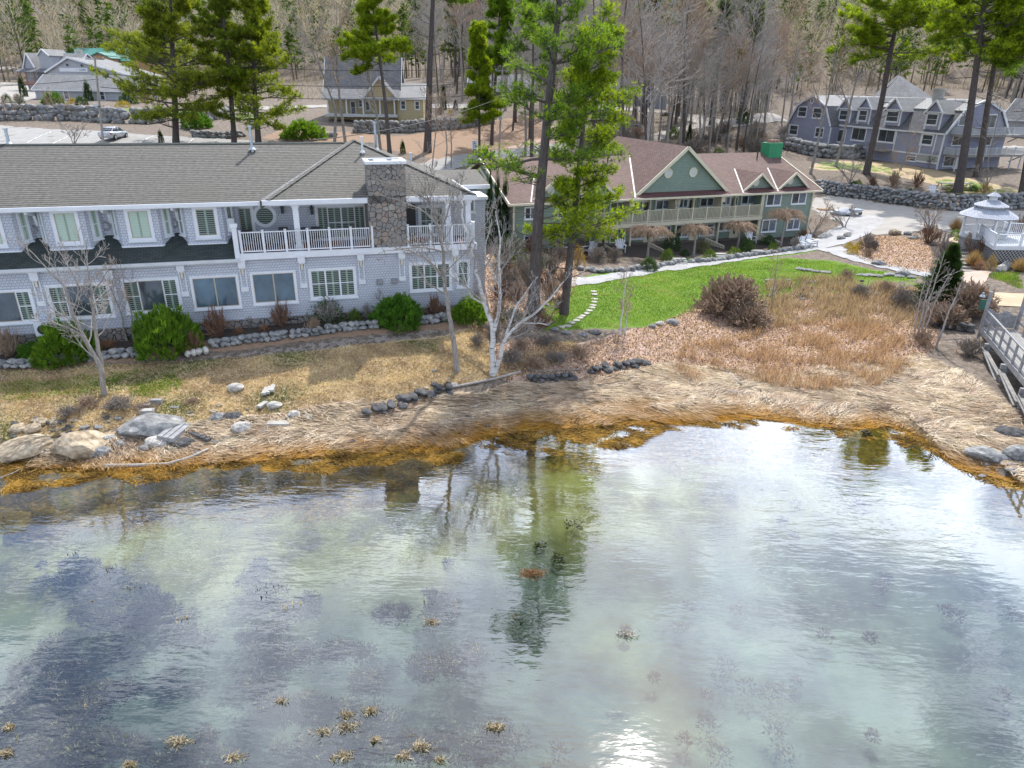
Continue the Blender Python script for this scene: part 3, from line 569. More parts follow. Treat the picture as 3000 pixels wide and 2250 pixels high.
f2 = MB(); f2.box(ul - .3, UR + .02, -.12, 0.0, ZWg - .24, ZWg + .0); f2.box(UR - .0, UR + .1, -.1, 12.3, ZWg - .24, ZWg - .0); f2.box(ul, UR, 0, DW, ZWg - .3, ZWg - .23); f2.build('fascia', M['white'], inn)
# rear right block
RB = empty('rear_wing', (0, 0, 0)); RB.parent = inn
ur1 = IN.uz(1421, 640, 3.6)[0]; ub = U1 - 1.2; zt = IN.uz(1400, 577, 3.6)[1]
wallbox(RB, [(ub, 3.6), (ur1, 3.6), (ur1, 9.), (ub, 9.)], -1, zt, M['inn_wall'])
z2 = IN.uz(1400, 540, 6.)[1]; x2 = IN.uz(1340, 540, 6.)[0]; x3 = IN.uz(1432, 540, 6.)[0]
wallbox(RB, [(x2, 6.2), (x3 - .3, 6.2), (x3 - .3, 11.5), (x2, 11.5)], zt - .1, z2, M['inn_wall'])
q = MB(); z3 = IN.uz(1330, 497, 9.)[1]; x4 = IN.uz(1250, 497, 9.)[0]; x5 = IN.uz(1395, 497, 9.)[0]
hull(q, [(x2, 5.8, z2), (x3, 5.8, z2), (x5, 9., z3), (x4, 9., z3)], .1); hull(q, [(x4, 9., z3), (x5, 9, z3), (x3, 12, z2), (x2, 12, z2)], .1); q.build('roof', M['inn_roof'], RB)
q = MB(); q.box(x2, x3, 5.68, 5.8, z2 - .25, z2); q.bar((x2, 5.75, z2), (x4, 9, z3 + .02), .14, .1); q.box(ub, ur1 + .12, 3.3, 3.6, zt - .12, zt + .06); q.box(ub, ur1 + .12, 3.6, 6.2, zt, zt + .07); q.build('fascia', M['white'], RB)
rw_ = Wl((0, 3.6), (1, 3.6))
for (tl, br) in (((1366, 578), (1392, 622)),):
    a0, h1 = IN.uz(*tl, 3.6); a1, h0 = IN.uz(*br, 3.6); window(RB, rw_, a0, a1, h0, h1, [(1, 'pic', 'glass')], .1)
# lower-floor windows
SO, SC = 'shut_open', 'shut_closed'
def wnd(tl, br, cells, w=0, wl=front, **k):
    a0, h1 = IN.uz(*tl, w); a1, h0 = IN.uz(*br, w); return window(inn, wl, a0, a1, h0, h1, cells, **k)
tri = [(.27, 'dh', SO), (.46, 'pic', 'glass'), (.27, 'dh', SO)]
wnd(z5(-230, 925), z5(345, 1190), tri, lbl='three part window at the far left end of the lower floor'); wnd(z5(380, 868), z5(1005, 1140), tri); wnd(z5(1035, 822), z5(1590, 1090), tri)
wnd(z5(1632, 795), z5(2095, 1062), [(.5, 'pic', 'glass_blue'), (.5, 'pic', 'glass_blue')]); wnd(z6(236, 1172), z6(665, 1432), [(.5, 'pic', 'glass_blue'), (.5, 'pic', 'glass_blue')])
wnd(z6(740, 1140), z6(1175, 1385), [(1, 'dh', SO)] * 3); wnd(z6(1613, 1092), z6(1990, 1322), [(1, 'dh', SO)] * 3); wnd(z6(2025, 1065), z6(2142, 1300), [(1, 'dh', SO)], trim=.1)
# corbelled pilasters with lamps
for (x, y0, y1, n) in ((98, 793, 885, 5), (317, 790, 868, 5), (527, 769, 857, 5), (706, 759, 843, 5), (881, 745, 832, 6), (1055, 737, 821, 6), (1175, 733, 811, 6), (1332, 724, 801, 6)):
    a, h1 = IN.uz(x, y0); h0 = IN.uz(x + 6, y1)[1]
    c = MB(); slab(c, front, a - .19, a + .19, h1 - .42, h1, 0, .22); slab(c, front, a - .24, a + .24, h1 - .06, h1 + .02, 0, .28); slab(c, front, a - .15, a + .15, h1 - .5, h1 - .42, 0, .16)
    slab(c, front, a - .16, a - .11, h0, h1 - .5, 0, .06); slab(c, front, a + .11, a + .16, h0, h1 - .5, 0, .06); slab(c, front, a - .19, a + .19, h0 - .2, h0 + .05, 0, .1)
    o = c.build('pilaster', M['white'], inn); l = MB(); slab(l, front, a - .055, a + .055, h1 - .82, h1 - .55, .0, .12); slab(l, front, a - .07, a + .07, h1 - .55, h1 - .51, 0, .14); l.build('wall_lamp', M['cream'], o)
# bays
BF = .9
def bay(xl, xr, yb, shut, tl, br):
    u0 = IN.uz(xl, 700, BF)[0]; u1 = IN.uz(xr, 700, BF)[0]; zb = ZS + (BF + .3) / (WW + .3) * (ZW - ZS) + .07; zt_ = ZE - .2; b = empty('bay_window', (0, 0, 0)); b.parent = inn; d = .60
    w_ = wallbox(b, [(u0, BF), (u1, BF), (u1 + d, WW + .05), (u0 - d, WW + .05)], zb, zt_, M['inn_wall'])
    tr = MB(); tr.prism([(u0 - .04, BF - .05), (u1 + .04, BF - .05), (u1 + d + .05, WW), (u0 - d - .05, WW)], zb - .07, zb, 'z'); tr.build('trim', M['white'], b)
    wf = Wl((0, BF), (1, BF)); a0, h1 = IN.uz(*tl, BF); a1, h0 = IN.uz(*br, BF); window(b, wf, a0, a1, h0, min(h1, zt_ - .03), [(1, 'pic', shut)], trim=.17, sash='white')
    sl = Wl((u0 - d, WW), (u0, BF)); sr = Wl((u1, BF), (u1 + d, WW))
    for s_ in (sl, sr): window(b, s_, .26, s_.L - .3, h0 + .12, zt_ - .06, [(1, 'dh', shut)], trim=.09)
    return b
bay(-62, 50, 748, SC, z5(-260, 235), z5(75, 540)); bay(143, 262, 739, SC, z5(415, 210), z5(732, 515)); bay(357, 474, 731, SC, z5(1060, 195), z5(1350, 485)); bay(553, 661, 722, SO, z5(1650, 178), z5(1910, 462))
rcs = Wl((0, WW), (1, WW))
for x in (z5(278, 390), z5(912, 360), z5(1500, 338)):
    a, z = IN.uz(*x, WW); q = MB(); disc(q, rcs, a, z, .15, .26, 0, .07, 14); q.build('wreath', M['timber2'], inn)
for x0, x1 in ((z5(205, 215), z5(255, 300)), (z5(868, 195), z5(890, 280)), (z5(1475, 178), z5(1490, 260))):
    a, z = IN.uz(*x0, EW); q = MB(); q.prism([(EW - .02, ZE - .2), (WW, ZE - .2), (WW, ZE - 1.15), (WW - .14, ZE - 1.1), (WW - .3, ZE - .6), (EW + .05, ZE - .36)], a - .06, a + .06, 'x'); q.build('bracket', M['white'], inn)
# balcony deck
dk = MB(); dk.box(DK - .05, U1 + .05, -.12, DW, ZD - .06, ZD + .02); dk.build('deck_floor', M['deck'], inn)
bd = MB(); bd.box(DK - .1, U1 + .12, -.24, -.12, ZD - .3, ZD + .04); bd.box(U1 + .05, U1 + .17, -.24, DW + 1, ZD - .3, ZD + .04); bd.build('deck_band', M['white'], inn)
dfr = Wl((0, -.1), (1, -.1)); c0 = IN.uz(1096, 700)[0]; c1 = IN.uz(1189, 700)[0]
railing(inn, dfr, DK + .1, c0 - .1, ZD + .04, 1.12, M['white']); railing(inn, dfr, c1 + .12, U1, ZD + .04, 1.12, M['white'])
railing(inn, Wl((U1 + .05, 0), (U1 + .05, 1)), .1, 3.4, ZD + .04, 1.12, M['white'])
zp = MB(); zp.box(DK - .26, DK - .02, -.3, .0, ZS - .1, ZD + 1.45); zp.box(DK - .32, DK + .04, -.36, .06, ZD + 1.45, ZD + 1.6); zp.box(DK - .22, DK - .08, -.2, DW, ZD, ZD + .9); zp.build('deck_end_post', M['white'], inn)
cu = IN.uz(868, 640, .25)[0]
for u in (cu, IN.uz(1312, 640, .25)[0], U1 - .25):
    q = MB(); q.box(u - .15, u + .15, .1, .4, ZD, ZWg - .26); q.box(u - .2, u + .2, .05, .45, ZWg - .42, ZWg - .26); q.box(u - .2, u + .2, .05, .45, ZD, ZD + .3); q.build('column', M['white'], inn)
dw = Wl((0, DW), (1, DW))
def door(par, wl, a0, a1, z0, z1, cells, trim=.12, tm='white'):
    return window(par, wl, a0, a1, z0, z1, cells, trim=trim, tm=tm, name='door', sill=False)
a0, h1 = IN.uz(*z6(112, 596), DW); a1 = IN.uz(*z6(288, 760), DW)[0]; door(inn, dw, a0, a1, ZD + .03, h1, [(1, 'pic', SO)], .16)
a0, h1 = IN.uz(*z6(795, 588), DW); a1 = IN.uz(*z6(1255, 700), DW)[0]; door(inn, dw, a0, a1, ZD + .03, h1, [(.7, 'pic', SO), (1, 'dh', SO), (1, 'dh', SO), (.7, 'pic', SO)], .16)
a0, h1 = IN.uz(*z6(1690, 590), DW); a1 = IN.uz(*z6(1930, 700), DW)[0]; door(inn, dw, a0, a1, ZD + .03, h1, [(1, 'dh', SO), (1, 'dh', SO)], .16)
q = MB(); a0, h1 = IN.uz(*z6(1590, 590), DW - .1); a1 = IN.uz(*z6(1675, 700), DW - .1)[0]; slab(q, dw, a0, a1, ZD + .1, h1, .0, .12); q.build('side_door', M['dark'], inn)
a, z = IN.uz(*z6(370, 685), DW); q = MB(); disc(q, dw, a, z, .45, .63, 0, .06, 28); o = q.build('round_window', M['white'], inn); q = MB(); disc(q, dw, a, z, 0, .46, 0, .02, 28); q.build('pane', M[SO], o)
for p in (z6(521, 630), z6(777, 638)):
    a, z = IN.uz(*p, DW); q = MB(); slab(q, dw, a - .08, a + .08, z - .2, z + .12, .05, .2); slab(q, dw, a - .1, a + .1, z + .12, z + .18, .0, .23); slab(q, dw, a - .05, a + .05, z - .06, z + .3, 0, .05); q.build('wall_lantern', M['dark'], inn)
for p in (z6(1362, 1255), z6(1487, 1248)):
    a, z = IN.uz(*p); q = MB(); slab(q, front, a - .17, a + .17, z - .15, z + .15, 0, .1); slab(q, front, a - .13, a + .13, z - .1, z + .1, .1, .13); q.build('wall_vent', M['timber2'], inn)
a, z = IN.uz(*z5(400, 1235)); q = MB(); slab(q, front, a - .42, a + .42, z - .35, z + .35, .05, .4); o = q.build('air_conditioner', M['white'], inn); q = MB(); disc(q, front, a - .05, z, .05, .25, .4, .42, 16); q.build('fan_grille', M['dark'], o)
a, z = IN.uz(*z5(2005, 345), 1.2); q = MB(); q.box(a - .2, a + .15, .95, 1.3, z - .35, z + .35); q.build('meter_box', M['white_shade'], inn)
# stone chimney
x0 = IN.uz(*z6(1267, 700))[0]; x1 = IN.uz(*z6(1592, 700))[0]; t0 = IN.uz(1072, 485, -.15)[0]; t1 = IN.uz(1186, 485, -.15)[0]; zt_ = IN.uz(1128, 481, -.15)[1]
ch = MB(); ch.box(x0, x1, -.15, DW + .1, ZD + .0, ZWg + .1); ch.box(t0 + .05, t1, -.15, 1.5, ZWg - .3, zt_); cho = ch.build('chimney', M['chim'], inn)
cp_ = MB()
for b in ((t0 - .05, t1 + .08, -.25, .0), (t0 - .05, t1 + .08, 1.35, 1.6), (t0 - .05, t0 + .2, 0, 1.35), (t1 - .17, t1 + .08, 0, 1.35)): cp_.box(b[0], b[1], b[2], b[3], zt_, zt_ + .16)
cp_.build('chimney_cap', M['white'], cho); cp_ = MB(); cp_.box(t0 + .2, t1 - .17, 0, 1.35, zt_ - .02, zt_ + .05)
cp_.build('flue_top', M['dark'], cho); cp_ = MB()
for k in (0, 1): u = t0 + .85 + k * 1.0; cp_.box(u - .35, u + .35, .35, 1.0, zt_ + .05, zt_ + .14)
cp_.build('flue', M['white'], cho)
# vent pipes on the roof
def roofz(u, w): return ZE + (w - EW) / (RW - EW) * (ZR - ZE)
for (x, y, h, w_, r, mt) in ((739, 435, 1.15, 5.3, .085, 'metal'), (26, 420, .7, 6.4, .08, 'metal'), (1062, 444, .75, 4.6, .06, 'white'), (1102, 436, 1.5, 7.0, .085, 'metal'), (1204, 480, .6, 7.5, .06, 'white')):
    a, z = IN.uz(x, y, w_); q = MB(); q.tube([(a, w_, z - .6), (a, w_, z + h)], r, 10); q.tube([(a, w_, z + h), (a, w_, z + h + .08)], r * 1.5, 10); q.tube([(a, w_, z - .05), (a, w_, z + .08)], [r * 2.6, r * 1.2], 10); q.build('vent_pipe', M[mt], inn)
# furniture on the balcony
def deck_chair(loc, rz, label):
    e = empty('deck_chair', loc, rz, label, 'chair', 'dark chairs on the balcony'); q = MB(); q.box(-.25, .25, -.25, .25, .4, .46); q.build('seat', M['dark'], e); q = MB(); q.cbox((0, .27, .72), (.5, .05, .55), 0, -.15); q.build('backrest', M['dark'], e)
    for sx in (-.22, .22):
        for sy in (-.22, .22): q = MB(); q.box(sx - .02, sx + .02, sy - .02, sy + .02, 0, .4); q.build('leg', M['dark'], e)
        q = MB(); q.box(sx - .025, sx + .025, -.25, .27, .62, .66); q.build('armrest', M['dark'], e)
zd = IN.P[2] + ZD + .02
for i, (px, w_, rz, lb) in enumerate(((735, 1.2, .6, 'dark balcony chair at the end beside the glazed side door'), (830, 1.5, 0, 'dark balcony chair left of the white column'), (887, 1.2, .2, 'dark balcony chair just right of the white column'), (922, 1.3, -.2, 'dark balcony chair in front of the french doors on their left'), (760, .8, 3.0, 'dark balcony chair below the round window, back to the railing'))):
    u = IN.uz(px, 680, w_)[0]; p = IN.W(u, w_); deck_chair((p[0], p[1], zd), IN.az + rz, lb)
u = IN.uz(795, 680, 1.2)[0]; p = IN.W(u, 1.2); e = empty('deck_table', (p[0], p[1], zd), IN.az, 'glass topped table between chairs on the balcony', 'table')
q = MB(); q.tube([(0, 0, .7), (0, 0, .73)], .55, 20); q.build('tabletop', M['glass'], e)
for k in range(4): q = MB(); a = k * pi / 2 + .4; q.bar((.4 * cos(a), .4 * sin(a), 0), (.4 * cos(a), .4 * sin(a), .7), .04); q.build('leg', M['dark'], e)
z7 = lambda x, y: (1350 + x / 2.949, 360 + y / 2.949)
z8 = lambda x, y: (1950 + x / 2.949, 380 + y / 2.949)
z4 = lambda x, y: (2250 + x / 2.949, y / 2.949)
z1 = lambda x, y: (x / 2.949, y / 2.949)
z2 = lambda x, y: (750 + x / 2.949, y / 2.949)
z3 = lambda x, y: (1500 + x / 2.949, y / 2.949)
# ------------------------------------------------------------------ the green guest house
gb = empty('guest_house', tuple(GB.P), GB.az, 'sage green two storey guest house with brown roof, cream balcony and one big gable', 'building')
GL = -31.5; b0, b1 = GB.uz(1712, 640, -.1)[0], GB.uz(2233, 610, -.1)[0]; RZ = 1.2
zf, zr = GB.uz(*z8(820, 765), -.15)[1], GB.uz(*z8(835, 640), -.15)[1]
ZEg, RWg, ZRg = 4.33, 7.2, 7.2
wallbox(gb, [(GL, 0), (b0 + .25, 0), (b0 + .25, 14), (GL, 14)], -1.5, ZEg - .1, M['green_wall'])
wallbox(gb, [(b1 - .1, 0), (0, 0), (0, 14), (b1 - .1, 14)], -1.5, ZEg - .1, M['green_wall'])
wallbox(gb, [(b0 + .25, RZ), (b1 - .1, RZ), (b1 - .1, 14), (b0 + .25, 14)], -1.5, ZEg - .1, M['green_wall'])
gw = MB(); gw.prism([(0, ZEg - .1), (14, ZEg - .1), (RWg, ZRg - .15)], -.02, 0.0, 'x'); gw.prism([(0, ZEg - .1), (14, ZEg - .1), (RWg, ZRg - .15)], GL, GL + .02, 'x'); gw.build('gable_wall', M['green_shingle'], gb)
mg = (ZRg - ZEg) / (RWg + .5); OL, OR = GL - .55, .6
rf = MB(); hull(rf, [(OL, -.5, ZEg), (OR, -.5, ZEg), (OR, RWg, ZRg), (OL, RWg, ZRg)], .14); hull(rf, [(OL, RWg, ZRg), (OR, RWg, ZRg), (OR, 2 * RWg + .5, ZEg), (OL, 2 * RWg + .5, ZEg)], .14)
rf.build('roof', M['red_roof'], gb)
tr = MB(); tr.box(OL, OR, -.62, -.5, ZEg - .17, ZEg - .01); tr.box(OL, OR, -.5, 0.02, ZEg - .2, ZEg - .15)
for x in (OL - .05, OR + .05):
    tr.bar((x, -.55, ZEg - .1), (x, RWg, ZRg - .07), .1, .26); tr.bar((x, 2 * RWg + .5, ZEg - .1), (x, RWg, ZRg - .07), .1, .26)
tr.bar((OL, 1.2, ZEg - .2), (OL, RWg, ZRg - .9), .1, .16); tr.bar((OL, RWg, ZRg - .9), (OL, 12, ZEg - .2), .1, .16)
tr.build('eave_trim', M['cream'], gb)
def gable(u, hw, za, wf, zb, win, big=False):
    """cross gable with its own roof: apex (u, za), front wall plane wf, half width hw"""
    G = empty('gable_dormer' if not big else 'main_gable', (0, 0, 0)); G.parent = gb; s_ = (za - zb) / hw
    wb = RWg + 6 if big else (za - ZEg) / mg - .5
    m = MB(); m.prism([(u - hw, zb), (u + hw, zb), (u, za - .08)], wf, wf + .1, 'y'); m.build('wall', M['green_shingle'], G)
    m = MB(); e = hw + .25; ze = za - s_ * e
    for sg in (-1, 1):
        pts = [(u + sg * e, wf - .3, ze), (u, wf - .3, za), (u, wb, za), (u + sg * e, (wb if big else wf + .2), ze)]
        if sg > 0: pts = pts[::-1]
        if not big:
            pass
        hull(m, pts[::-1], .09)
    m.build('roof', M['red_roof'], G)
    m = MB()
    for sg in (-1, 1): m.bar((u, wf - .34, za - .1), (u + sg * e, wf - .34, ze - .1), .09, .2 if not big else .28)
    m.build('rake_trim', M['cream'], G)
    wl = Wl((0, wf), (1, wf))
    for (a, z, r) in win:
        q = MB(); disc(q, wl, a, z, r * .72, r, 0, .07, 8, .5); o = q.build('octagon_window', M['cream'], G); q = MB(); disc(q, wl, a, z, 0, r * .74, 0, .03, 8, .5); q.build('pane', M['white_shade'], o)
    # valley flashing on the left: where the gable roof meets the main slope
    def vp(w): zz = ZEg + mg * (w + .5); return (u - (za - zz) / s_, w, zz + .03)
    w1 = min((za - ZEg) / mg - .5, RWg) - .15; p, q_ = Vector(vp(-.45)), Vector(vp(w1)); m = MB(); off = Vector((-.16, 0, 0))
    m.bar(p + off, q_ + off, .13, .03); m.build('valley_flashing', M['flash'], G)
    m = MB(); m.poly([(u - hw - .1, -.52, ZEg + .012), (u + hw + .1, -.52, ZEg + .012), (u + hw - .1, wf, ZEg + mg * (wf + .5) + .012), (u - hw + .1, wf, ZEg + mg * (wf + .5) + .012)]); m.build('skirt', M['porch_roof'], G)
WF = .35; zb_ = ZEg + mg * (WF + .5)
ow = lambda x, y: GB.uz(x, y, WF)
big = [(*ow(*z8(22, 375)), .45), (*ow(*z8(237, 367)), .45)]
gable(GB.uz(2012, 427, WF)[0], 4.75, 8.55, WF, zb_, big, True)
for ap, wp in (((2228, 506), z8(780, 455)), ((2328, 502), z8(1076, 440)), ((1752, 524), None), ((1620, 528), (1613, 558))):
    u, z = ow(*ap); win = [(*ow(*wp), .36)] if wp else [(u, 5.2, .36)]
    gable(u, 1.75, 6.05, WF, zb_, win)
gf = Wl((0, 0), (1, 0)); gr = Wl((0, RZ), (1, RZ))
def gwin(tl, br, w, wl):
    a0, h1 = GB.uz(*tl, w); a1, h0 = GB.uz(*br, w); window(gb, wl, a0, a1, h0, h1, [(.5, 'dh2', 'glass'), (.5, 'dh2', 'curtain')], trim=.07, sash='white', tm='white')
for tl, br in ((z7(550, 727), z7(652, 832)), (z7(835, 712), z7(970, 820)), (z7(543, 972), z7(640, 1060)), (z7(820, 957), z7(950, 1075)), (z8(877, 553), z8(990, 655)), (z8(1095, 542), z8(1205, 640)), (z8(837, 777), z8(945, 880)), (z8(1055, 770), z8(1150, 862))): gwin(tl, br, 0, gf)
for tl, br in ((z7(1105, 693), z7(1165, 775)), (z7(1290, 682), z7(1412, 770)), (z7(1485, 675), z7(1570, 757)), (z7(1685, 665), z7(1805, 748)), (z7(1885, 655), z7(1960, 735)), (z7(2070, 645), z7(2185, 722)), (z8(110, 597), z8(192, 677)), (z8(300, 587), z8(412, 665)), (z8(492, 575), z8(555, 652)), (z8(657, 565), z8(767, 643)),
               (z7(1055, 937), z7(1170, 1048)), (z7(1290, 917), z7(1417, 1030)), (z7(1460, 905), z7(1585, 1000)), (z7(1692, 890), z7(1808, 985)), (z7(1855, 880), z7(1962, 985)), (z7(2070, 872), z7(2182, 970)), (z8(450, 797), z8(560, 872)), (z8(660, 782), z8(768, 855))): gwin(tl, br, RZ, gr)
for i, (x, y) in enumerate((z7(1217, 690), z7(1612, 672), z7(2005, 655), z8(235, 597), z8(597, 577))):
    a, h = GB.uz(x, y, RZ); q = MB(); slab(q, gr, a - .45, a + .45, zf + .05, h, 0, .05); o = q.build('upper_door', M['cream'], gb); q = MB(); slab(q, gr, a - .33, a + .33, zf + .15, h - .12, .05, .07); q.build('screen', M['glass'], o)
for i, (x, y) in enumerate((z7(1235, 935), z7(1625, 905), z8(600, 800), z8(250, 822))):
    a, h = GB.uz(x, y, RZ); q = MB(); slab(q, gr, a - .5, a + .5, -.8, h, 0, .06); o = q.build('front_door', M['cream'], gb)
    q = MB(); wl = gr; n = 14; pts = [wl.pt(a + .16 * cos(2 * pi * k / n), .075, h - .75 + .4 * sin(2 * pi * k / n)) for k in range(n)]; q.poly(pts); q.build('oval_glass', M['glass'], o)
    q = MB(); slab(q, gr, a + .68, a + .8, h - .45, h - .2, 0, .14); q.build('porch_lamp', M['cream'], gb)
q = MB(); q.box(b0, b1, -.15, RZ, zf, zf + .14); q.build('balcony_floor', M['timber'], gb)
q = MB(); q.box(b0 - .05, b1 + .05, -.25, -.15, zf - .12, zf + .22); q.build('balcony_band', M['cream'], gb)
railing(gb, Wl((0, -.12), (1, -.12)), b0, b1, zf + .2, zr - zf - .26, M['cream'], post=1.6, bal=.14, bw=.05, name='balcony_railing')
for i, x in enumerate([z7(1272, 0)[0], z7(1455, 0)[0], z7(1668, 0)[0], z7(1850, 0)[0], z7(2055, 0)[0], z8(78, 0)[0], z8(278, 0)[0], z8(470, 0)[0], z8(640, 0)[0]]):
    u = GB.uz(x, 560, .5)[0]; q = MB(); q.box(u - .06, u + .06, .9 if i % 2 == 0 else -.05, RZ, zf + .14, ZEg - .2); q.build('partition', M['cream'], gb)
    if i % 2 == 1: q = MB(); q.box(u - .22, u + .22, -.2, -.08, ZEg - .75, ZEg - .2); q.build('lamp_box', M['cream'], gb)
for u in (b0 + .2, b0 - .05, b1, b1 - .15, 0, GL, (b0 + b1) / 2, b0 * .75 + b1 * .25, b0 * .25 + b1 * .75):
    q = MB(); q.box(u - .07, u + .07, -.12, .02, -1.3, zf - .1 if b0 + .3 < u < b1 - .3 else ZEg - .2); q.build('corner_post', M['cream'], gb)
for (x, y) in ((z7(530, 345)), z7(1272, 290), z8(795, 210)):
    u, z = GB.uz(x, y, 6.0); q = MB(); q.tube([(u, 6, z - 1), (u, 6, z + .3)], .07, 8); q.build('vent_pipe', M['dark'], gb)
u0 = GB.uz(2250, 455, 6)[0]; cz = GB.uz(2250, 421, 6)[1]
q = MB(); q.box(u0 + .05, u0 + 1.75, 6, 7.3, 6.0, cz + .05); q.build('wrapped_chimney', M['kelly'], gb)
for k in range(3): q = MB(); q.box(u0 + .35 + k * .42, u0 + .68 + k * .42, 6.3, 6.9, cz + .05, cz + .32); q.build('chimney_pot', M['brick'], gb)
# side deck at its right end
sd = MB(); sd.box(0, 3.6, 6.2, 9.4, 1.55, 1.7); sd.build('side_deck', M['timber'], gb); railing(gb, Wl((0, 6.3), (1, 6.3)), .1, 3.5, 1.7, .95, M['cream'], name='side_deck_railing'); railing(gb, Wl((3.5, 6.3), (3.5, 9.4)), .1, 3, 1.7, .95, M['cream'], name='side_deck_railing')
for x in (.4, 3.4):
    for y in (6.4, 9.2): q = MB(); q.box(x - .07, x + .07, y - .07, y + .07, -1, 1.55); q.build('deck_post', M['cream'], gb)
for (ua, ub_, w0, w1) in ((-18.4, -17.9, -.3, -2.2), (-12.2, -11.6, -.3, -2.4), (-5.9, -5.2, -.2, -2.5), (-22.8, -22.4, -.2, -2.0)):
    wl = Wl((ua, w0), (ub_, w1)); q = MB(); n = 12
    for k in range(n + 1): a = wl.L * k / n; z = -.15 - .35 * k / n; slab(q, wl, a - .03, a + .03, z - .6, z + .45, -.03, .03)
    q.bar(wl.pt(0, 0, .35), wl.pt(wl.L, 0, -.02), .08); q.bar(wl.pt(0, 0, -.4), wl.pt(wl.L, 0, -.75), .07); q.build('entry_railing', M['cream'], gb)
# ------------------------------------------------------------------ the lavender gambrel house
MN = Fr(at(2745, 495, 4.9), -74)
mn = empty('gambrel_house', tuple(MN.P), MN.az, 'lavender blue gambrel roofed guest house with white trim, dormers and balconies, upper right', 'building')
ZG, ZK, ZP = 4.6, 7.5, 8.85; WB = 2.0; WP = 5.3; W2 = 2 * WP; L0 = -31.5
# body, profile extruded along u
def gam(u0, u1, z0, par, name='wall'):
    m = MB(); m.prism([(0, z0), (W2, z0), (W2, ZG), (W2 - WB, ZK), (WP, ZP), (WB, ZK), (0, ZG)], u0, u1, 'x'); return m.build(name, M['man_wall'], par)
gam(-20.8, 0, -1, mn); gam(L0, -20.8, .6, mn)
m = MB(); hull(m, [(L0, -.25, ZG + .02), (.25, -.25, ZG + .02), (.25, WB - .05, ZK + .1), (L0, WB - .05, ZK + .1)], .12); hull(m, [(L0, W2 - WB, ZK + .1), (.25, W2 - WB, ZK + .1), (.25, W2 + .25, ZG), (L0, W2 + .25, ZG)], .12); m.build('lower_roof', M['man_roof'], mn)
m = MB(); hull(m, [(L0, WB - .2, ZK + .06), (.3, WB - .2, ZK + .06), (.3, WP, ZP + .12), (L0, WP, ZP + .12)], .12); hull(m, [(L0, WP, ZP + .12), (.3, WP, ZP + .12), (.3, W2 - WB + .2, ZK + .06), (L0, W2 - WB + .2, ZK + .06)], .12); m.build('upper_roof', M['man_roof2'], mn)
m = MB()
m.bar((.3, -.25, ZG), (.3, WB, ZK + .05), .12, .3); m.bar((.3, WB, ZK + .05), (.3, WP, ZP + .08), .12, .3); m.bar((.3, WP, ZP + .08), (.3, W2 - WB, ZK + .05), .12, .3); m.bar((.3, W2 - WB, ZK + .05), (.3, W2 + .2, ZG), .12, .3)
m.box(-20.8, .25, -.34, -.2, ZG - .16, ZG + .04); m.box(-.18, .06, -.06, 0, -1, ZG); m.box(-20.6, -.1, -.05, 0, 1.55, 1.75); m.build('white_trim', M['white'], mn)
mf = Wl((0, 0), (1, 0)); me_ = Wl((0, 0), (0, 1))
def mwin(tl, br, w=0, cells=None, nm='window', tmw=.16):
    a0, h1 = MN.uz(*tl, w); a1, h0 = MN.uz(*br, w); return window(mn, Wl((0, w), (1, w)), a0, a1, h0, h1, cells or [(1, 'dh', 'glass')], trim=tmw, name=nm)
# dormers along the front: face at w, roof running back
def dormer(xl, xr, ya, yb, ye, wl_, wtl, wbr, par=mn, cells=None):
    u0 = MN.uz(xl, yb, wl_)[0]; u1 = MN.uz(xr, yb, wl_)[0]; um = (u0 + u1) / 2; zb = MN.uz((xl + xr) / 2, yb, wl_)[1]; za = MN.uz((xl + xr) / 2, ya, wl_)[1]; ze = MN.uz((xl + xr) / 2, ye, wl_)[1]
    D = empty('dormer', (0, 0, 0)); D.parent = par
    m = MB(); m.prism([(u0, zb), (u1, zb), (u1, ze), (um, za - .1), (u0, ze)], wl_, WP - .6, 'y'); m.build('wall', M['man_wall'], D)
    e = .35; m = MB(); s_ = (za - ze) / ((u1 - u0) / 2)
    hull(m, [(u0 - e, wl_ - .3, ze - s_ * e * .6), (um, wl_ - .3, za + .05), (um, WP - .4, za + .05), (u0 - e, WP - .4, ze - s_ * e * .6)][::1], .08)
    hull(m, [(um, wl_ - .3, za + .05), (u1 + e, wl_ - .3, ze - s_ * e * .6), (u1 + e, WP - .4, ze - s_ * e * .6), (um, WP - .4, za + .05)], .08); m.build('roof', M['man_roof2'], D)
    m = MB(); y = wl_ - .32; m.bar((u0 - e, y, ze - s_ * e * .6 - .05), (um, y, za), .1, .22); m.bar((um, y, za), (u1 + e, y, ze - s_ * e * .6 - .05), .1, .22); m.box(u0 - e, u1 + e, wl_ - .3, wl_ - .1, ze - .12, ze + .04)
    m.box(u0 - .02, u0 + .2, wl_ - .07, wl_, zb, ze - .1); m.box(u1 - .2, u1 + .02, wl_ - .07, wl_, zb, ze - .1); m.build('trim', M['white'], D)
    a0, h1 = MN.uz(*wtl, wl_); a1, h0 = MN.uz(*wbr, wl_); window(D, Wl((0, wl_), (1, wl_)), a0, a1, h0, min(h1, ze - .16), cells or [(1, 'dh', 'glass')], trim=.12)
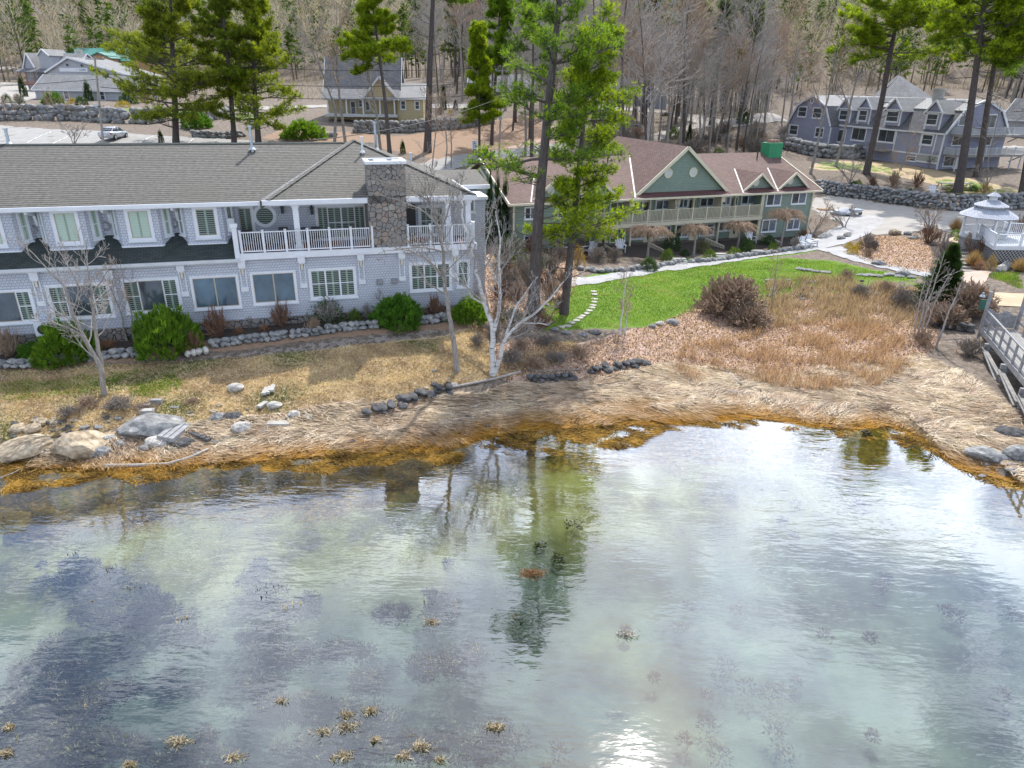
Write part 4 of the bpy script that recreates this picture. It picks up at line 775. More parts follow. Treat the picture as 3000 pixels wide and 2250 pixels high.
for q in ((z4(597, 0)[0], z4(700, 0)[0], z4(0, 840)[1], z4(0, 1090)[1], z4(0, 935)[1], .1, z4(625, 945), z4(690, 1045)), (z4(765, 0)[0], z4(870, 0)[0], z4(0, 840)[1], z4(0, 1085)[1], z4(0, 930)[1], .1, z4(782, 945), z4(848, 1050)),
          (z4(1003, 0)[0], z4(1135, 0)[0], z4(0, 845)[1], z4(0, 1085)[1], z4(0, 945)[1], -.1, z4(1028, 950), z4(1120, 1060)), (z4(1345, 0)[0], z4(1480, 0)[0], z4(0, 865)[1], z4(0, 1120)[1], z4(0, 965)[1], -.1, z4(1375, 975), z4(1455, 1088))): dormer(*q)
FD = [(1, 'pic', 'glass'), (1, 'pic', 'glass')]
mwin(z4(555, 1105), z4(660, 1235), 0, FD, 'door'); mwin(z4(735, 1095), z4(835, 1225), 0, FD, 'door'); mwin(z4(965, 1105), z4(1085, 1240), 0, FD, 'door')
mwin(z4(1330, 1150), z4(1415, 1262)); mwin(z4(1285, 1325), z4(1470, 1418), 0, [(1, 'pic', 'blind')] * 2, 'window', .14); mwin(z4(1200, 1340), z4(1275, 1400), 0, None, 'window', .1)
for x in (1320, 1440, 1090):
    u = MN.uz(*z4(x, 1250))[0]; q = MB(); slab(q, mf, u - .09, u + .09, 1.7, ZG - .15, 0, .05); q.build('trim_board', M['white'], mn)
# left wing: gambrel end facing the same way
WLn = -1.5; ul_, ur_ = -32.2, -21.0; um = (ul_ + ur_) / 2
pk = MN.uz(*z4(380, 820), WLn)[1]; LB = 1.5
lwg = empty('left_wing', (0, 0, 0)); lwg.parent = mn
pr = [(ul_, LB), (ur_, LB), (ur_, ZG - .3), (ur_ - 2.0, 7.3), (um, pk - .15), (ul_ + 2.0, 7.3), (ul_, ZG - .3)]
m = MB(); m.prism(pr, WLn, 9, 'y'); m.build('wall', M['man_wall'], lwg)
for nm, mat, segs in (('lower_roof', 'man_roof', ((2, 3), (5, 6))), ('upper_roof', 'man_roof2', ((3, 4), (4, 5)))):
    m = MB()
    for a, b in segs:
        p, q_ = pr[a], pr[b]; d = Vector((q_[0] - p[0], 0, q_[1] - p[1])); n_ = Vector((-d.z, 0, d.x)).normalized() * -.12
        if n_.z < 0: n_ = -n_
        vs = [(p[0], WLn - .3, p[1]), (p[0], 9, p[1]), (q_[0], 9, q_[1]), (q_[0], WLn - .3, q_[1])]; vs2 = [tuple(Vector(v) + n_) for v in vs]
        m.add(vs + vs2, [(0, 1, 2, 3), (7, 6, 5, 4), (0, 4, 5, 1), (1, 5, 6, 2), (2, 6, 7, 3), (3, 7, 4, 0)])
    m.build(nm, M[mat], lwg)
m = MB(); y = WLn - .32
for a, b in ((2, 3), (3, 4), (4, 5), (5, 6)): m.bar((pr[a][0], y, pr[a][1] + .05), (pr[b][0], y, pr[b][1] + .05), .1, .28)
m.box(ul_, ur_, WLn - .06, WLn, LB, LB + .25); m.box(ur_ - .25, ur_ + .02, WLn - .07, WLn, LB, ZG - .4); m.box(ul_, ul_ + .25, WLn - .07, WLn, LB, ZG - .4); m.build('trim', M['white'], lwg)
for tl, br in ((z4(268, 915), z4(328, 1015)), (z4(395, 925), z4(458, 1028)), (z4(193, 1073), z4(252, 1172)), (z4(415, 1095), z4(472, 1195))):
    a0, h1 = MN.uz(*tl, WLn); a1, h0 = MN.uz(*br, WLn); window(lwg, Wl((0, WLn), (1, WLn)), a0, a1, h0, h1, [(1, 'dh', 'glass')], trim=.14)
a, z = MN.uz(*z4(382, 872), WLn); q = MB(); n = 16
q = MB(); disc(q, Wl((0, WLn), (1, WLn)), a, z, .28, .48, 0, .07, 14); o = q.build('oval_window', M['white'], lwg); q = MB(); disc(q, Wl((0, WLn), (1, WLn)), a, z, 0, .3, 0, .03, 14); q.build('pane', M['glass'], o)
# right end: balconies, doors
for nm, tl, br, cells in (('door', z4(1660, 990), z4(1745, 1090), FD), ('door', z4(1880, 985), z4(1955, 1110), FD), ('window', z4(1600, 1170), z4(1690, 1262), FD), ('window', z4(1850, 1170), z4(1920, 1262), FD), ('window', z4(1525, 1345), z4(1625, 1440), FD), ('door', z4(1615, 1350), z4(1680, 1470), [(1, 'pic', 'white')])):
    a0, h1 = MN.wz(*tl, 0); a1, h0 = MN.wz(*br, 0); window(mn, me_, a0, a1, h0, h1, cells, trim=.14, name=nm, sill=False)
for z_, a0, a1, nm in ((4.55, .9, 11.2, 'upper_balcony'), (1.95, .5, 12.4, 'lower_balcony')):
    B = empty(nm, (0, 0, 0)); B.parent = mn; q = MB(); q.box(.02, 2.0, a0, a1, z_ - .25, z_); q.build('floor', M['timber'], B)
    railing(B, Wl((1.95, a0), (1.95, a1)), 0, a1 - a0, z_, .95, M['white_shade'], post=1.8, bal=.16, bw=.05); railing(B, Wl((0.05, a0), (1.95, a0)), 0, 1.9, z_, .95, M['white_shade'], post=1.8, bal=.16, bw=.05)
    for a in (a0 + .1, (a0 + a1) / 2, a1 - .1): q = MB(); q.bar((.05, a, z_ - 1.1), (1.7, a, z_ - .25), .12); q.build('bracket', M['timber2'], B)
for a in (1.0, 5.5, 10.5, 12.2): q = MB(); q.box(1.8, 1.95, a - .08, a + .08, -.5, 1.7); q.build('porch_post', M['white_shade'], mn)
u = MN.uz(*z4(1002, 1240))[0]; B = empty('small_balcony', (0, 0, 0)); B.parent = mn; q = MB(); q.box(u - 1.9, u + 1.9, -1.4, 0, 1.5, 1.7); q.build('floor', M['timber'], B); railing(B, Wl((u - 1.9, -1.35), (u + 1.9, -1.35)), 0, 3.8, 1.7, .95, M['timber2'], bal=.15, bw=.05)
cu_, cz_ = MN.uz(*z4(1485, 770), WP); q = MB(); q.tube([(cu_, WP, ZP - .3), (cu_, WP, cz_ - .15)], .75, 14); q.tube([(cu_, WP, cz_ - .15), (cu_, WP, cz_ + .1)], .95, 14); q.build('chimney', M['concrete'], mn)
# pyramid-roofed tower behind
TW = Fr(MN.P, -74); tp = MN.uz(*z4(1125, 645), 16); tb = MN.uz(*z4(1095, 830), 16)[1]; tl_ = MN.uz(*z4(915, 812), 14)[0]; tr_ = MN.uz(*z4(1265, 830), 14)[0]
q = MB(); n = 8; rr = (tr_ - tl_) / 2; pts = [((tl_ + tr_) / 2 + rr * cos(2 * pi * k / n + .39), 16 + rr * sin(2 * pi * k / n + .39)) for k in range(n)]; q.prism(pts, 0, tb, 'z'); q.build('tower_wall', M['man_wall'], mn)
q = MB(); pts = [((tl_ + tr_) / 2 + (rr + .5) * cos(2 * pi * k / n + .39), 16 + (rr + .5) * sin(2 * pi * k / n + .39), tb - .2) for k in range(n)]
for k in range(n): q.poly([pts[k], pts[(k + 1) % n], (tp[0], 16, tp[1])])
q.build('tower_roof', M['man_roof'], mn)
# ------------------------------------------------------------------ buildings up the slope
def house(name, label, fr, u0, u1, w0, w1, zb, ze, zr, wall, roof, trim='white', over=.4, axis='u', mats=M):
    h = empty(name, (*fr.P[:2], fr.P[2]), fr.az, label, 'building'); body(h, u0, u1, w0, w1, zb, ze, zr, wall, roof, trim, over, axis); return h
def body(h, u0, u1, w0, w1, zb, ze, zr, wall, roof, trim='white', over=.4, axis='u', wn='wall', rn='roof'):
    m = MB()
    if axis == 'u': m.prism([(w0, zb), (w1, zb), (w1, ze), ((w0 + w1) / 2, zr - .1), (w0, ze)], u0, u1, 'x')
    else: m.prism([(u0, zb), (u1, zb), (u1, ze), ((u0 + u1) / 2, zr - .1), (u0, ze)], w0, w1, 'y')
    m.build(wn, M[wall], h); m = MB(); t = MB(); o = over
    if axis == 'u':
        c = (w0 + w1) / 2; s_ = (zr - ze) / (c - w0); zo = ze - s_ * o
        hull(m, [(u0 - o, w0 - o, zo + .1), (u1 + o, w0 - o, zo + .1), (u1 + o, c, zr + .1), (u0 - o, c, zr + .1)], .12); hull(m, [(u0 - o, c, zr + .1), (u1 + o, c, zr + .1), (u1 + o, w1 + o, zo + .1), (u0 - o, w1 + o, zo + .1)], .12)
        t.box(u0 - o, u1 + o, w0 - o - .1, w0 - o, zo - .12, zo + .1)
        for x in (u0 - o - .05, u1 + o + .05): t.bar((x, w0 - o, zo), (x, c, zr), .1, .24); t.bar((x, c, zr), (x, w1 + o, zo), .1, .24)
    else:
        c = (u0 + u1) / 2; s_ = (zr - ze) / (c - u0); zo = ze - s_ * o
        hull(m, [(u0 - o, w0 - o, zo + .1), (c, w0 - o, zr + .1), (c, w1 + o, zr + .1), (u0 - o, w1 + o, zo + .1)], .12); hull(m, [(c, w0 - o, zr + .1), (u1 + o, w0 - o, zo + .1), (u1 + o, w1 + o, zo + .1), (c, w1 + o, zr + .1)], .12)
        y = w0 - o - .05; t.bar((u0 - o, y, zo), (c, y, zr), .1, .26); t.bar((c, y, zr), (u1 + o, y, zo), .1, .26)
    m.build(rn, M[roof], h); t.build('trim', M[trim], h)
def hw(h, fr, tl, br, w=0, cells=None, trim=.12, name='window', tm='white'):
    a0, h1 = fr.uz(*tl, w); a1, h0 = fr.uz(*br, w); return window(h, Wl((0, w), (1, w)), a0, a1, h0, h1, cells or [(1, 'dh', 'glass')], trim=trim, name=name, tm=tm)
LH = Fr(at(110, 300, 9.7), -7); l1 = LH.uz(402, 300)[0]; le = LH.uz(250, 262)[1]; lr = LH.uz(250, 221, 4)[1]
h = house('long_shop', 'long low grey house with pale shingle roof behind the stone wall, upper left', LH, 0, l1, 0, 8, -1.5, le, lr, 'grey_wall', 'cafe_roof')
for tl, br in (((130, 260), (150, 287)), ((155, 262), (176, 290)), ((183, 262), (206, 292)), ((289, 264), (311, 295)), ((353, 267), (372, 291))): hw(h, LH, tl, br, trim=.14)
CF = Fr(atD(137, 243, 182), -10)
def cfz(x, y, w=0): return CF.uz(*z1(x, y), w)
h = empty('cafe', tuple(CF.P), CF.az, 'pale grey cafe with a broad low gable and a lettered sign board, upper left', 'building')
cl, cr = cfz(400, 620)[0], cfz(1130, 650)[0]; ca = cfz(590, 495); 
m = MB(); pts = [cfz(405, 620), cfz(405, 720), cfz(1130, 740), cfz(1130, 655), cfz(590, 505)]; m.prism([(a, z - (0 if i not in (1, 2) else 1)) for i, (a, z) in enumerate(pts)], 0, 12, 'y'); m.build('wall', M['grey_wall'], h)
m = MB(); L_, A2, R2 = cfz(395, 622), cfz(590, 493), cfz(1145, 655)
hull(m, [(L_[0], -.4, L_[1]), (A2[0], -.4, A2[1]), (A2[0], 12.4, A2[1]), (L_[0], 12.4, L_[1])], .15); hull(m, [(A2[0], -.4, A2[1]), (R2[0], -.4, R2[1]), (R2[0], 12.4, R2[1]), (A2[0], 12.4, A2[1])], .15); m.build('roof', M['cafe_roof'], h)
m = MB(); m.bar((L_[0], -.45, L_[1] - .1), (A2[0], -.45, A2[1] - .1), .12, .4); m.bar((A2[0], -.45, A2[1] - .1), (R2[0], -.45, R2[1] - .1), .12, .4); m.build('trim', M['white'], h)
a0, s1 = cfz(512, 585); a1, s0 = cfz(762, 622); m = MB(); wl = Wl((0, 0), (1, 0)); slab(m, wl, a0, a1, s0, s1, .02, .12); sg = m.build('sign_board', M['white'], h)
def text(s_, size, par, loc, rot, mat, name='lettering', ext=.01):
    c = bpy.data.curves.new(name, 'FONT'); c.body = s_; c.size = size; c.extrude = ext; c.align_x = 'CENTER'; c.align_y = 'CENTER'; c.offset = .012 * size; c.resolution_u = 2
    o = bpy.data.objects.new(name, c); dg = bpy.context.evaluated_depsgraph_get(); C.objects.link(o); bpy.context.view_layer.update(); dg = bpy.context.evaluated_depsgraph_get()
    me = bpy.data.meshes.new_from_object(o.evaluated_get(dg)); bpy.data.objects.remove(o); o = link_mesh(name, me, mat, par); o.location = loc; o.rotation_euler = rot; return o
M['sign_ink'] = plain('dark_teal_lettering', (.03, .14, .17), .6, .05)
ta, tz = cfz(717, 605); text('CAFE', (s1 - s0) * .62, sg, (ta, -.135, tz), (pi / 2, 0, 0), M['sign_ink']).scale = (1.45, 1, 1)
ta2, tz2 = cfz(666, 604); text('&', (s1 - s0) * .38, sg, (ta2, -.135, tz2), (pi / 2, 0, 0), M['sign_ink'])
for p in ((585, 560), (711, 565)):
    a, z = cfz(*p); m = MB(); slab(m, wl, a - .12, a + .12, z - .25, z + .2, .1, .4); m.build('sign_lamp', M['dark'], h)
hw(h, CF, z1(430, 632), z1(500, 700), 0, [(1, 'pic', 'glass')], .1)
GS = Fr(atD(62, 236, 188), -10)
gz = lambda x, y, w=0: GS.uz(*z1(x, y), w)
h = empty('porch_shop', tuple(GS.P), GS.az, 'grey shop with steep front dormers and brown porch posts at the far left', 'building')
a0, e0 = gz(215, 585); a1, _ = gz(640, 600); rz_ = gz(300, 460, 5)[1]
body(h, a0, a1, 0, 10, -2, e0, rz_, 'grey_wall', 'cafe_roof')
for x0, xm, x1, yt in ((210, 228, 295, 458), (350, 388, 440, 425)):
    u0, zt0 = gz(x0, 570, -.5); u1 = gz(x1, 570, -.5)[0]; za = gz(xm, yt, -.5)[1]; D = empty('dormer', (0, 0, 0)); D.parent = h
    body(D, u0, u1, -.5, 6, e0 - .2, e0 + (za - e0) * (.15 if x0 < 300 else .7), za, 'grey_wall', 'cafe_roof', over=.25, axis='w')
m = MB(); hull(m, [(a0 - .6, -3, e0 - .9), (a1, -3, e0 - .9), (a1, 0, e0), (a0 - .6, 0, e0)], .15); m.build('porch_roof', M['man_roof'], h)
for x in (175, 225, 290): u = gz(x, 640, -2.7)[0]; m = MB(); m.box(u - .12, u + .12, -2.8, -2.6, -2, e0 - .9); m.build('porch_post', M['brick'], h)
u = gz(180, 640, -2.7)[0]; u2 = gz(400, 640, -2.7)[0]; m = MB(); m.box(u, u2, -2.8, -2.7, -1.1, -.1); m.build('porch_rail', M['brick'], h)
hw(h, GS, z1(255, 605), z1(330, 660), 0, [(1, 'dh', 'glass')] * 2)
TR = Fr(atD(235, 190, 208), -12); tz_ = lambda x, y, w=0: TR.uz(*z1(x, y), w)
h = empty('teal_roofed_store', tuple(TR.P), TR.az, 'tan store with a long teal metal roof at the edge of the woods, upper left', 'building')
u0, zt0 = tz_(600, 440, 6); u1 = tz_(1250, 450, 6)[0]; e_ = tz_(1000, 520)[1]; r_ = tz_(900, 420, 6)[1]
body(h, u0 + 1, u1, 0, 12, -5, e_, r_, 'tan_wall', 'teal_roof', 'teal_roof')
u0, _ = tz_(762, 500, -3); u1, _ = tz_(935, 510, -3); za = tz_(835, 452, -3)[1]; ze_ = tz_(762, 500, -3)[1]
D = empty('entrance_gable', (0, 0, 0)); D.parent = h; body(D, u0, u1 + 1, -3, 4, -5, ze_, za, 'tan_wall', 'teal_roof', 'teal_roof', .3, 'w'); hw(D, TR, z1(872, 518), z1(915, 565), -3, None, .1, tm='white'); hw(D, TR, z1(818, 528), z1(838, 545), -3, None, .08)
a0, b1_ = tz_(645, 428, 1); a1, b0_ = tz_(720, 472, 1); m = MB(); slab(m, Wl((0, 1), (1, 1)), a0, a1, b0_, b1_, 0, .2); o = m.build('roof_sign', M['cream'], h)
M['sign_grey'] = plain('faded_sign_lettering', (.16, .3, .34), .6, .1)
for k, (f0, f1) in enumerate(((.12, .88), (.2, .8))): m = MB(); zz = b0_ + (b1_ - b0_) * (.62 - .32 * k); slab(m, Wl((0, 1), (1, 1)), a0 + (a1 - a0) * f0, a0 + (a1 - a0) * f1, zz, zz + (b1_ - b0_) * .16, .2, .22); m.build('sign_stripe', M['sign_grey'], o)
# cream house with the big grey roof
YH = Fr(at(1172, 338, 10.0), 4)
yz = lambda x, y, w=0: YH.uz(*z2(x, y), w)
h = empty('cream_house', tuple(YH.P), YH.az, 'cream house with a tall grey shingle roof and porch, behind bare trees', 'building')
a0, _ = yz(590, 830); am, _ = yz(1215, 840); a1, ew = yz(1440, 845); ee = yz(900, 825)[1]; rr_ = yz(900, 495, 6)[1]
body(h, a0, am, 2, 11, -1, ee, rr_, 'yellow_wall', 'man_roof', over=.5)
m = MB(); hull(m, [(a0 - .4, -.4, ee - .25), (am + .3, -.4, ee - .25), (am + .3, 2.2, ee + .9), (a0 - .4, 2.2, ee + .9)], .12); m.build('porch_roof', M['man_roof'], h); m = MB(); m.box(a0 - .4, am + .3, -.5, -.4, ee - .5, ee - .22); m.build('porch_fascia', M['white'], h)
u0 = yz(930, 830, -.2)[0]; u1 = yz(1215, 830, -.2)[0]; za = yz(1070, 665, -.2)[1]; D = empty('porch_gable', (0, 0, 0)); D.parent = h; body(D, u0, u1, -.2, 6, ee - .3, ee - .2, za, 'yellow_wall', 'man_roof', over=.35, axis='w')
body(h, am, a1, 1, 8, -1, ew, yz(1330, 725, 4.5)[1], 'yellow_wall', 'man_roof2', over=.35)
for x in (620, 780, 925, 1070, 1195): u = yz(x, 900, -.2)[0]; m = MB(); m.box(u - .1, u + .1, -.3, -.1, 0, ee - .4); m.build('porch_post', M['white'], h)
m = MB(); m.box(a0, am, -.4, 2, -.3, .12); m.build('porch_floor', M['white_shade'], h)
for tl, br in (((1245, 865), (1298, 950)), ((1368, 870), (1418, 950))): hw(h, YH, z2(*tl), z2(*br), 1)
for tl, br in (((810, 870), (870, 990)), ((880, 860), (925, 930)), ((940, 870), (990, 960))): hw(h, YH, z2(*tl), z2(*br), 2)
# two small houses half hidden by trees in the middle
for nm, lb, P_, az, (xl, xr, yb, ye, yr), wm, rm in (('grey_cottage', 'pale grey cottage half hidden behind the tall pines, centre', (1570, 300), -5, (1372, 1560, 300, 262, 218), 'grey_wall', 'man_roof2'), ('grey_house', 'grey gabled house with a porch seen between bare trunks beyond the lane', (1850, 308), -14, (1740, 1870, 305, 272, 215), 'grey_wall', 'man_roof2')):
    A = g(*P_); F = Fr(A, az); e0 = F.uz((xl + xr) / 2, ye)[1]; r0 = F.uz((xl + xr) / 2, yr, 4)[1]; u0 = F.uz(xl, yb)[0]; u1 = F.uz(xr, yb)[0]
    h = house(nm, lb, F, u0, u1, 0, 8, -2, e0, r0, wm, rm)
    if nm == 'grey_house':
        a, b = F.uz(1880, 300, 1)[0], F.uz(1950, 300, 1)[0]; q = empty('side_wing', (0, 0, 0)); q.parent = h; body(q, a - 1, b, 1, 7, -2, e0 - .3, e0 + 1.6, 'grey_wall', 'man_roof2', axis='w')
        for x in (1842, 1905, 1920, 1935): u = F.uz(x, 290, -.5)[0]; m = MB(); m.box(u - .1, u + .1, -.6, -.4, -1.5, e0 - .3); m.build('porch_post', M['white'], h)
        hw(h, F, (1800, 276), (1815, 300), 0); hw(h, F, (1822, 276), (1838, 300), 0)
    else: hw(h, F, (1400, 268), (1420, 290), 0); hw(h, F, (1450, 268), (1470, 290), 0)
A = g(2975, 400); F = Fr(A, -60); h = house('wooded_cottage', 'dark roofed cottage among trees at the far right edge', F, -3, 8, 0, 7, -1, 3.2, 6.5, 'grey_wall', 'man_roof')
# ------------------------------------------------------------------ plant generators
def unit(v): return v / np.maximum(np.linalg.norm(v, axis=-1, keepdims=True), 1e-9)
def seg_mesh(name, segs, n=3):
    """segs (k, 8): p0, p1, r0, r1 -> tapered prisms"""
    s = np.asarray(segs, float); p0, p1, r0, r1 = s[:, :3], s[:, 3:6], s[:, 6], s[:, 7]; d = unit(p1 - p0)
    up = np.where(np.abs(d[:, 2:3]) > .9, np.array([[1., 0, 0]]), np.array([[0, 0, 1.]])); x = unit(np.cross(d, up)); y = np.cross(d, x)
    a = np.arange(n) * 2 * pi / n; ring = x[:, None] * np.cos(a)[None, :, None] + y[:, None] * np.sin(a)[None, :, None]
    V = np.concatenate([p0[:, None] + ring * r0[:, None, None], p1[:, None] + ring * r1[:, None, None]], 1).reshape(-1, 3)
    b = np.arange(len(s))[:, None] * 2 * n; k = np.arange(n); F = np.stack([b + k, b + (k + 1) % n, b + n + (k + 1) % n, b + n + k], -1).reshape(-1, 4)
    return np_mesh(name, V, F, smooth=True)
def blades(P, D, L, W, col, rng, flat=None):
    """thin triangles from P along D; col (n,3)"""
    P = np.asarray(P, float); D = unit(np.asarray(D, float)); n = len(P); r = rng.normal(size=(n, 3)); r = r if flat is None else r * flat + np.array([0, 0, 1.]); s = unit(np.cross(D, r)); L = np.broadcast_to(L, n)[:, None]; W = np.broadcast_to(W, n)[:, None]
    V = np.stack([P - s * W / 2, P + s * W / 2, P + D * L], 1).reshape(-1, 3); F = np.arange(3 * n).reshape(n, 3); return V, F, np.repeat(np.broadcast_to(col, (n, 3)), 3, 0)
def leaves(P, S_, col, rng, aspect=.6):
    """small quads with random facing"""
    n = len(P); a = unit(rng.normal(size=(n, 3))); b = unit(np.cross(a, rng.normal(size=(n, 3)))); S_ = np.broadcast_to(S_, n)[:, None]
    V = np.stack([P - a * S_ * .5, P + b * S_ * aspect * .5, P + a * S_ * .5, P - b * S_ * aspect * .5], 1).reshape(-1, 3); return V, np.arange(4 * n).reshape(n, 4), np.repeat(np.broadcast_to(col, (n, 3)), 4, 0)
def lerpc(a, b, t): t = np.asarray(t)[:, None]; return np.array(a) * (1 - t) + np.array(b) * t
def branch(segs, p, d, L, r, depth, rng, up=.15, wig=.25, kids=5, n=5, ang=.75, minr=.006, first=.25, kl=.55):
    """one limb and its offshoots, recursively"""
    q = p.copy(); d = d / np.linalg.norm(d); pts = [q.copy()]; ds = []
    for i in range(n):
        d = d + rng.normal(size=3) * wig * .5; d[2] += up / n * 2; d /= np.linalg.norm(d); q2 = q + d * L / n
        r0 = max(r * (1 - .8 * i / n), minr); r1 = max(r * (1 - .8 * (i + 1) / n), minr); segs.append((*q, *q2, r0, r1)); q = q2; pts.append(q.copy()); ds.append(d.copy())
    if depth <= 0: return
    for k in range(kids):
        t = first + (1 - first) * (k + rng.random() * .8) / kids; t = min(t, .98); i = min(int(t * n), n - 1); f = t * n - i; b = pts[i] * (1 - f) + pts[i + 1] * f
        o = rng.normal(size=3); o -= o @ ds[i] * ds[i]; o /= np.linalg.norm(o); dd = ds[i] * cos(ang) + o * sin(ang)
        branch(segs, b, dd, L * kl * (1.15 - .6 * t) * (.7 + .6 * rng.random()), max(r * .5 * (1 - .5 * t), minr), depth - 1, rng, up, wig, max(2, kids - 1), max(2, n - 1), ang, minr, .2, kl)
def limbs(trunk, rs, rng, segs, spec):
    """trunk polyline with limbs: spec = list of (t along trunk, direction, length, radius, depth, kids)"""
    T = np.array(trunk, float); n = len(T)
    for i in range(n - 1): segs.append((*T[i], *T[i + 1], rs[i], rs[i + 1]))
    for (t, d, L, r, dp, kd) in spec:
        i = min(int(t * (n - 1)), n - 2); f = t * (n - 1) - i; branch(segs, T[i] * (1 - f) + T[i + 1] * f, np.array(d, float), L, r, dp, rng, kids=kd)
def bare_tree(seed, H, r, crown=.4, spread=.22, nb=16, depth=3, kids=4, minr=.014, lean=(0, 0), up=.5, forks=1):
    """leafless tree: returns its trunk segments and twig segments, base at the origin"""
    rng = np.random.default_rng(seed); tr = []; tw = []
    for f in range(forks):
        n = 12; T = [np.zeros(3)]; d = np.array([lean[0] + rng.normal() * .03 + (f * .12 * (-1) ** f), lean[1] + rng.normal() * .03, 1.0]); hh = H * (1 - .12 * f)
        for i in range(n): d[:2] += rng.normal(size=2) * .035; d[2] = 1; T.append(T[-1] + d / np.linalg.norm(d) * hh / n)
        rs = [r * (1.25 if i == 0 else 1) * (1 - .9 * i / n) + minr for i in range(n + 1)]
        for i in range(n): tr.append((*T[i], *T[i + 1], rs[i], rs[i + 1]))
        T = np.array(T)
        for k in range(nb // forks):
            t = crown + (1 - crown) * (k + rng.random()) / (nb // forks) * .97; i = min(int(t * n), n - 1); fr = t * n - i; b = T[i] * (1 - fr) + T[i + 1] * fr; a = rng.random() * 2 * pi + k * 2.4
            el = .35 + .5 * t + rng.normal() * .12; dd = np.array([cos(a) * cos(el), sin(a) * cos(el), sin(el)]); L = hh * spread * (1.25 - .75 * (t - crown) / (1 - crown)) * (.7 + .6 * rng.random())
            branch(tw, b, dd, L, rs[i] * .42, depth - 1, rng, up * .4, .28, kids, 5, .7, minr, .2, .6)
    return tr, tw
def put_tree(name, parts, loc, rz=0, label=None, cat='tree', group=None):
    e = empty(name, tuple(loc), rz, label, cat, group)
    for nm, me, mat in parts:
        if len(me.materials): o = bpy.data.objects.new(nm, me); C.objects.link(o); o.parent = e
        else: link_mesh(nm, me, mat, e)
    return e
def pine(seed, H, r, cb, R, dens=1., lean=(0, 0), top=.35, c0=(.012, .035, .008), c1=(.075, .13, .012), tuft=.26, tw=.035, k=8, shape=None, asym=None, sub=6, dead=6, wh=.75):
    """white pine: trunk and whorled limbs carrying needle tufts in layers"""
    rng = np.random.default_rng(seed); tr = []; n = 14; T = [np.zeros(3)]; d = np.array([lean[0], lean[1], 1.0])
    for i in range(n): d[:2] += rng.normal(size=2) * .012; T.append(T[-1] + d / np.linalg.norm(d) * H / n)
    T = np.array(T); rs = [r * (1.2 if i == 0 else 1) * (1 - i / n) ** .8 + .02 for i in range(n + 1)]
    for i in range(n): tr.append((*T[i], *T[i + 1], rs[i], rs[i + 1]))
    def on(z): t = np.clip(z / H, 0, .999) * n; i = int(t); return T[i] * (1 - t + i) + T[i + 1] * (t - i), rs[i]
    TP, TD, TB = [], [], []
    def limb(b, a, el, L, r0, lvl):
        m = 6; p = b.copy(); dd = np.array([cos(a) * cos(el), sin(a) * cos(el), sin(el)])
        for i in range(m):
            dd = dd + rng.normal(size=3) * .10; dd[2] += .05; dd /= np.linalg.norm(dd); q = p + dd * L / m; f = i / m; tr.append((*p, *q, max(r0 * (1 - .8 * f), .012), max(r0 * (1 - .8 * (f + 1 / m)), .01)))
            if f > (.3 if lvl == 0 else 0.1):
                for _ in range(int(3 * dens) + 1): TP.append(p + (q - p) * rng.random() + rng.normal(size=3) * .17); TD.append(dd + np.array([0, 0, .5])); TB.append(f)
            if lvl < 1 and f > .15:
                for s_ in range(max(1, int(sub / 3))): limb(q, a + (-1) ** (s_ + i) * (.6 + .5 * rng.random()), .15 + rng.normal() * .15, L * .42 * (1.15 - f) * (.7 + .6 * rng.random()), r0 * .4, lvl + 1)
            p = q
    z = H * cb
    while z < H * .985:
        f = (z / H - cb) / (1 - cb); b, rr = on(z); env = shape(f) if shape else (1 - f) ** .65 * (.75 + .25 * sin(f * 9)) + .1
        for j in range(4 if f < .85 else 3):
            if rng.random() < .18: continue
            a = rng.random() * 2 * pi; L = R * env * (.55 + .6 * rng.random()); 
            if asym: L *= 1 + asym[1] * cos(a - asym[0])
            limb(b, a, -.05 + .55 * f + rng.normal() * .1, max(L, .3), rr * .28 + .015, 0)
        z += wh * (.7 + .6 * rng.random())
    for j in range(dead):
        b, rr = on(H * (cb * (.45 + .55 * rng.random()))); a = rng.random() * 6.28; branch(tr, b, np.array([cos(a), sin(a), .05]), R * .45, rr * .15, 1, rng, .1, .2, 3, 4, .7, .008)
    TP = np.array(TP); TD = unit(np.array(TD)); TB = np.array(TB); N_ = len(TP); P = np.repeat(TP, k, 0); D = unit(np.repeat(TD, k, 0) * .8 + rng.normal(size=(N_ * k, 3)) * .75)
    t = np.clip(.15 + .75 * TB + rng.normal(size=N_) * .25, 0, 1); col = lerpc(c0, c1, t); col = np.repeat(col, k, 0) * (.75 + .5 * rng.random((N_ * k, 1)))  # tufts turn yellower along each limb: sunlit tips put into the needle colour
    V, F, cc = blades(P, D, tuft * (.7 + .6 * rng.random(N_ * k)), tw, col, rng); return tr, (V, F, cc)
# ------------------------------------------------------------------ forest kinds (shared meshes)
def bare_kind(seed, mats=('bark_grey', 'bark_lichen'), **k):
    tr, tw = bare_tree(seed, **k); return [('trunk', seg_mesh('trunk', tr, 7), M[mats[0]]), ('crown', seg_mesh('crown', tw, 3), M[mats[1]])]
def pine_kind(seed, mat='bark_pine', **k):
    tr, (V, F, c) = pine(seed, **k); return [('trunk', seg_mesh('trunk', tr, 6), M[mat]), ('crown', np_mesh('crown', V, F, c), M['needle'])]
BK = [bare_kind(100 + i, H=20 + 2 * (i % 3), r=.2 + .03 * (i % 2), crown=(.38, .5, .42, .3, .55, .45)[i], spread=(.2, .17, .22, .24, .16, .2)[i], nb=26, depth=3, kids=5, minr=.022, mats=[('bark_grey', 'bark_lichen'), ('bark_grey', 'bark_grey'), ('bark_pine', 'bark_lichen'), ('bark_lichen', 'bark_lichen'), ('bark_grey', 'twig_tan'), ('bark_pine', 'twig_tan')][i]) for i in range(6)]
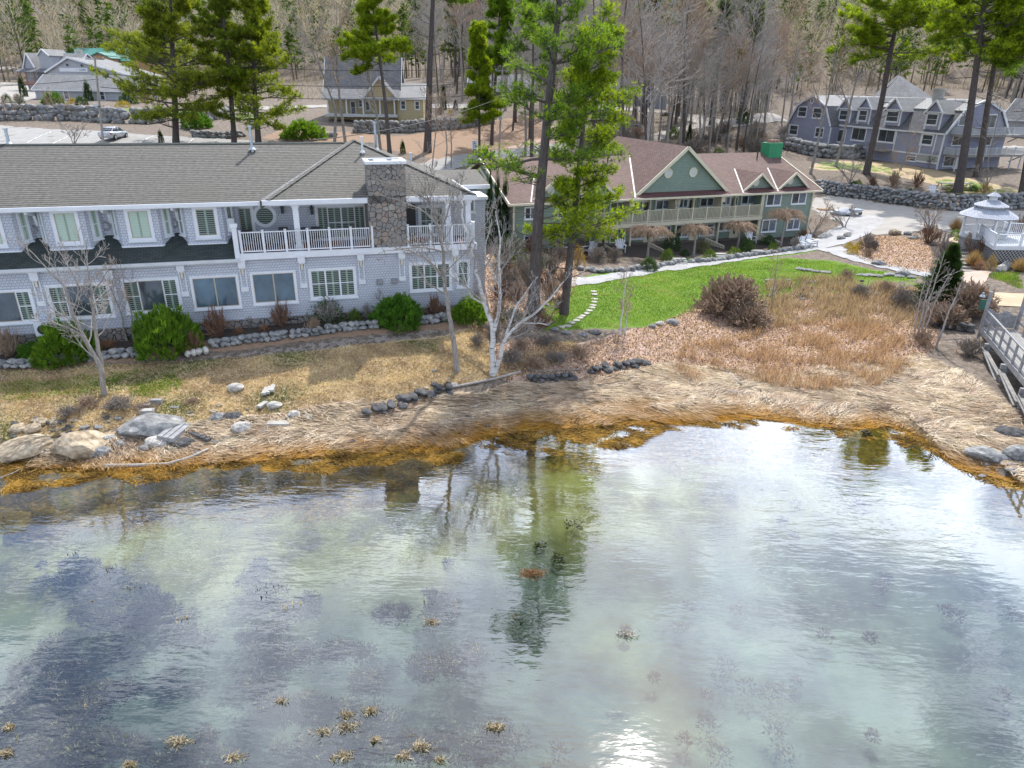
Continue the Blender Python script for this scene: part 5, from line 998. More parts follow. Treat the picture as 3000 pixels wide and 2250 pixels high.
PK = [pine_kind(200 + i, H=23 + i, r=.3, cb=(.45, .3, .55)[i], R=(4.2, 4., 3.6)[i], dens=.8, k=6, tuft=.42, tw=.075, wh=1.0, sub=4, c0=(.010, .028, .008), c1=[(.12, .19, .02), (.15, .21, .03), (.09, .16, .02)][i]) for i in range(3)]
FT = []   # everything planted so far, to keep trunks apart
def plant(kind, x, y, s, rz, label, name, group, z=None):
    e = put_tree(name, kind, (x, y, (hz(x, y) if z is None else z) - .15), rz, label, 'tree', group); e.scale = (s, s, s); FT.append((x, y)); return e
def inside_px(x, y):
    v = _M @ np.array([x, y, hz(x, y) - CAM_H]); return 1500 + F_PX * v[0] / v[2], 1125 + F_PX * v[1] / v[2]
# keep-out areas (pixel boxes of the buildings, lanes and lawns in front of which no trunk may stand)
KEEP = [(0, 190, 460, 425), (960, 150, 1240, 450), (1240, 300, 1420, 420), (1720, 200, 1960, 330), (2290, 380, 3010, 620), (1960, 440, 2300, 700), (0, 380, 1030, 480), (2250, 270, 2940, 470)]
rf_ = random.Random(21); cnt = 0; tries = 0
while cnt < 240 and tries < 6000:
    tries += 1; y = rf_.uniform(95, 215); x = rf_.uniform(-.80 * y, .84 * y); px, py = inside_px(x, y)
    if any(a < px < c and b < py < d for a, b, c, d in KEEP): continue
    if py > 330 and px < 1500: continue
    if px < 480 and y < 222: continue
    if px < 1250 and y < 125: continue
    if 480 < px < 1250 and py > 215: continue
    if px > 2250 and y < 128: continue
    if any((x - a) ** 2 + (y - b) ** 2 < 14 for a, b in FT): continue
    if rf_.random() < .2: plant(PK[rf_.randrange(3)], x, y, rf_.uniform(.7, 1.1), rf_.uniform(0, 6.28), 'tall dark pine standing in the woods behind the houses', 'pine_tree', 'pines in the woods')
    else: plant(BK[rf_.randrange(6)], x, y, rf_.uniform(.7, 1.15), rf_.uniform(0, 6.28), 'leafless grey tree standing in the woods behind the houses', 'bare_tree', 'leafless trees in the woods')
    cnt += 1
# leafless trees on the bank between the green house and the lane
ORD = 'first second third fourth fifth sixth seventh eighth ninth tenth eleventh twelfth thirteenth fourteenth fifteenth sixteenth seventeenth eighteenth nineteenth twentieth twenty-first twenty-second twenty-third'.split()
for i, (px, py, s) in enumerate(sorted(((1785, 372, .85), (1800, 350, .9), (1853, 395, .7), (1876, 378, .72), (1903, 408, .7), (1930, 411, .75), (1951, 412, .85), (2002, 420, .8), (2042, 447, .78), (2076, 447, .8), (2096, 430, .7), (2130, 446, .76), (2155, 430, .8), (2178, 446, .74), (2212, 441, .7), (2060, 400, .8), (2235, 400, .8), (2110, 380, .85), (1965, 380, .8), (2290, 360, .85), (2320, 330, .9), (1825, 330, .9), (2200, 360, .85)))):
    p = g(px, py); plant(BK[(i * 5 + 1) % 6], p[0], p[1], s * .92, i * 1.3, ORD[i] + ' leafless trunk from the left on the bank behind the brown roofed house', 'bare_tree', 'leafless trees on the bank behind the brown roof')
# distant woods on the hill
rng = np.random.default_rng(5); nT = 3000; X = rng.uniform(-330, 360, nT); Y = rng.uniform(212, 400, nT); Z = height(X, Y); Ht = rng.uniform(13, 24, nT); con = rng.random(nT) < .3
V0, F0, C0 = blades(np.stack([X, Y, Z], -1), np.stack([rng.normal(size=nT) * .05, rng.normal(size=nT) * .05, np.ones(nT)], -1), Ht, .45, lerpc((.07, .06, .055), (.22, .20, .185), rng.random(nT)), rng)
k = 120; ti = np.repeat(np.arange(nT), k); tf = rng.random(nT * k); wid = np.where(con[ti], 2.6 * (1.05 - tf), 2.8 * np.sqrt(np.clip(1 - (tf - .45) ** 2 * 2.6, .05, 1))); aa = rng.random(nT * k) * 6.28; rr = wid * np.sqrt(rng.random(nT * k))
P = np.stack([X[ti] + rr * np.cos(aa), Y[ti] + rr * np.sin(aa), Z[ti] + Ht[ti] * (.25 + .75 * tf)], -1); D = np.stack([np.cos(aa), np.sin(aa), np.where(con[ti], .15, 1.2)], -1) + rng.normal(size=(nT * k, 3)) * .35
cg = lerpc((.03, .07, .015), (.13, .19, .03), rng.random(nT * k)); hue = rng.random(nT)[ti]; cbn = lerpc((.36, .35, .34), (.42, .35, .32), hue) * (.6 + .7 * rng.random((nT * k, 1)))
V1, F1, C1 = blades(P, D, np.where(con[ti], 1.8, 2.6), np.where(con[ti], .8, .16), np.where(con[ti][:, None], cg, cbn), rng)
tag(link_mesh('distant_woods', np_mesh('distant_woods', np.concatenate([V0, V1]), np.concatenate([F0, F1 + len(V0)]), np.concatenate([C0, C1])), M['dry']), 'brown and green hillside woods reading as one mass behind everything', 'woods', kind='stuff')
# undergrowth of brush on the wooded slope
n = 75000; X = rng.uniform(-150, 200, n); Y = rng.uniform(100, 290, n); px = np.empty(n); 
v = _M @ np.stack([X, Y, height(X, Y) - CAM_H]); px = 1500 + F_PX * v[0] / v[2]; py = 1125 + F_PX * v[1] / v[2]
ok = ~np.any([(a < px) & (px < c) & (b < py) & (py < d) for a, b, c, d in KEEP], axis=0) & ((py < 300) | (px > 1750)); X, Y = X[ok], Y[ok]; Z = height(X, Y); n = len(X)
t = rng.random(n); V, F, c = blades(np.stack([X, Y, Z], -1), np.stack([rng.normal(size=n) * .6, rng.normal(size=n) * .6, np.ones(n)], -1), .5 + 1.6 * rng.random(n), .07, lerpc((.15, .13, .12), (.42, .36, .33), t), rng)
tag(link_mesh('brush', np_mesh('brush', V, F, c), M['dry']), 'dry brown brush covering the wooded slope', 'brush', kind='stuff')
# ------------------------------------------------------------------ named pines
def px_tree(seed, px, py, top, kindargs, label, name='pine_tree', group=None, dz=0):
    """a pine whose foot stands at (px, py) and whose tip is seen near top"""
    b = g(px, py); d = ray(*top); t = b[1] / d[1]; tip = np.array([d[0] * t, b[1], CAM_H + d[2] * t]); H = tip[2] - b[2]; lean = ((tip[0] - b[0]) / H, 0)
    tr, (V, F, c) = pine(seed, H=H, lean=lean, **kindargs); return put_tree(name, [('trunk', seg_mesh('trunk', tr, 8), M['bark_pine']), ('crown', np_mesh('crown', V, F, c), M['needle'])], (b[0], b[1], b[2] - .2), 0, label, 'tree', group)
BR = dict(c0=(.03, .085, .008), c1=(.32, .42, .015)); DK_ = dict(c0=(.022, .075, .01), c1=(.21, .33, .02))
px_tree(31, 1562, 930, (1622, -420), dict(r=.36, cb=.37, R=4.5, dens=.5, tuft=.25, tw=.038, k=9, wh=1.0, sub=6, dead=14, shape=lambda f: (.95 - .25 * f) * (.6 + .4 * abs(sin(f * 11 + .5))) * (1 if f < .8 else (1 - f) * 4 + .2), **DK_), 'tallest dark green pine in the centre, rising out of the top of the picture')
px_tree(32, 1652, 921, (1736, 58), dict(r=.26, cb=.27, R=3.3, dens=.6, tuft=.25, tw=.04, k=10, wh=.62, sub=6, dead=7, asym=(0, .25), shape=lambda f: (.8 + .2 * sin(f * 14)) * (1 - .55 * f) + .1, **BR), 'bright yellow green pine in the centre with a slanting trunk beside the stepping stones')
for i, (px, py, top, kw, lb) in enumerate((
    (515, 425, (505, -230), dict(r=.42, cb=.16, R=8.0, dens=.72, wh=.75, c0=(.05, .09, .01), c1=(.30, .35, .03)), 'broad loose yellow green pine behind the inn roof, right of the silver car'),
    (686, 425, (655, -260), dict(r=.34, cb=.3, R=4.6, dens=.75, wh=.75, c0=(.035, .08, .01), c1=(.22, .29, .02)), 'slim trunked pine behind the inn roof, middle one of the three left pines'),
    (757, 425, (725, -200), dict(r=.38, cb=.14, R=7.2, dens=.72, wh=.75, c0=(.04, .09, .01), c1=(.30, .36, .02)), 'bushy bright pine directly behind the vent pipe on the inn roof'),
    (1142, 452, (1105, -120), dict(r=.27, cb=.50, R=4.6, **BR), 'slender pine with layered branches in front of the cream house'),
    (1252, 445, (1285, -330), dict(r=.5, cb=.62, R=5.5, **DK_), 'thick trunked old pine right of the cream house'),
    (1405, 462, (1390, 60), dict(r=.17, cb=.3, R=3.2, wh=.6, **BR), 'small bright conical pine left of the central pines'),
    (1440, 425, (1470, -150), dict(r=.25, cb=.4, R=4.2, **DK_), 'pine just behind the small bright conical pine'),
    (2538, 507, (2720, -330), dict(r=.45, cb=.46, R=7.6, wh=.7, **BR), 'big bright pine leaning right in front of the lavender house'),
    (2806, 562, (2960, -380), dict(r=.5, cb=.48, R=7.6, wh=.7, **BR), 'big pine with a long bare trunk by the picnic table'),
    (2862, 517, (3010, -260), dict(r=.42, cb=.46, R=6.5, wh=.7, **DK_), 'darker pine right behind the balconies of the lavender house'),
    (2998, 575, (3120, -300), dict(r=.5, cb=.5, R=6.0, **BR), 'pine at the right edge of the picture beside the lane'),
    (1860, 348, (1895, -60), dict(r=.3, cb=.4, R=4.5, **DK_), 'dark pine in front of the grey gabled house'),
    (2009, 328, (2045, -120), dict(r=.32, cb=.45, R=4.5, **DK_), 'dark slanting pine left of the pale utility pole'))):
    a = dict(dens=1.5, tuft=.4, tw=.065, k=8, wh=.85, sub=6, dead=8); a.update(kw); px_tree(300 + i, px, py, top, a, lb)
# ------------------------------------------------------------------ leafless trees near the camera, grown along the limbs the photo shows
def traced(name, label, base, stems, seed, mats, twig=2, kids=5, minr=.008, tl=.34, dens=9, cat='tree', ang=.75):
    """stems: list of (list of photo points from low to high, depth offsets, r0, r1); twigs are grown from them at random"""
    rng = np.random.default_rng(seed); b = g(*base); tr = []; tw = []
    for pts, dy, r0, r1 in stems:
        n = len(pts); P = []
        for i, (x, y) in enumerate(pts): P.append(atD(x, y, b[1] + (dy[0] + (dy[1] - dy[0]) * i / (n - 1))) - b)
        P = np.array(P); L = np.concatenate([[0], np.cumsum(np.linalg.norm(np.diff(P, axis=0), axis=1))]); m = max(6, int(L[-1] / .35)); t = np.linspace(0, L[-1], m); Q = np.stack([np.interp(t, L, P[:, j]) for j in range(3)], -1)
        Q[1:-1] = (Q[:-2] + 2 * Q[1:-1] + Q[2:]) / 4; Q[1:-1] += rng.normal(size=(m - 2, 3)) * .02; R = np.linspace(r0, r1, m)
        if pts[0] == base: Q[0, 2] -= .25; R[0] *= 1.35
        for i in range(m - 1): tr.append((*Q[i], *Q[i + 1], R[i], R[i + 1]))
        st = .35 if pts[0] == base else .12
        for j in range(dens):
            f = st + (1 - st) * (j + rng.random()) / dens; i = min(int(f * (m - 1)), m - 2); dd = unit(Q[i + 1] - Q[i]); o = rng.normal(size=3); o -= o @ dd * dd; o = unit(o); branch(tw, Q[i], dd * .75 + o, L[-1] * tl * (1.1 - .6 * f), R[i] * .5, twig, rng, .3, .25, kids, 5, ang, minr)
    return put_tree(name, [('trunk', seg_mesh('trunk', tr, 8), M[mats[0]]), ('crown', seg_mesh('crown', tw, 3), M[mats[1]])], b, 0, label, cat)
zb = lambda x, y: (1400 + x / 2.949, 780 + y / 2.949)
zc = lambda x, y: (700 + x / 2.949, 900 + y / 2.949)
zd_ = lambda x, y: (x / 2.949, 900 + y / 2.949)
traced('birch_tree', 'white barked birch with two forking trunks beside the driftwood, centre', (1444, 1097), [
    ([(1444, 1097), zb(125, 700), zb(140, 560), zb(60, 330), zb(10, 150), (1388, 760), (1355, 640), (1350, 560)], (0, .4), .16, .03), ([zb(140, 560), zb(180, 430), zb(195, 200), z7(325, 1200), z7(345, 1000), z7(300, 760)], (0, 1.2), .11, .02),
    ([(1444, 1097), zb(175, 860), zb(190, 780), zb(240, 600), zb(370, 490), zb(500, 400), zb(640, 260), zb(740, 130)], (.1, -.6), .13, .02), ([zb(240, 600), zb(270, 480), zb(350, 320), zb(430, 200), zb(520, 90)], (.1, 1.0), .07, .015),
    ([zb(370, 490), zb(520, 490), zb(640, 510)], (-.2, -.9), .05, .01), ([zb(60, 330), zb(-60, 280), z7(-40, 1120), z7(-120, 1000)], (.2, -.5), .04, .01), ([zb(195, 200), z7(200, 1150), z7(240, 930), z7(270, 830)], (.6, 1.6), .05, .01)], 51, ('birch', 'bark_lichen'), kids=5, dens=9)
traced('bare_tree', 'grey barked leafless tree arching over the lawn in front of the stone chimney', (1341, 1087), [
    ([(1341, 1087), zc(1845, 250), zc(1810, 0), z6(1930, 1330), z6(1910, 1000), z6(1870, 780), z6(1790, 560), z6(1730, 400), z6(1650, 300)], (0, .6), .15, .015), ([z6(1910, 1000), z6(1800, 960), z6(1650, 955), z6(1450, 990)], (.2, -1), .05, .01),
    ([z6(1925, 1250), z6(1850, 1120), z6(1700, 1010), z6(1520, 960), z6(1350, 1010)], (.1, -.8), .06, .01), ([z6(1870, 780), z6(1750, 640), z6(1560, 560), z6(1330, 500)], (.3, -.4), .05, .01), ([z6(1880, 850), z6(1960, 640), z6(2010, 420), z6(2050, 300)], (.3, 1), .05, .01),
    ([z6(1790, 560), z6(1600, 430), z6(1400, 390), z6(1260, 350)], (.4, -.3), .03, .008), ([z6(1800, 600), z6(1830, 450), z6(1850, 330), z6(1800, 230)], (.4, .8), .03, .008)], 52, ('bark_grey', 'bark_grey'), kids=5, dens=9)
traced('bare_tree', 'grey leafless tree with a forked trunk on the grass bank at the left', (306, 1158), [
    ([(306, 1158), zd_(890, 620), zd_(840, 450), zd_(720, 260), z5(620, 1090), z5(560, 880), z5(430, 760), z5(330, 640), z5(250, 560)], (0, -.3), .13, .015), ([zd_(885, 600), zd_(860, 400), z5(815, 1180), z5(790, 950), z5(760, 750), z5(745, 560), z5(755, 470)], (0, .8), .11, .012),
    ([zd_(715, 250), z5(600, 1230), z5(450, 1195), z5(250, 1180)], (-.2, -1), .05, .01), ([z5(790, 950), z5(880, 830), z5(960, 720), z5(1010, 640)], (.4, 1), .04, .01), ([z5(620, 1090), z5(700, 900), z5(560, 650), z5(470, 530)], (-.2, .6), .04, .01), ([z5(800, 1050), z5(880, 1000), z5(960, 940)], (.2, -.5), .03, .01)], 53, ('bark_grey', 'bark_lichen'), kids=5, dens=9)
for i, (b, pts, lb) in enumerate((((372, 998), [(372, 998), z5(1040, 1100), z5(980, 960), z5(940, 820), z5(930, 690)], 'thin dark leafless tree against the inn wall, left of its twin'), ((393, 997), [(393, 997), z5(1140, 1150), z5(1090, 950), z5(1060, 780), z5(1040, 670)], 'thin dark leafless tree against the inn wall beside the large green shrub'))):
    traced('bare_tree', lb, b, [(pts, (0, -.2), .06, .01)], 60 + i, ('bark_grey', 'twig_tan'), kids=4, dens=8)
traced('young_birch', 'slim white young birch on the leaf litter, taller of the close pair', (1815, 984), [([(1815, 984), zb(1240, 420), zb(1275, 150), zb(1290, 20)], (0, 0), .07, .012)], 63, ('birch', 'twig_tan'), kids=4, dens=14, tl=.26)
traced('young_birch', 'slim white young birch on the leaf litter, shorter of the close pair', (1831, 981), [([(1831, 981), zb(1290, 400), zb(1315, 260), zb(1330, 170)], (0, .3), .05, .01)], 64, ('birch', 'twig_tan'), kids=4, dens=9, tl=.3)
traced('sapling', 'single bare sapling standing on the lawn edge beside the big brown bush', (2260, 886), [([(2260, 886), (2270, 830), (2276, 780), (2281, 735)], (0, 0), .05, .01)], 65, ('bark_grey', 'twig_tan'), kids=4, dens=8, tl=.3)
AS = lambda x, y: (2600 + x / 2.675, 780 + y / 2.675)
for i, (b, pts) in enumerate(((AS(205, 555), [AS(205, 555), AS(240, 320), AS(290, 130), AS(310, 20)]), (AS(235, 560), [AS(235, 560), AS(290, 280), AS(350, 80), AS(400, -60)]), (AS(258, 562), [AS(258, 562), AS(320, 280), AS(400, 60), AS(450, -120)]), (AS(275, 556), [AS(275, 556), AS(350, 340), AS(420, 180), AS(520, 20)]))):
    traced('aspen_tree', 'thin pale grey stem of the bare clump in front of the spruce', b, [(pts, (0, 0), .06, .012)], 66 + i, ('bark_lichen', 'bark_lichen'), kids=3, dens=9, tl=.22)['group'] = 'pale bare stems in front of the spruce'
traced('aspen_tree', 'pale bare tree leaning right on its own beside the walkway', AS(378, 640), [([AS(378, 640), AS(430, 500), AS(490, 340), AS(545, 210), AS(600, 80)], (0, 0), .07, .012), ([AS(378, 640), AS(400, 560), AS(410, 490)], (0, -.2), .05, .02)], 71, ('bark_lichen', 'bark_lichen'), kids=3, dens=8, tl=.25)
for i, (b, up_, lb) in enumerate(((z8(1270, 915), [z8(1270, 915), z8(1330, 830), z8(1390, 730), z8(1400, 640)], 'multi stemmed bare tree at the right corner of the green house'), (z8(1545, 845), [z8(1545, 845), z8(1500, 790), z8(1440, 750)], 'low sprawling bare tree beside the wheelbarrow'), (z4(1145, 1470), [z4(1145, 1470), z4(1200, 1320), z4(1220, 1200), z4(1240, 1130)], 'small bare tree in front of the round green shrub by the lavender house'),
    (z4(705, 1590), [z4(705, 1590), z4(730, 1470), z4(740, 1380), z4(735, 1300)], 'small bare tree on the upper lawn beside two clipped green shrubs'), ((2722, 672), [(2722, 672), (2722, 640), (2718, 610)], 'bare vase shaped tree above the round purple shrub by the steps'), (z7(785, 1140), [z7(785, 1140), z7(810, 1040), z7(830, 960), z7(870, 900)], 'small dark bare tree by the left windows of the green house'),
    ((2375, 509), [(2375, 509), z4(420, 1280), z4(480, 1000), z4(530, 800), z4(590, 480), z4(620, 250)], 'tall grey bare tree on the upper lawn before the lavender house left gable'), ((2448, 488), [(2448, 488), z4(620, 1300), z4(700, 950), z4(760, 700), z4(815, 480), z4(850, 200)], 'tall grey bare tree before the two left dormers of the lavender house'),
    ((2301, 417), [(2301, 417), z4(190, 1000), z4(225, 750), z4(240, 500), z4(270, 200)], 'slim tall bare tree left of the lavender house'), ((980, 425), [(980, 425), z2(690, 950), z2(600, 700), z2(480, 420), z2(380, 200)], 'large grey bare tree spreading in front of the cream house'), ((1012, 425), [(1012, 425), z2(730, 900), z2(700, 650), z2(690, 300), z2(700, 60)], 'upright grey bare tree in front of the cream house'),
    ((1115, 440), [(1115, 440), z2(1040, 980), z2(1010, 800), z2(960, 600), z2(940, 420)], 'dark bare tree between the porch and the slender pine'), ((170, 350), [(170, 350), z1(480, 960), z1(440, 850), z1(400, 780)], 'rounded bare tree standing above the parking lot wall'), ((218, 425), [(218, 425), z1(640, 1180), z1(650, 1120)], 'low bare shrub tree just behind the inn roof, left of the silver car'),
    ((1265, 495), [(1265, 495), z2(1540, 1280), z2(1560, 1050), z2(1540, 850)], 'tall thin bare sapling behind the inn near the lane'), ((1322, 492), [(1322, 492), z2(1690, 1280), z2(1680, 1000), z2(1650, 850)], 'thin bare sapling left of the speed sign'), ((1305, 493), [(1305, 493), z2(1650, 1280), z2(1630, 1000), z2(1560, 800)], 'slanting thin bare sapling behind the stone chimney'),
    ((2892, 545), [(2892, 545), z4(1900, 1400), z4(1960, 1150), z4(2010, 900)], 'bare tree beside the lower balcony of the lavender house'), ((20, 350), [(20, 350), z1(40, 960), z1(0, 850)], 'bare shrub tree at the far left edge above the wall'))):
    big_ = len(up_) >= 5; n_ = len(up_); st = [(up_, (0, .5), .22 if big_ else .09, .03)]
    if big_: st += [([up_[2], (up_[2][0] - 30, up_[2][1] - 90), (up_[2][0] - 60, up_[2][1] - 170)], (0, 2), .1, .02), ([up_[3], (up_[3][0] + 40, up_[3][1] - 80), (up_[3][0] + 55, up_[3][1] - 150)], (0, -2), .08, .02)]
    elif i not in (14, 15, 16): st += [([up_[0], (up_[0][0] + 14, up_[0][1] - 30), (up_[0][0] + 34, up_[0][1] - 62)], (0, -.6), .07, .02), ([up_[0], (up_[0][0] - 16, up_[0][1] - 32), (up_[0][0] - 36, up_[0][1] - 60)], (0, .6), .06, .02)]
    traced('bare_tree', lb, up_[0], st, 80 + i, ('bark_grey', 'bark_lichen' if i % 2 else 'twig_tan'), kids=5, dens=10 if big_ else 8, minr=.014 if i > 5 else .01, tl=.34 if big_ else .45)
# weeping cherries: a trunk and an umbrella of drooping twigs
def weeping(px, py, H, R, seed, label):
    rng = np.random.default_rng(seed); b = g(px, py); tr = [(0, 0, -.2, .02, 0, H * .35, .13, .1), (.02, 0, H * .35, -.03, 0, H * .7, .1, .08)]; tw = []
    for j in range(70):
        a = rng.random() * 6.28; R0 = R * (.35 + .65 * rng.random()); p = np.array([-.03, 0, H * (.62 + .1 * rng.random())]); m = 9; last = p
        for i in range(1, m + 1):
            f = i / m; q = p + np.array([cos(a) * R0 * f ** .8, sin(a) * R0 * f ** .8, H * .42 * sin(min(f * 1.5, 1.57)) * .8 - H * .55 * max(f - .45, 0) ** 1.3]) + rng.normal(size=3) * .05; tw.append((*last, *q, .03 * (1 - f) + .011, .03 * (1 - f) + .009)); last = q
            if i > 3:
                for _ in range(3): branch(tw, q, rng.normal(size=3) * .7 + np.array([cos(a), sin(a), -.9]), .45, .009, 0, rng, -.3, .3, 0, 3, minr=.008)
    return put_tree('weeping_cherry', [('trunk', seg_mesh('trunk', tr, 8), M['bark_grey']), ('crown', seg_mesh('crown', tw, 3), M['twig_tan'])], b, 0, label, 'tree', 'weeping cherries in front of the green house')
for i, (px, py, H, R, lb) in enumerate(((1896, 757, 2.9, 2.0, 'second weeping cherry from the left, in front of the lower windows'), (2031, 750, 2.9, 1.5, 'third weeping cherry from the left, with the pale trunk beside the clipped shrub'), (2160, 728, 2.6, 1.7, 'fourth weeping cherry, low and rounded below the small entry railing'), (2287, 720, 3.6, 1.9, 'tallest weeping cherry at the right end of the green house'), (1745, 745, 2.7, 1.7, 'leftmost weeping cherry beside the white armchair'))): weeping(px, py, H, R, 90 + i, lb)
# spruce by the walkway
def spruce(px, py, top, R, label):
    rng = np.random.default_rng(77); b = g(px, py); d = ray(*top); t = b[1] / d[1]; H = CAM_H + d[2] * t - b[2]; n = 5200; f = rng.random(n) ** .8; a = rng.random(n) * 6.28; lay_ = .78 + .22 * np.sin(f * 46); r = R * (1 - f) ** .85 * lay_ * (.55 + .45 * rng.random(n)) * (1 + .15 * np.sin(a * 3)); P = np.stack([r * np.cos(a), r * np.sin(a), H * (.06 + .92 * f) - r * .12], -1)
    D = np.stack([np.cos(a), np.sin(a), .1 + .5 * f], -1); kk = 5; P = np.repeat(P, kk, 0); D = np.repeat(D, kk, 0) + rng.normal(size=(n * kk, 3)) * .45; col = lerpc((.012, .035, .016), (.085, .14, .04), rng.random(n * kk) ** 1.5); V, F, c = blades(P, D, .3, .05, col, rng)
    return put_tree('spruce_tree', [('trunk', seg_mesh('trunk', [(0, 0, -.2, 0, 0, H * .95, .14, .02)], 8), M['bark_pine']), ('crown', np_mesh('crown', V, F, c), M['needle'])], b, 0, label, 'tree')
spruce(2748, 905, (2777, 715), 1.9, 'dark green spruce behind the pale bare stems at the foot of the steps')
# ------------------------------------------------------------------ shrubs (a few meshes per kind, shared)
def dome(n, rng, W=1, Hh=1, low=.0):
    a = rng.random(n) * 6.28; u = rng.random(n) ** .7; th = u * pi / 2; r = (.86 + .14 * rng.random(n)) * (1 + .16 * np.sin(a * 3 + 1 + th * 2) + .1 * np.sin(a * 7 + th * 6)); P = np.stack([np.cos(a) * np.sin(th) * r, np.sin(a) * np.sin(th) * r, np.cos(th) * r], -1); P[:, 2] = low + P[:, 2] * (1 - low); return P
def sh_mugo(seed, c0, c1, n=900, L=.17):
    rng = np.random.default_rng(seed); P = dome(n, rng); P *= (.72 + .28 * rng.random((n, 1)) ** .5); D = unit(P * np.array([.7, .7, .5]) + np.array([0, 0, .75])); k = 11; f = rng.random(n * k)
    V, F, c = blades(np.repeat(P, k, 0) + rng.normal(size=(n * k, 3)) * .02, np.repeat(D, k, 0) + rng.normal(size=(n * k, 3)) * .4, L, .035, lerpc(c0, c1, np.clip(np.repeat(rng.random(n), k) * .5 + f * .6, 0, 1)), rng); return np_mesh('foliage', V, F, c)
def sh_leaf(seed, c0, c1, n=3600, s=.07):
    rng = np.random.default_rng(seed); P = dome(n, rng); P *= (.8 + .2 * rng.random((n, 1))); V, F, c = leaves(P, s * (.7 + .6 * rng.random(n)), lerpc(c0, c1, rng.random(n)), rng, .6); return np_mesh('foliage', V, F, c)
def sh_twig(seed, n=34, mat=None, minr=.010, kids=5, spreadz=.9):
    rng = np.random.default_rng(seed); tw = []
    for i in range(n):
        a = rng.random() * 6.28; e = .35 + .65 * rng.random(); d = np.array([cos(a) * (1 - e) * 1.3, sin(a) * (1 - e) * 1.3, e * spreadz + .1]); branch(tw, np.array([cos(a) * .06, sin(a) * .06, -.02]), d, .95 * (.75 + .3 * rng.random()), .022, 2, rng, .1, .3, kids, 5, .5, minr, .3, .42)
    return seg_mesh('stems', tw, 3)
def sh_grass(seed, c0, c1, n=900):
    rng = np.random.default_rng(seed); a = rng.random(n) * 6.28; e = rng.random(n); D = np.stack([np.cos(a) * (1 - e) * .9, np.sin(a) * (1 - e) * .9, .35 + e], -1); V, F, c = blades(np.stack([np.cos(a) * .1, np.sin(a) * .1, np.zeros(n)], -1), D, .7 + .45 * rng.random(n), .03, lerpc(c0, c1, rng.random(n)), rng); return np_mesh('blades', V, F, c)
KS = {'mugo': [('foliage', sh_mugo(1, (.025, .085, .008), (.20, .34, .035)), 'needle')], 'mugo2': [('foliage', sh_mugo(2, (.02, .08, .01), (.15, .31, .04), 1100, .13), 'needle')],
      'box': [('foliage', sh_leaf(3, (.05, .11, .012), (.17, .26, .03)), 'leaf')], 'boxdark': [('foliage', sh_leaf(4, (.015, .055, .015), (.06, .13, .03)), 'leaf')], 'rhodo': [('foliage', sh_leaf(5, (.02, .06, .015), (.09, .15, .04), 2200, .11), 'leaf')],
      'pale': [('foliage', sh_leaf(6, (.09, .11, .06), (.22, .22, .10), 1800, .1), 'leaf')], 'yellow': [('foliage', sh_leaf(7, (.28, .20, .01), (.48, .38, .03), 3000, .07), 'leaf')], 'forsythia': [('stems', sh_twig(8, 20), 'twig_tan'), ('flowers', sh_leaf(9, (.30, .19, .02), (.45, .33, .04), 1500, .06), 'leaf')],
      'red': [('stems', sh_twig(10, 42), 'twig_red')], 'tan': [('stems', sh_twig(11, 40), 'twig_tan')], 'grey': [('stems', sh_twig(12, 34), 'bark_lichen')], 'brown': [('stems', sh_twig(13, 48), 'bark_grey'), ('dead_leaves', sh_leaf(14, (.12, .06, .03), (.25, .14, .08), 500, .06), 'dry')],
      'orange': [('stems', sh_twig(15, 30, kids=4), 'twig_tan'), ('leaves', sh_leaf(16, (.30, .10, .03), (.45, .19, .06), 900, .07), 'dry')], 'grass': [('blades', sh_grass(17, (.24, .15, .07), (.5, .36, .2)), 'dry')],
      'mix': [('stems', sh_twig(18, 40), 'bark_lichen'), ('foliage', sh_leaf(19, (.02, .06, .01), (.08, .14, .03), 900, .08), 'leaf')], 'mound': [('stems', sh_twig(21, 110, kids=6, spreadz=.55, minr=.012), 'twig_tan'), ('dry_twigs', sh_twig(22, 70, kids=6, spreadz=.5, minr=.012), 'twig_tan')], 'cone': [('foliage', sh_mugo(20, (.008, .03, .008), (.05, .09, .02), 700, .1), 'needle')]}
def shrub(kind, px, py, wpx, hpx, label, name='shrub', cat='shrub', group=None, sq=1.0):
    b = g(px, py); px_m = F_PX / math.hypot(b[0], b[1], CAM_H - b[2]); R = wpx / px_m / 2; H = hpx / px_m / .96 * (1 if hpx < wpx * .7 else 1)
    e = put_tree(name, [(nm, me, M[mt]) for nm, me, mt in KS[kind]], (b[0], b[1], b[2] - .03), (px * .37) % 6.28, label, cat, group); e.scale = (R, R * sq, max(H - R * .2, .5 * H)); return e
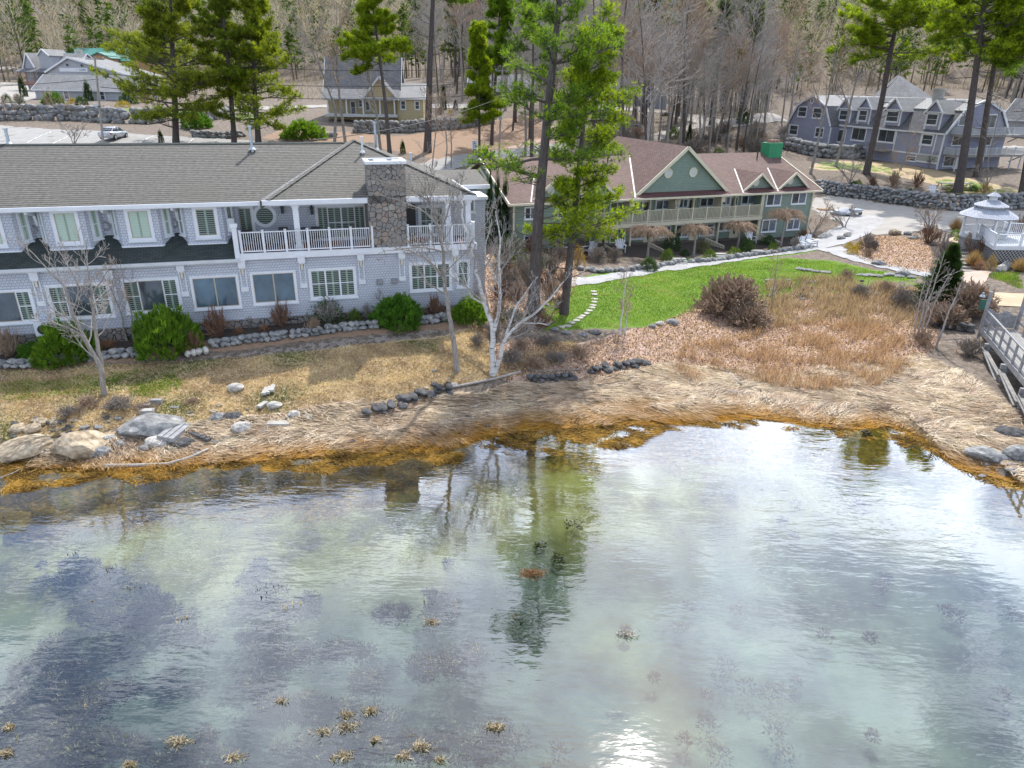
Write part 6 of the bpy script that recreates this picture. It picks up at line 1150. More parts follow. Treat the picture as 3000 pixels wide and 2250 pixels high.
SH = [('tan', 30, 1042, 75, 80, 'grey brown twiggy shrub by the stone foundation at the far left of the inn'), ('mugo2', 95, 1046, 62, 38, 'low dark green shrub left of the first large mugo pine'), ('mugo', 195, 1052, 135, 95, 'large rounded green mugo pine below the second window from the left'),
 ('mugo', 490, 1025, 165, 115, 'largest bright green mugo pine in the inn bed, below the three part window'), ('mugo2', 410, 985, 45, 40, 'small green shrub half hidden behind the largest mugo pine'), ('orange', 315, 1018, 48, 28, 'small rusty shrub between the two large mugo pines'), ('red', 640, 985, 85, 88, 'reddish purple twiggy shrub under the first pair of picture windows'),
 ('red', 572, 1028, 62, 58, 'lower brownish twig shrub touching the largest mugo pine'), ('orange', 700, 975, 34, 22, 'tiny orange shrub right of the reddish purple twig shrub'), ('orange', 776, 968, 32, 22, 'tiny orange shrub left of the tall reddish shrub'), ('grey', 731, 958, 40, 34, 'small pale grey twig shrub between the two tiny orange ones'), ('red', 828, 955, 65, 76, 'tall reddish twig shrub below the second pair of picture windows'),
 ('mix', 962, 945, 112, 78, 'half leafy grey green shrub under the triple sash window'), ('tan', 918, 972, 55, 48, 'tan twig shrub in front of the half leafy shrub'), ('box', 1040, 938, 44, 38, 'small rounded bright green shrub beside the half leafy shrub'), ('mugo2', 1170, 950, 148, 90, 'tall deep green pine shrub right of centre below the wall vents'), ('grey', 1075, 930, 36, 44, 'thin grey twig shrub left of the deep green pine shrub'), ('grey', 1115, 915, 70, 95, 'tall thin twig shrub against the wall by the two vents'),
 ('red', 1275, 928, 64, 72, 'reddish twig shrub between two green pine shrubs'), ('mugo', 1375, 938, 110, 70, 'bright green pine shrub at the right corner of the inn'),
 ('forsythia', 1690, 778, 62, 62, 'yellow flowering shrub beside the central pine trunk'), ('brown', 1750, 770, 80, 52, 'brown shrub right of the yellow flowering shrub'), ('brown', 1800, 765, 60, 45, 'brown shrub by the white armchair facing the lawn'), ('brown', 1700, 735, 70, 50, 'dark brown shrub against the green wall by the corner post'), ('brown', 1640, 760, 60, 50, 'brown shrub between the two central pine trunks'),
 ('rhodo', 1900, 790, 55, 40, 'leafy green shrub beside the gravel path under the second weeping cherry'), ('boxdark', 1968, 732, 52, 56, 'dark green cone like shrub by the front steps of the green house'), ('box', 1955, 762, 42, 34, 'clipped yellow green shrub below the dark cone like one'), ('boxdark', 2006, 750, 30, 22, 'small dark clipped shrub left of the third weeping cherry'), ('box', 2080, 757, 42, 28, 'clipped bright shrub right of the third weeping cherry'),
 ('pale', 2062, 738, 44, 34, 'pale variegated shrub behind the clipped bright one'), ('box', 2150, 748, 42, 26, 'clipped flat topped shrub below the fourth weeping cherry'), ('rhodo', 2186, 738, 46, 40, 'broad leafy shrub right of the fourth weeping cherry'), ('box', 2264, 735, 34, 26, 'clipped shrub left of the tallest weeping cherry'), ('boxdark', 2250, 717, 46, 30, 'dark spreading shrub under the entry railing'), ('grey', 2328, 722, 40, 30, 'grey twig shrub left of the pair of white armchairs'), ('red', 2350, 705, 50, 36, 'purple brown shrub behind the pair of white armchairs'),
 ('yellow', 2487, 728, 25, 20, 'yellow mound shrub, left one of three beside the path fork'), ('yellow', 2498, 744, 31, 25, 'yellow mound shrub, lowest of three beside the path fork'), ('yellow', 2516, 728, 25, 22, 'yellow mound shrub, right one of three beside the path fork'), ('brown', 2540, 730, 60, 45, 'brown brush behind the three yellow mounds'), ('tan', 2540, 752, 45, 30, 'low tan brush right of the lowest yellow mound'),
 ('mound', 2138, 918, 190, 118, 'biggest brown tangled bush on the edge of the lawn'), ('mound', 2190, 950, 140, 70, 'lower brown tangle in front of the biggest bush'), ('mound', 2830, 925, 125, 92, 'dark red brown bush beside the walkway gate'), ('mound', 2765, 950, 110, 62, 'dark bush at the foot of the spruce'), ('red', 2717, 712, 66, 54, 'round purple twig shrub left of the timber steps'), ('brown', 2765, 750, 55, 45, 'brown shrub left of the timber steps, halfway up'),
 ('tan', 2838, 737, 44, 52, 'upright clipped brown shrub right of the steps top'), ('red', 2876, 745, 58, 48, 'red brown rounded shrub in front of the lattice'), ('grass', 2798, 675, 42, 34, 'tan ornamental grass above the clipped green blocks'), ('box', 2800, 692, 38, 20, 'upper clipped green block beside the steps'), ('box', 2808, 708, 26, 19, 'lower clipped green block beside the steps'), ('grass', 2848, 780, 52, 44, 'tan ornamental grass below the red brown shrub'), ('orange', 2866, 790, 34, 28, 'small rusty tuft beside the lower tan grass'), ('forsythia', 2900, 790, 30, 38, 'yellow green upright shrub right of the steps'), ('grass', 2985, 795, 56, 38, 'tan grass clump at the right edge below the deck'),
 ('tan', 2985, 700, 60, 70, 'bare twig shrub in front of the white deck railing'), ('boxdark', 2661, 572, 32, 20, 'dark green mound in the upper garden bed above the driveway'), ('box', 2781, 555, 28, 15, 'clipped green mound left of the picnic table trunk'), ('yellow', 2818, 557, 20, 14, 'small yellow mound below the picnic table'), ('boxdark', 2849, 561, 25, 17, 'dark green mound right of the picnic table'), ('forsythia', 2884, 565, 36, 26, 'golden brown mound at the right end of the picnic bed'),
 ('boxdark', 2500, 545, 22, 15, 'left clipped green shrub of two under the small bare lawn tree'), ('box', 2514, 541, 20, 14, 'right clipped green shrub of two under the small bare lawn tree'), ('rhodo', 2653, 472, 48, 44, 'large round green shrub against the lavender house'), ('brown', 2735, 492, 42, 42, 'dark twiggy shrub at the near corner of the lavender house'), ('red', 2552, 552, 32, 34, 'reddish twigs in the garden bed, left clump'), ('tan', 2615, 545, 45, 42, 'tan twigs in the garden bed, middle clump'), ('red', 2684, 548, 34, 42, 'reddish upright twigs in the garden bed, right clump'),
 ('brown', 2560, 800 - 70, 30, 25, 'small brown brush beside the blue grey boulder'), ('mugo2', 2400, 440, 26, 14, 'green tuft on top of the boulder wall'), ('mugo2', 2465, 438, 24, 18, 'second green tuft on top of the boulder wall'),
 ('cone', 71, 285, 17, 40, 'brown green columnar cedar left of the long grey house'), ('cone', 262, 296, 20, 40, 'columnar cedar against the middle of the long grey house'), ('boxdark', 22, 303, 24, 22, 'dark pointed shrub at the far left of the upper lawn'), ('mix', 58, 308, 32, 26, 'leafy shrub at the left corner of the long grey house'), ('mugo2', 155, 306, 48, 28, 'dark shrub below the windows of the long grey house'), ('yellow', 215, 308, 26, 18, 'small yellow shrub in front of the long grey house'), ('rhodo', 240, 308, 30, 22, 'green shrub right of the small yellow one'),
 ('forsythia', 425, 300, 50, 36, 'large yellow shrub at the right end of the long grey house'), ('rhodo', 380, 305, 46, 34, 'green shrub left of the large yellow one'), ('yellow', 362, 314, 40, 18, 'low yellow shrub along the upper lawn'), ('mugo2', 575, 375, 75, 42, 'dark low evergreen right of the broad loose pine'), ('cone', 473, 418, 14, 28, 'tiny evergreen standing behind the inn roof'), ('cone', 1181, 450, 16, 32, 'small rounded evergreen behind the inn by the orange needles'),
 ('cone', 1391, 455, 10, 28, 'slim green cedar beside the speed sign'), ('cone', 1425, 462, 16, 27, 'plump green cedar right of the speed sign'), ('yellow', 1320, 337, 20, 16, 'small yellow shrub on the lawn right of the cream house'), ('cone', 1300, 322, 18, 60, 'dark columnar evergreen right of the cream house'), ('tan', 1290, 335, 30, 26, 'tan shrub right of the cream house'), ('cone', 1335, 322, 14, 24, 'small dark cedar beside the columnar evergreen'), ('mugo', 890, 405, 110, 50, 'bright low pine boughs over the boulders left of the cream house'),
 ('box', 1975, 405, 40, 32, 'green hedge shrub on the bank behind the brown roof'), ('cone', 2017, 418, 16, 45, 'narrow dark evergreen on the bank behind the brown roof'), ('box', 2105, 448, 30, 16, 'low green shrub at the bank foot'), ('rhodo', 2176, 362, 34, 42, 'round green shrub by the upper lane'), ('orange', 1928, 312, 22, 16, 'small orange yellow shrub by the grey gabled house')]
for q in SH: shrub(*q)
for i, (px, py, w_, h_) in enumerate(((1500, 860, 90, 80), (1460, 930, 80, 60), (1530, 800, 80, 70), (1600, 850, 90, 70), (1560, 930, 100, 60), (1640, 900, 60, 50), (1480, 780, 80, 90), (1560, 740, 70, 60), (1620, 800, 70, 60), (1700, 1045, 110, 45), (1600, 1010, 90, 40), (1530, 1020, 80, 35), (1400, 1010, 60, 40), (2480, 820, 60, 35), (2640, 900, 90, 60), (2600, 860, 70, 40), (2520, 870, 70, 40), (2700, 1010, 90, 50), (2840, 1040, 90, 50), (2890, 1000, 60, 60), (1480, 820, 90, 80), (1520, 880, 90, 70), (1580, 800, 80, 70), (1470, 880, 80, 70), (1540, 840, 90, 80), (1610, 870, 80, 70), (1500, 950, 100, 60), (1590, 960, 90, 50), (1450, 980, 90, 50), (1650, 840, 60, 60), (1510, 760, 80, 80), (260, 1190, 90, 35), (350, 1195, 110, 40), (430, 1200, 90, 30), (200, 1215, 80, 30), (560, 1180, 60, 20), (1500, 1060, 110, 45), (1560, 1075, 110, 40), (1630, 1060, 100, 40))):
    shrub(('brown', 'tan', 'mix', 'red')[i % 4 if (i < 9 or 20 <= i < 31) else (1 if i % 2 else 0)], px, py, w_, h_, 'tangled brown brush filling the gap between the inn and the lawn' if i < 9 or 20 <= i < 31 else 'low dry brush on the bank above the straw', 'brush_clump', 'bush', 'brush between the buildings' if i < 9 or 20 <= i < 31 else 'dry brush clumps on the shore bank')
for k in range(3): shrub('cone', 1435 + k * 22, 720 - k * 3, 26, 190 - k * 12, 'tall narrow dark cedar between the inn and the green house', 'cedar', 'tree', 'tall cedars between the two buildings')
for i in range(46):   # brush on the wooded bank
    px, py = rnd.uniform(1700, 2320), rnd.uniform(395, 450)
    if px > 1850 and py < 415 and px < 2000: continue
    shrub(('tan', 'grey', 'brown')[i % 3], px, py, rnd.uniform(40, 80), rnd.uniform(25, 50), 'grey brown brush on the bank behind the brown roof', 'brush_clump', 'bush', 'brush on the wooded bank')
# ------------------------------------------------------------------ rocks
def rock_mesh(seed, flat=.7, sharp=.25, sub=3):
    bm = __import__('bmesh').new(); __import__('bmesh').ops.create_icosphere(bm, subdivisions=sub, radius=1); r = np.random.default_rng(seed); pl = [(unit(r.normal(size=3)), .66 + .27 * r.random()) for _ in range(12)]; ph = r.random(6) * 6
    for v in bm.verts:
        p = np.array(v.co)
        for n_, d in pl:
            t = p @ n_
            if t > d: p = p - n_ * (t - d) * .9
        p *= 1 + .05 * sin(p[0] * 7 + ph[0]) * cos(p[1] * 6 + ph[1]) + .03 * sin(p[2] * 13 + ph[2] + p[0] * 9) + r.normal() * .012; v.co = (p[0], p[1], p[2] * flat)
    me = bpy.data.meshes.new('rock'); bm.to_mesh(me); bm.free(); return me
RM = {k: [rock_mesh(hash(k) % 97 + i if False else {'rock_grey': 10, 'rock_pale': 20, 'rock_tan': 30, 'rock_dark': 40}[k] + i) for i in range(4)] for k in ('rock_grey', 'rock_pale', 'rock_tan', 'rock_dark')}
for k in RM:
    for me in RM[k]: me.materials.append(M[k])
rc_ = 0
def boulder(mat, px, py, wpx, hpx, label, group=None, name='boulder', cat='rock'):
    global rc_; rc_ += 1; b = g(px, py); s = F_PX / math.hypot(b[0], b[1], CAM_H - b[2]); R = wpx / s / 2; H = hpx / s / 2
    o = bpy.data.objects.new(name, RM[mat][rc_ % 4]); C.objects.link(o); o.location = (b[0], b[1] + R * .3, b[2] + H * (.22 if wpx > 30 else .5)); o.scale = (R * 1.08, R * .85, H * 1.35); o.rotation_euler = (rnd.uniform(-.1, .1), rnd.uniform(-.1, .1), rnd.uniform(-.4, .4)); return tag(o, label, cat, group)
for q in (('rock_tan', 225, 1325, 135, 82, 'largest pale tan ledge boulder on the left shore'), ('rock_tan', 62, 1335, 135, 60, 'broad cracked tan ledge at the far left waterline'), ('rock_grey', 435, 1270, 150, 78, 'broad grey ledge below the forked bare tree'), ('rock_pale', 460, 1305, 66, 36, 'pale boulder with black underside below the grey ledge'), ('rock_dark', 535, 1308, 60, 34, 'dark boulder right of the pale one below the ledge'),
  ('rock_grey', 293, 1335, 46, 38, 'grey boulder against the right end of the largest ledge'), ('rock_grey', 350, 1308, 38, 28, 'mid sized grey boulder between the two big ledges'), ('rock_grey', 420, 1322, 28, 22, 'small grey boulder in front of the broad grey ledge'), ('rock_tan', 48, 1262, 45, 26, 'tan boulder in the upper row, far left'), ('rock_tan', 92, 1265, 42, 32, 'tan boulder in the upper row, second from left'), ('rock_tan', 117, 1246, 30, 24, 'tan boulder in the upper row, third and highest'), ('rock_tan', 163, 1245, 30, 20, 'tan boulder at the right end of the upper row'),
  ('rock_tan', 130, 1290, 28, 18, 'small tan stone under the upper row'), ('rock_grey', 355, 1268, 26, 18, 'small slate grey stone touching the broad ledge'), ('rock_pale', 320, 1290, 30, 20, 'small pale stone right of the largest ledge'), ('rock_pale', 689, 1145, 43, 36, 'round grey white boulder alone on the dry grass'), ('rock_grey', 632, 1230, 43, 34, 'rounded grey boulder, left of the pair on the leaf strewn bank'), ('rock_dark', 680, 1226, 46, 30, 'brown grey boulder between two rounded ones'), ('rock_pale', 707, 1262, 55, 40, 'brightest white boulder on the straw'),
  ('rock_pale', 803, 1196, 43, 32, 'white boulder below the stacked pavers'), ('rock_pale', 861, 1220, 36, 26, 'white boulder in the middle of the row of three'), ('rock_pale', 898, 1226, 36, 18, 'flat white boulder at the right of the row'), ('rock_pale', 1330, 1132, 25, 14, 'pale stone beside the long driftwood pole'), ('rock_tan', 1248, 1140, 17, 10, 'little tan stone left of the driftwood pole'), ('rock_grey', 1272, 1088, 15, 9, 'small pale stone near the foot of the arching tree'),
  ('rock_dark', 2966, 1275, 62, 32, 'black boulder at the right edge above the waterline'), ('rock_grey', 2906, 1345, 100, 46, 'flat grey ledge slab at the right waterline'), ('rock_grey', 2988, 1345, 62, 52, 'grey boulder at the right edge of the waterline'), ('rock_dark', 2950, 1378, 40, 18, 'small dark wet rock below the flat slab'), ('rock_grey', 1911, 960, 22, 14, 'smallest grey boulder on the lower lawn edge'), ('rock_pale', 1934, 952, 26, 14, 'pale boulder in the middle on the lower lawn edge'), ('rock_grey', 1970, 950, 38, 25, 'largest grey boulder on the lower lawn edge'),
  ('rock_grey', 1707, 983, 33, 16, 'dark slab boulder under the slim birches, left'), ('rock_dark', 1741, 977, 40, 18, 'dark slab boulder under the slim birches, right'), ('rock_grey', 1658, 979, 28, 14, 'grey stone beyond the last stepping stone'), ('rock_grey', 1626, 970, 24, 14, 'grey stone near the shadow of the slanting pine'), ('rock_pale', 2420, 696, 38, 20, 'long pale boulder beside the gravel path above the pair of armchairs'), ('rock_grey', 2465, 702, 22, 14, 'grey boulder by the gravel fan'), ('rock_pale', 2484, 694, 20, 18, 'pale upright boulder by the gravel fan'), ('rock_tan', 2623, 688, 30, 22, 'tan pointed boulder on the driveway edge'),
  ('rock_grey', 2679, 702, 24, 14, 'grey boulder left of the round purple shrub'), ('rock_grey', 2660, 688, 20, 12, 'dark small boulder on the driveway edge'), ('rock_grey', 2580, 776, 38, 22, 'blue grey boulder above the narrow gravel path'), ('rock_grey', 2648, 806, 35, 20, 'flat topped boulder in the middle of the narrow path'), ('rock_grey', 2945, 792, 24, 34, 'blue grey standing stone with flat cap right of the steps'), ('rock_pale', 2935, 796, 22, 24, 'pale boulder left of the standing stone'), ('rock_grey', 2965, 788, 20, 12, 'flat stone right of the standing stone'),
  ('rock_dark', 900, 400, 38, 26, 'dark boulder left end below the cream house'), ('rock_grey', 940, 405, 26, 18, 'pale grey boulder in the group below the cream house'), ('rock_grey', 972, 402, 30, 20, 'rounded boulder by the large spreading bare tree'), ('rock_grey', 1870, 372, 22, 12, 'stone on the brown mound behind the roof'), ('rock_dark', 1950, 340, 30, 16, 'dark boulder on the mound by the lane')): boulder(*q)
for px, py in ((2521, 808), (2543, 808), (2571, 811), (2607, 808), (2638, 811), (2672, 815), (2345, 791), (2368, 795), (2391, 798), (2420, 800)): boulder('rock_grey', px, py, rnd.uniform(20, 34), 9, 'flat grey stone in the row along the upper edge of the marsh', 'flat stones edging the marsh', 'edging_stone')
for i in range(42): boulder(('rock_grey', 'rock_dark')[i % 3 == 0], rnd.choice([rnd.uniform(2230, 2400), rnd.uniform(2300, 2680)]), rnd.uniform(822, 880), rnd.uniform(10, 26), rnd.uniform(6, 10), 'flat grey slab half buried in the dry marsh', 'slabs in the marsh', 'stone_slab')
for i in range(160): boulder(('rock_grey', 'rock_dark', 'rock_tan')[i % 3], rnd.uniform(0, 620) if i % 2 else rnd.uniform(0, 1500), rnd.uniform(1225, 1340) if i % 2 else rnd.uniform(1190, 1310), rnd.uniform(8, 24), rnd.uniform(5, 12), 'small loose stone scattered on the left shore', 'loose stones on the left shore', 'stone')
for i in range(24): boulder(('rock_dark', 'rock_grey')[i % 2], rnd.uniform(2870, 3000), rnd.uniform(1350, 1400), rnd.uniform(8, 20), rnd.uniform(5, 10), 'wet stone at the right waterline', 'wet stones at the right waterline', 'stone')
def stone_wall(label, pts, h, size, mat, rows=2, th=.4, name='stone_wall', seed=3, jit=.12):
    """a dry stone wall laid course by course along a line on the ground"""
    r = np.random.default_rng(seed); P = np.array([g(*p)[:2] for p in pts]); L = np.concatenate([[0], np.cumsum(np.hypot(*np.diff(P, axis=0).T))]); Vs, Fs = [], []; nv = 0; base = RM[mat][:4]
    bv = [np.array([v.co for v in m_.vertices]) for m_ in base]; bf = [np.array([p.vertices[:] for p in m_.polygons]) for m_ in base]; rh = h / rows
    for k in range(rows):
        s = r.random() * size
        while s < L[-1]:
            w_ = size * (.65 + .8 * r.random()); x = np.interp(s, L, P[:, 0]); y = np.interp(s, L, P[:, 1]); x2 = np.interp(min(s + .3, L[-1]), L, P[:, 0]); y2 = np.interp(min(s + .3, L[-1]), L, P[:, 1]); a = math.atan2(y2 - y, x2 - x); j = r.integers(4)
            v = bv[j] * np.array([w_ * .56, th * (.7 + .3 * r.random()), rh * .76 * (.85 + .4 * r.random()) / .7]); c, s_ = cos(a), sin(a); fl = r.choice([-1, 1]); v = np.stack([v[:, 0] * c * fl - v[:, 1] * s_, v[:, 0] * s_ * fl + v[:, 1] * c, v[:, 2]], -1) if fl == 1 else np.stack([-(v[:, 0] * c - v[:, 1] * s_), -(v[:, 0] * s_ + v[:, 1] * c), v[:, 2]], -1)
            Vs.append(v + np.array([x + r.normal() * jit * size, y + k * th * .35 + r.normal() * jit * size, hz(x, y) + rh * (k + .42)])); Fs.append(bf[j] + nv); nv += len(v); s += w_ * .86
    o = link_mesh(name, np_mesh(name, np.concatenate(Vs), np.concatenate(Fs)), M[mat]); return tag(o, label, 'stone wall')
stone_wall('low pale stone edging of the inn bed, left part up to the largest mugo pine', [(-20, 1078), (60, 1074), (150, 1064), (245, 1058), (330, 1046), (430, 1036)], .36, .42, 'rock_grey', 2)
stone_wall('short pale stone edging below the largest mugo pine', [(552, 1042), (608, 1032)], .28, .35, 'rock_pale', 1)
stone_wall('pale stone edging of the inn bed, long middle part', [(610, 1020), (661, 1010), (729, 1002), (775, 998), (842, 988), (890, 984), (951, 974), (1005, 968), (1056, 963), (1110, 958)], .36, .36, 'rock_grey', 2, seed=4)
stone_wall('short stone edging between the two right hand pine shrubs', [(1225, 950), (1276, 943), (1312, 936)], .42, .42, 'rock_grey', 2, seed=5)
stone_wall('big boulder retaining wall below the lavender house', [(2300, 436), (2360, 452), (2420, 462), (2490, 466), (2570, 458)], 2.0, 1.5, 'rock_grey', 3, .8, seed=6)
stone_wall('long rough stone bank above the driveway', [(2395, 562), (2450, 572), (2550, 584), (2650, 598), (2760, 612), (2850, 616), (2920, 612), (3010, 608)], 1.5, .5, 'rock_grey', 5, .7, seed=7, jit=.4)
stone_wall('long grey dry stone wall above the parking lot', [(-10, 352), (100, 352), (220, 354), (340, 362), (440, 364), (480, 358)], 2.2, 1.3, 'rock_grey', 3, .7, seed=8)
stone_wall('low stone wall between the left pines', [(560, 362), (600, 358), (650, 348), (668, 338)], 1.4, .9, 'rock_grey', 2, .6, seed=9)
stone_wall('pale rock ledge below the left pines', [(552, 400), (600, 404), (660, 406), (712, 400)], .9, 1.0, 'rock_grey', 2, .6, seed=10)
stone_wall('dark dry stone wall in front of the cream house', [(1040, 388), (1120, 390), (1200, 388), (1300, 380), (1400, 368), (1440, 360)], 1.7, .8, 'rock_grey', 3, .6, seed=11)
stone_wall('low stone edging along the green house bed', [(1700, 790), (1760, 800), (1830, 795), (1935, 782), (1975, 772), (2080, 765), (2150, 757), (2220, 748), (2290, 738), (2345, 730)], .3, .4, 'rock_grey', 1, seed=12)
stone_wall('jagged line of dark slate under the driftwood pole', [zc(1120, 940), zc(1250, 890), zc(1390, 850), zc(1480, 810), zc(1620, 770), zc(1720, 735), zc(1880, 725)], .3, .42, 'rock_dark', 2, .5, 'slate_ledge', 13, .5)
stone_wall('short straight line of black slate right of the birch', [zb(430, 1000), zb(560, 990), zb(700, 985), zb(830, 970)], .34, .28, 'rock_dark', 2, .3, 'slate_ledge', 14, .3)
stone_wall('line of dark slate in the straw right of centre', [zb(960, 930), zb(1080, 905), zb(1200, 890), zb(1330, 870), zb(1450, 850)], .28, .36, 'rock_dark', 2, .4, 'slate_ledge', 15, .5)
stone_wall('short dark rock line beside the walkway bushes', [AS(310, 450), AS(440, 480), AS(540, 500), AS(660, 520)], .5, .4, 'rock_dark', 2, .3, 'slate_ledge', 16, .4)
for i, (x, y) in enumerate(((1000, 220), (1008, 245), (1005, 285), (1006, 310), (997, 340), (985, 362), (960, 385), (937, 408), (905, 430), (880, 448), (850, 470), (812, 492), (778, 515), (722, 525))):
    b = g(*zb(x, y)); m = MB(); r0 = random.Random(i); n = 8; m.prism([(.24 * r0.uniform(.8, 1.2) * cos(2 * pi * k / n), .2 * r0.uniform(.8, 1.2) * sin(2 * pi * k / n)) for k in range(n)], -.03, .05, 'z')
    o = m.build('stepping_stone', M['rock_pale'], None, tuple(b)); tag(o, 'flat pale stepping stone in the curving row across the lawn', 'stepping stone', 'stepping stones across the lawn')
def log(label, pts, r0, r1, mat='bark_lichen', name='driftwood'):
    P = [Vector(g(*p)) + Vector((0, 0, r0 * 1.1)) for p in pts]; m = MB(); n = len(P); m.tube([tuple(p) for p in P], [r0 + (r1 - r0) * i / (n - 1) for i in range(n)], 7); return tag(m.build(name, M[mat], None, None, True), label, 'driftwood')
log('long pale driftwood pole lying below the birch', [(1212, 1160), (1330, 1136), (1450, 1112), (1525, 1092)], .05, .08); log('grey driftwood trunk at the left waterline, broken in the middle', [(307, 1372), (400, 1368), (492, 1364), (560, 1345), (612, 1320)], .09, .05); log('brown branch lying right of the birch roots', [zb(440, 900), zb(560, 915), zb(700, 905), zb(900, 900)], .05, .03, 'bark_grey')
log('thin stick at the far left waterline', [(0, 1402), (40, 1388), (72, 1370)], .04, .03); log('pale split log lying in the reeds', [(2138, 1098), (2160, 1120), (2172, 1130)], .08, .05); log('short pale stick on the straw below the split log', [(2133, 1150), (2170, 1151), (2212, 1152)], .04, .04); log('bare fallen branch near the walkway', [AS(60, 600), AS(140, 650), AS(270, 725)], .03, .02); log('short log lying in the straw left of centre', [zc(1960, 890), zc(2080, 855)], .06, .05); log('stick lying across the straw above the wet slab', [(2690, 1000), (2760, 996), (2820, 993)], .03, .02)
def plank(label, px, py, L, W, H, rz, mat, name='plank', cat='plank', group=None):
    b = g(px, py); m = MB(); m.box(-L / 2, L / 2, -W / 2, W / 2, 0, H); o = m.build(name, M[mat], None, (b[0], b[1], b[2] + .02)); o.rotation_euler = (0, 0, rz); return tag(o, label, cat, group)
for i, (px, py) in enumerate(((778, 1150), (788, 1147), (799, 1141))): plank('long concrete paver, one of three side by side', px, py, .22, .75, .12, .1, 'concrete', 'paver', 'paver', 'three pavers side by side')
plank('concrete paver lying alone above the white boulder', 770, 1190, .25, .6, .12, -.3, 'concrete', 'paver', 'paver'); plank('wide concrete slab below the row of white boulders', 817, 1244, 1.0, .35, .1, .05, 'concrete', 'paver', 'paver'); plank('grey block on top of the broad grey ledge', 434, 1215, .6, .3, .25, .15, 'concrete', 'block', 'block'); plank('weathered plank block on the grass above the ledge, left', 424, 1195, .5, .2, .15, .3, 'timber2'); plank('weathered plank block on the grass above the ledge, right', 460, 1182, .5, .2, .2, .1, 'timber2')
for i in range(3): plank('dark timber of the raft like bundle beside the ledge', 498 + i * 16, 1268 + i * 3, .24, 1.5, .2, -.12, 'timber2', 'timber', 'timber', 'bundle of dark timbers by the ledge')
for i in range(3): plank('black rotten board at the right of the dark boulder', 570 + i * 12, 1276 + i * 5, .9, .2, .12, -.5, 'rock_dark', 'board', 'board', 'black rotten boards')
# ------------------------------------------------------------------ ground cover
def scatter(poly_px, n, seed, avoid=None):
    r = np.random.default_rng(seed); P = np.array([p[:2] for p in poly_px]); lo, hi = P.min(0), P.max(0); A = r.uniform(lo, hi, (int(n * 2.2), 2)); ok = inpoly(A[:, 0], A[:, 1], P); A = A[ok][:n]; return A, r
def stuff(name, V, F, c, mat, label, cat): return tag(link_mesh(name, np_mesh(name, V, F, c), M[mat]), label, cat, kind='stuff')
STRAW = gp([(0, 1335), (300, 1290), (600, 1235), (900, 1190), (1250, 1165), (1420, 1150), (1500, 1120), (1800, 1095), (1950, 1060), (2300, 1100), (2550, 1060), (2700, 1040), (2850, 1110), (2999, 1250), (2999, 1420), (2800, 1372), (2700, 1290), (2600, 1250), (2500, 1262), (2380, 1250), (2200, 1225), (1900, 1245), (1700, 1255), (1500, 1265), (1380, 1290), (1300, 1312), (800, 1350), (400, 1372), (0, 1380)])
A, r = scatter(STRAW, 120000, 1); x, y = A.T; n = len(x); th = .5 * np.sin(x * .55 + 1.2 * np.sin(y * .8)) + .5 * np.sin(y * 1.1 + x * .3) + r.normal(size=n) * .35 + np.where(r.random(n) < .12, r.normal(size=n) * 1.5, 0); z = np.maximum(height(x, y), -.03) + .02 + .10 * r.random(n) * (.5 + .5 * _sn(x, y, 2.2, 1))
wet = np.clip(1 - (z - .02) / .28, 0, 1); t = np.clip(r.random(n) + .25 * _sn(x, y, 1.5, 3), 0, 1); col = lerpc((.38, .27, .20), (.86, .77, .66), t); dark = (r.random(n) < .10 + .25 * (_sn(x, y, 2.6, 5) > .35))[:, None]; col = np.where(dark, col * .3, col); gold = lerpc((.22, .10, .015), (.66, .38, .06), r.random(n)); col = col * (1 - wet[:, None]) + gold * wet[:, None]
V, F, c = blades(np.stack([x, y, z], -1), np.stack([np.cos(th), np.sin(th), .02 + .12 * r.random(n)], -1), .30 + .4 * r.random(n), .034, col, r, .35); stuff('straw', V, F, c, 'dry', 'matted pale straw washed up along the whole shore', 'straw')
A, r = scatter(gp([(1975, 1075), (2000, 1010), (2150, 1000), (2250, 955), (2420, 945), (2600, 955), (2650, 1000), (2665, 1085), (2570, 1135), (2450, 1155), (2300, 1140), (2150, 1110), (2050, 1125), (1970, 1110)]), 16000, 2); x, y = A.T; cl = _sn(x, y, 1.1, 4) + .5 * _sn(x, y, 2.7); ok = cl + r.normal(size=len(x)) * .35 > .0; x, y = x[ok], y[ok]; n = len(x)
V, F, c = blades(np.stack([x, y, height(x, y)], -1), np.stack([r.normal(size=n) * .45, r.normal(size=n) * .45, np.ones(n)], -1), .3 + .6 * r.random(n), .035, lerpc((.20, .13, .10), (.72, .50, .37), r.random(n)), r); stuff('reeds', V, F, c, 'dry', 'orange brown reeds standing behind the straw', 'reeds')
A, r = scatter(gp([(2240, 830), (2400, 815), (2560, 830), (2690, 850), (2720, 960), (2600, 960), (2400, 950), (2250, 960), (2150, 960), (2200, 900)]), 16000, 3); x, y = A.T; cl = _sn(x, y, 1.4, 2) + .4 * _sn(x, y, 3.3); ok = cl + r.normal(size=len(x)) * .3 > -.1; x, y = x[ok], y[ok]; n = len(x)
V, F, c = blades(np.stack([x, y, height(x, y)], -1), np.stack([r.normal(size=n) * .5 + .3 * np.sin(x), r.normal(size=n) * .5, np.ones(n)], -1), .35 + .6 * r.random(n), .04, lerpc((.16, .11, .085), (.64, .50, .38), r.random(n)), r); stuff('marsh_grass', V, F, c, 'dry', 'dull brown tussock grass of the dry marsh', 'marsh grass')
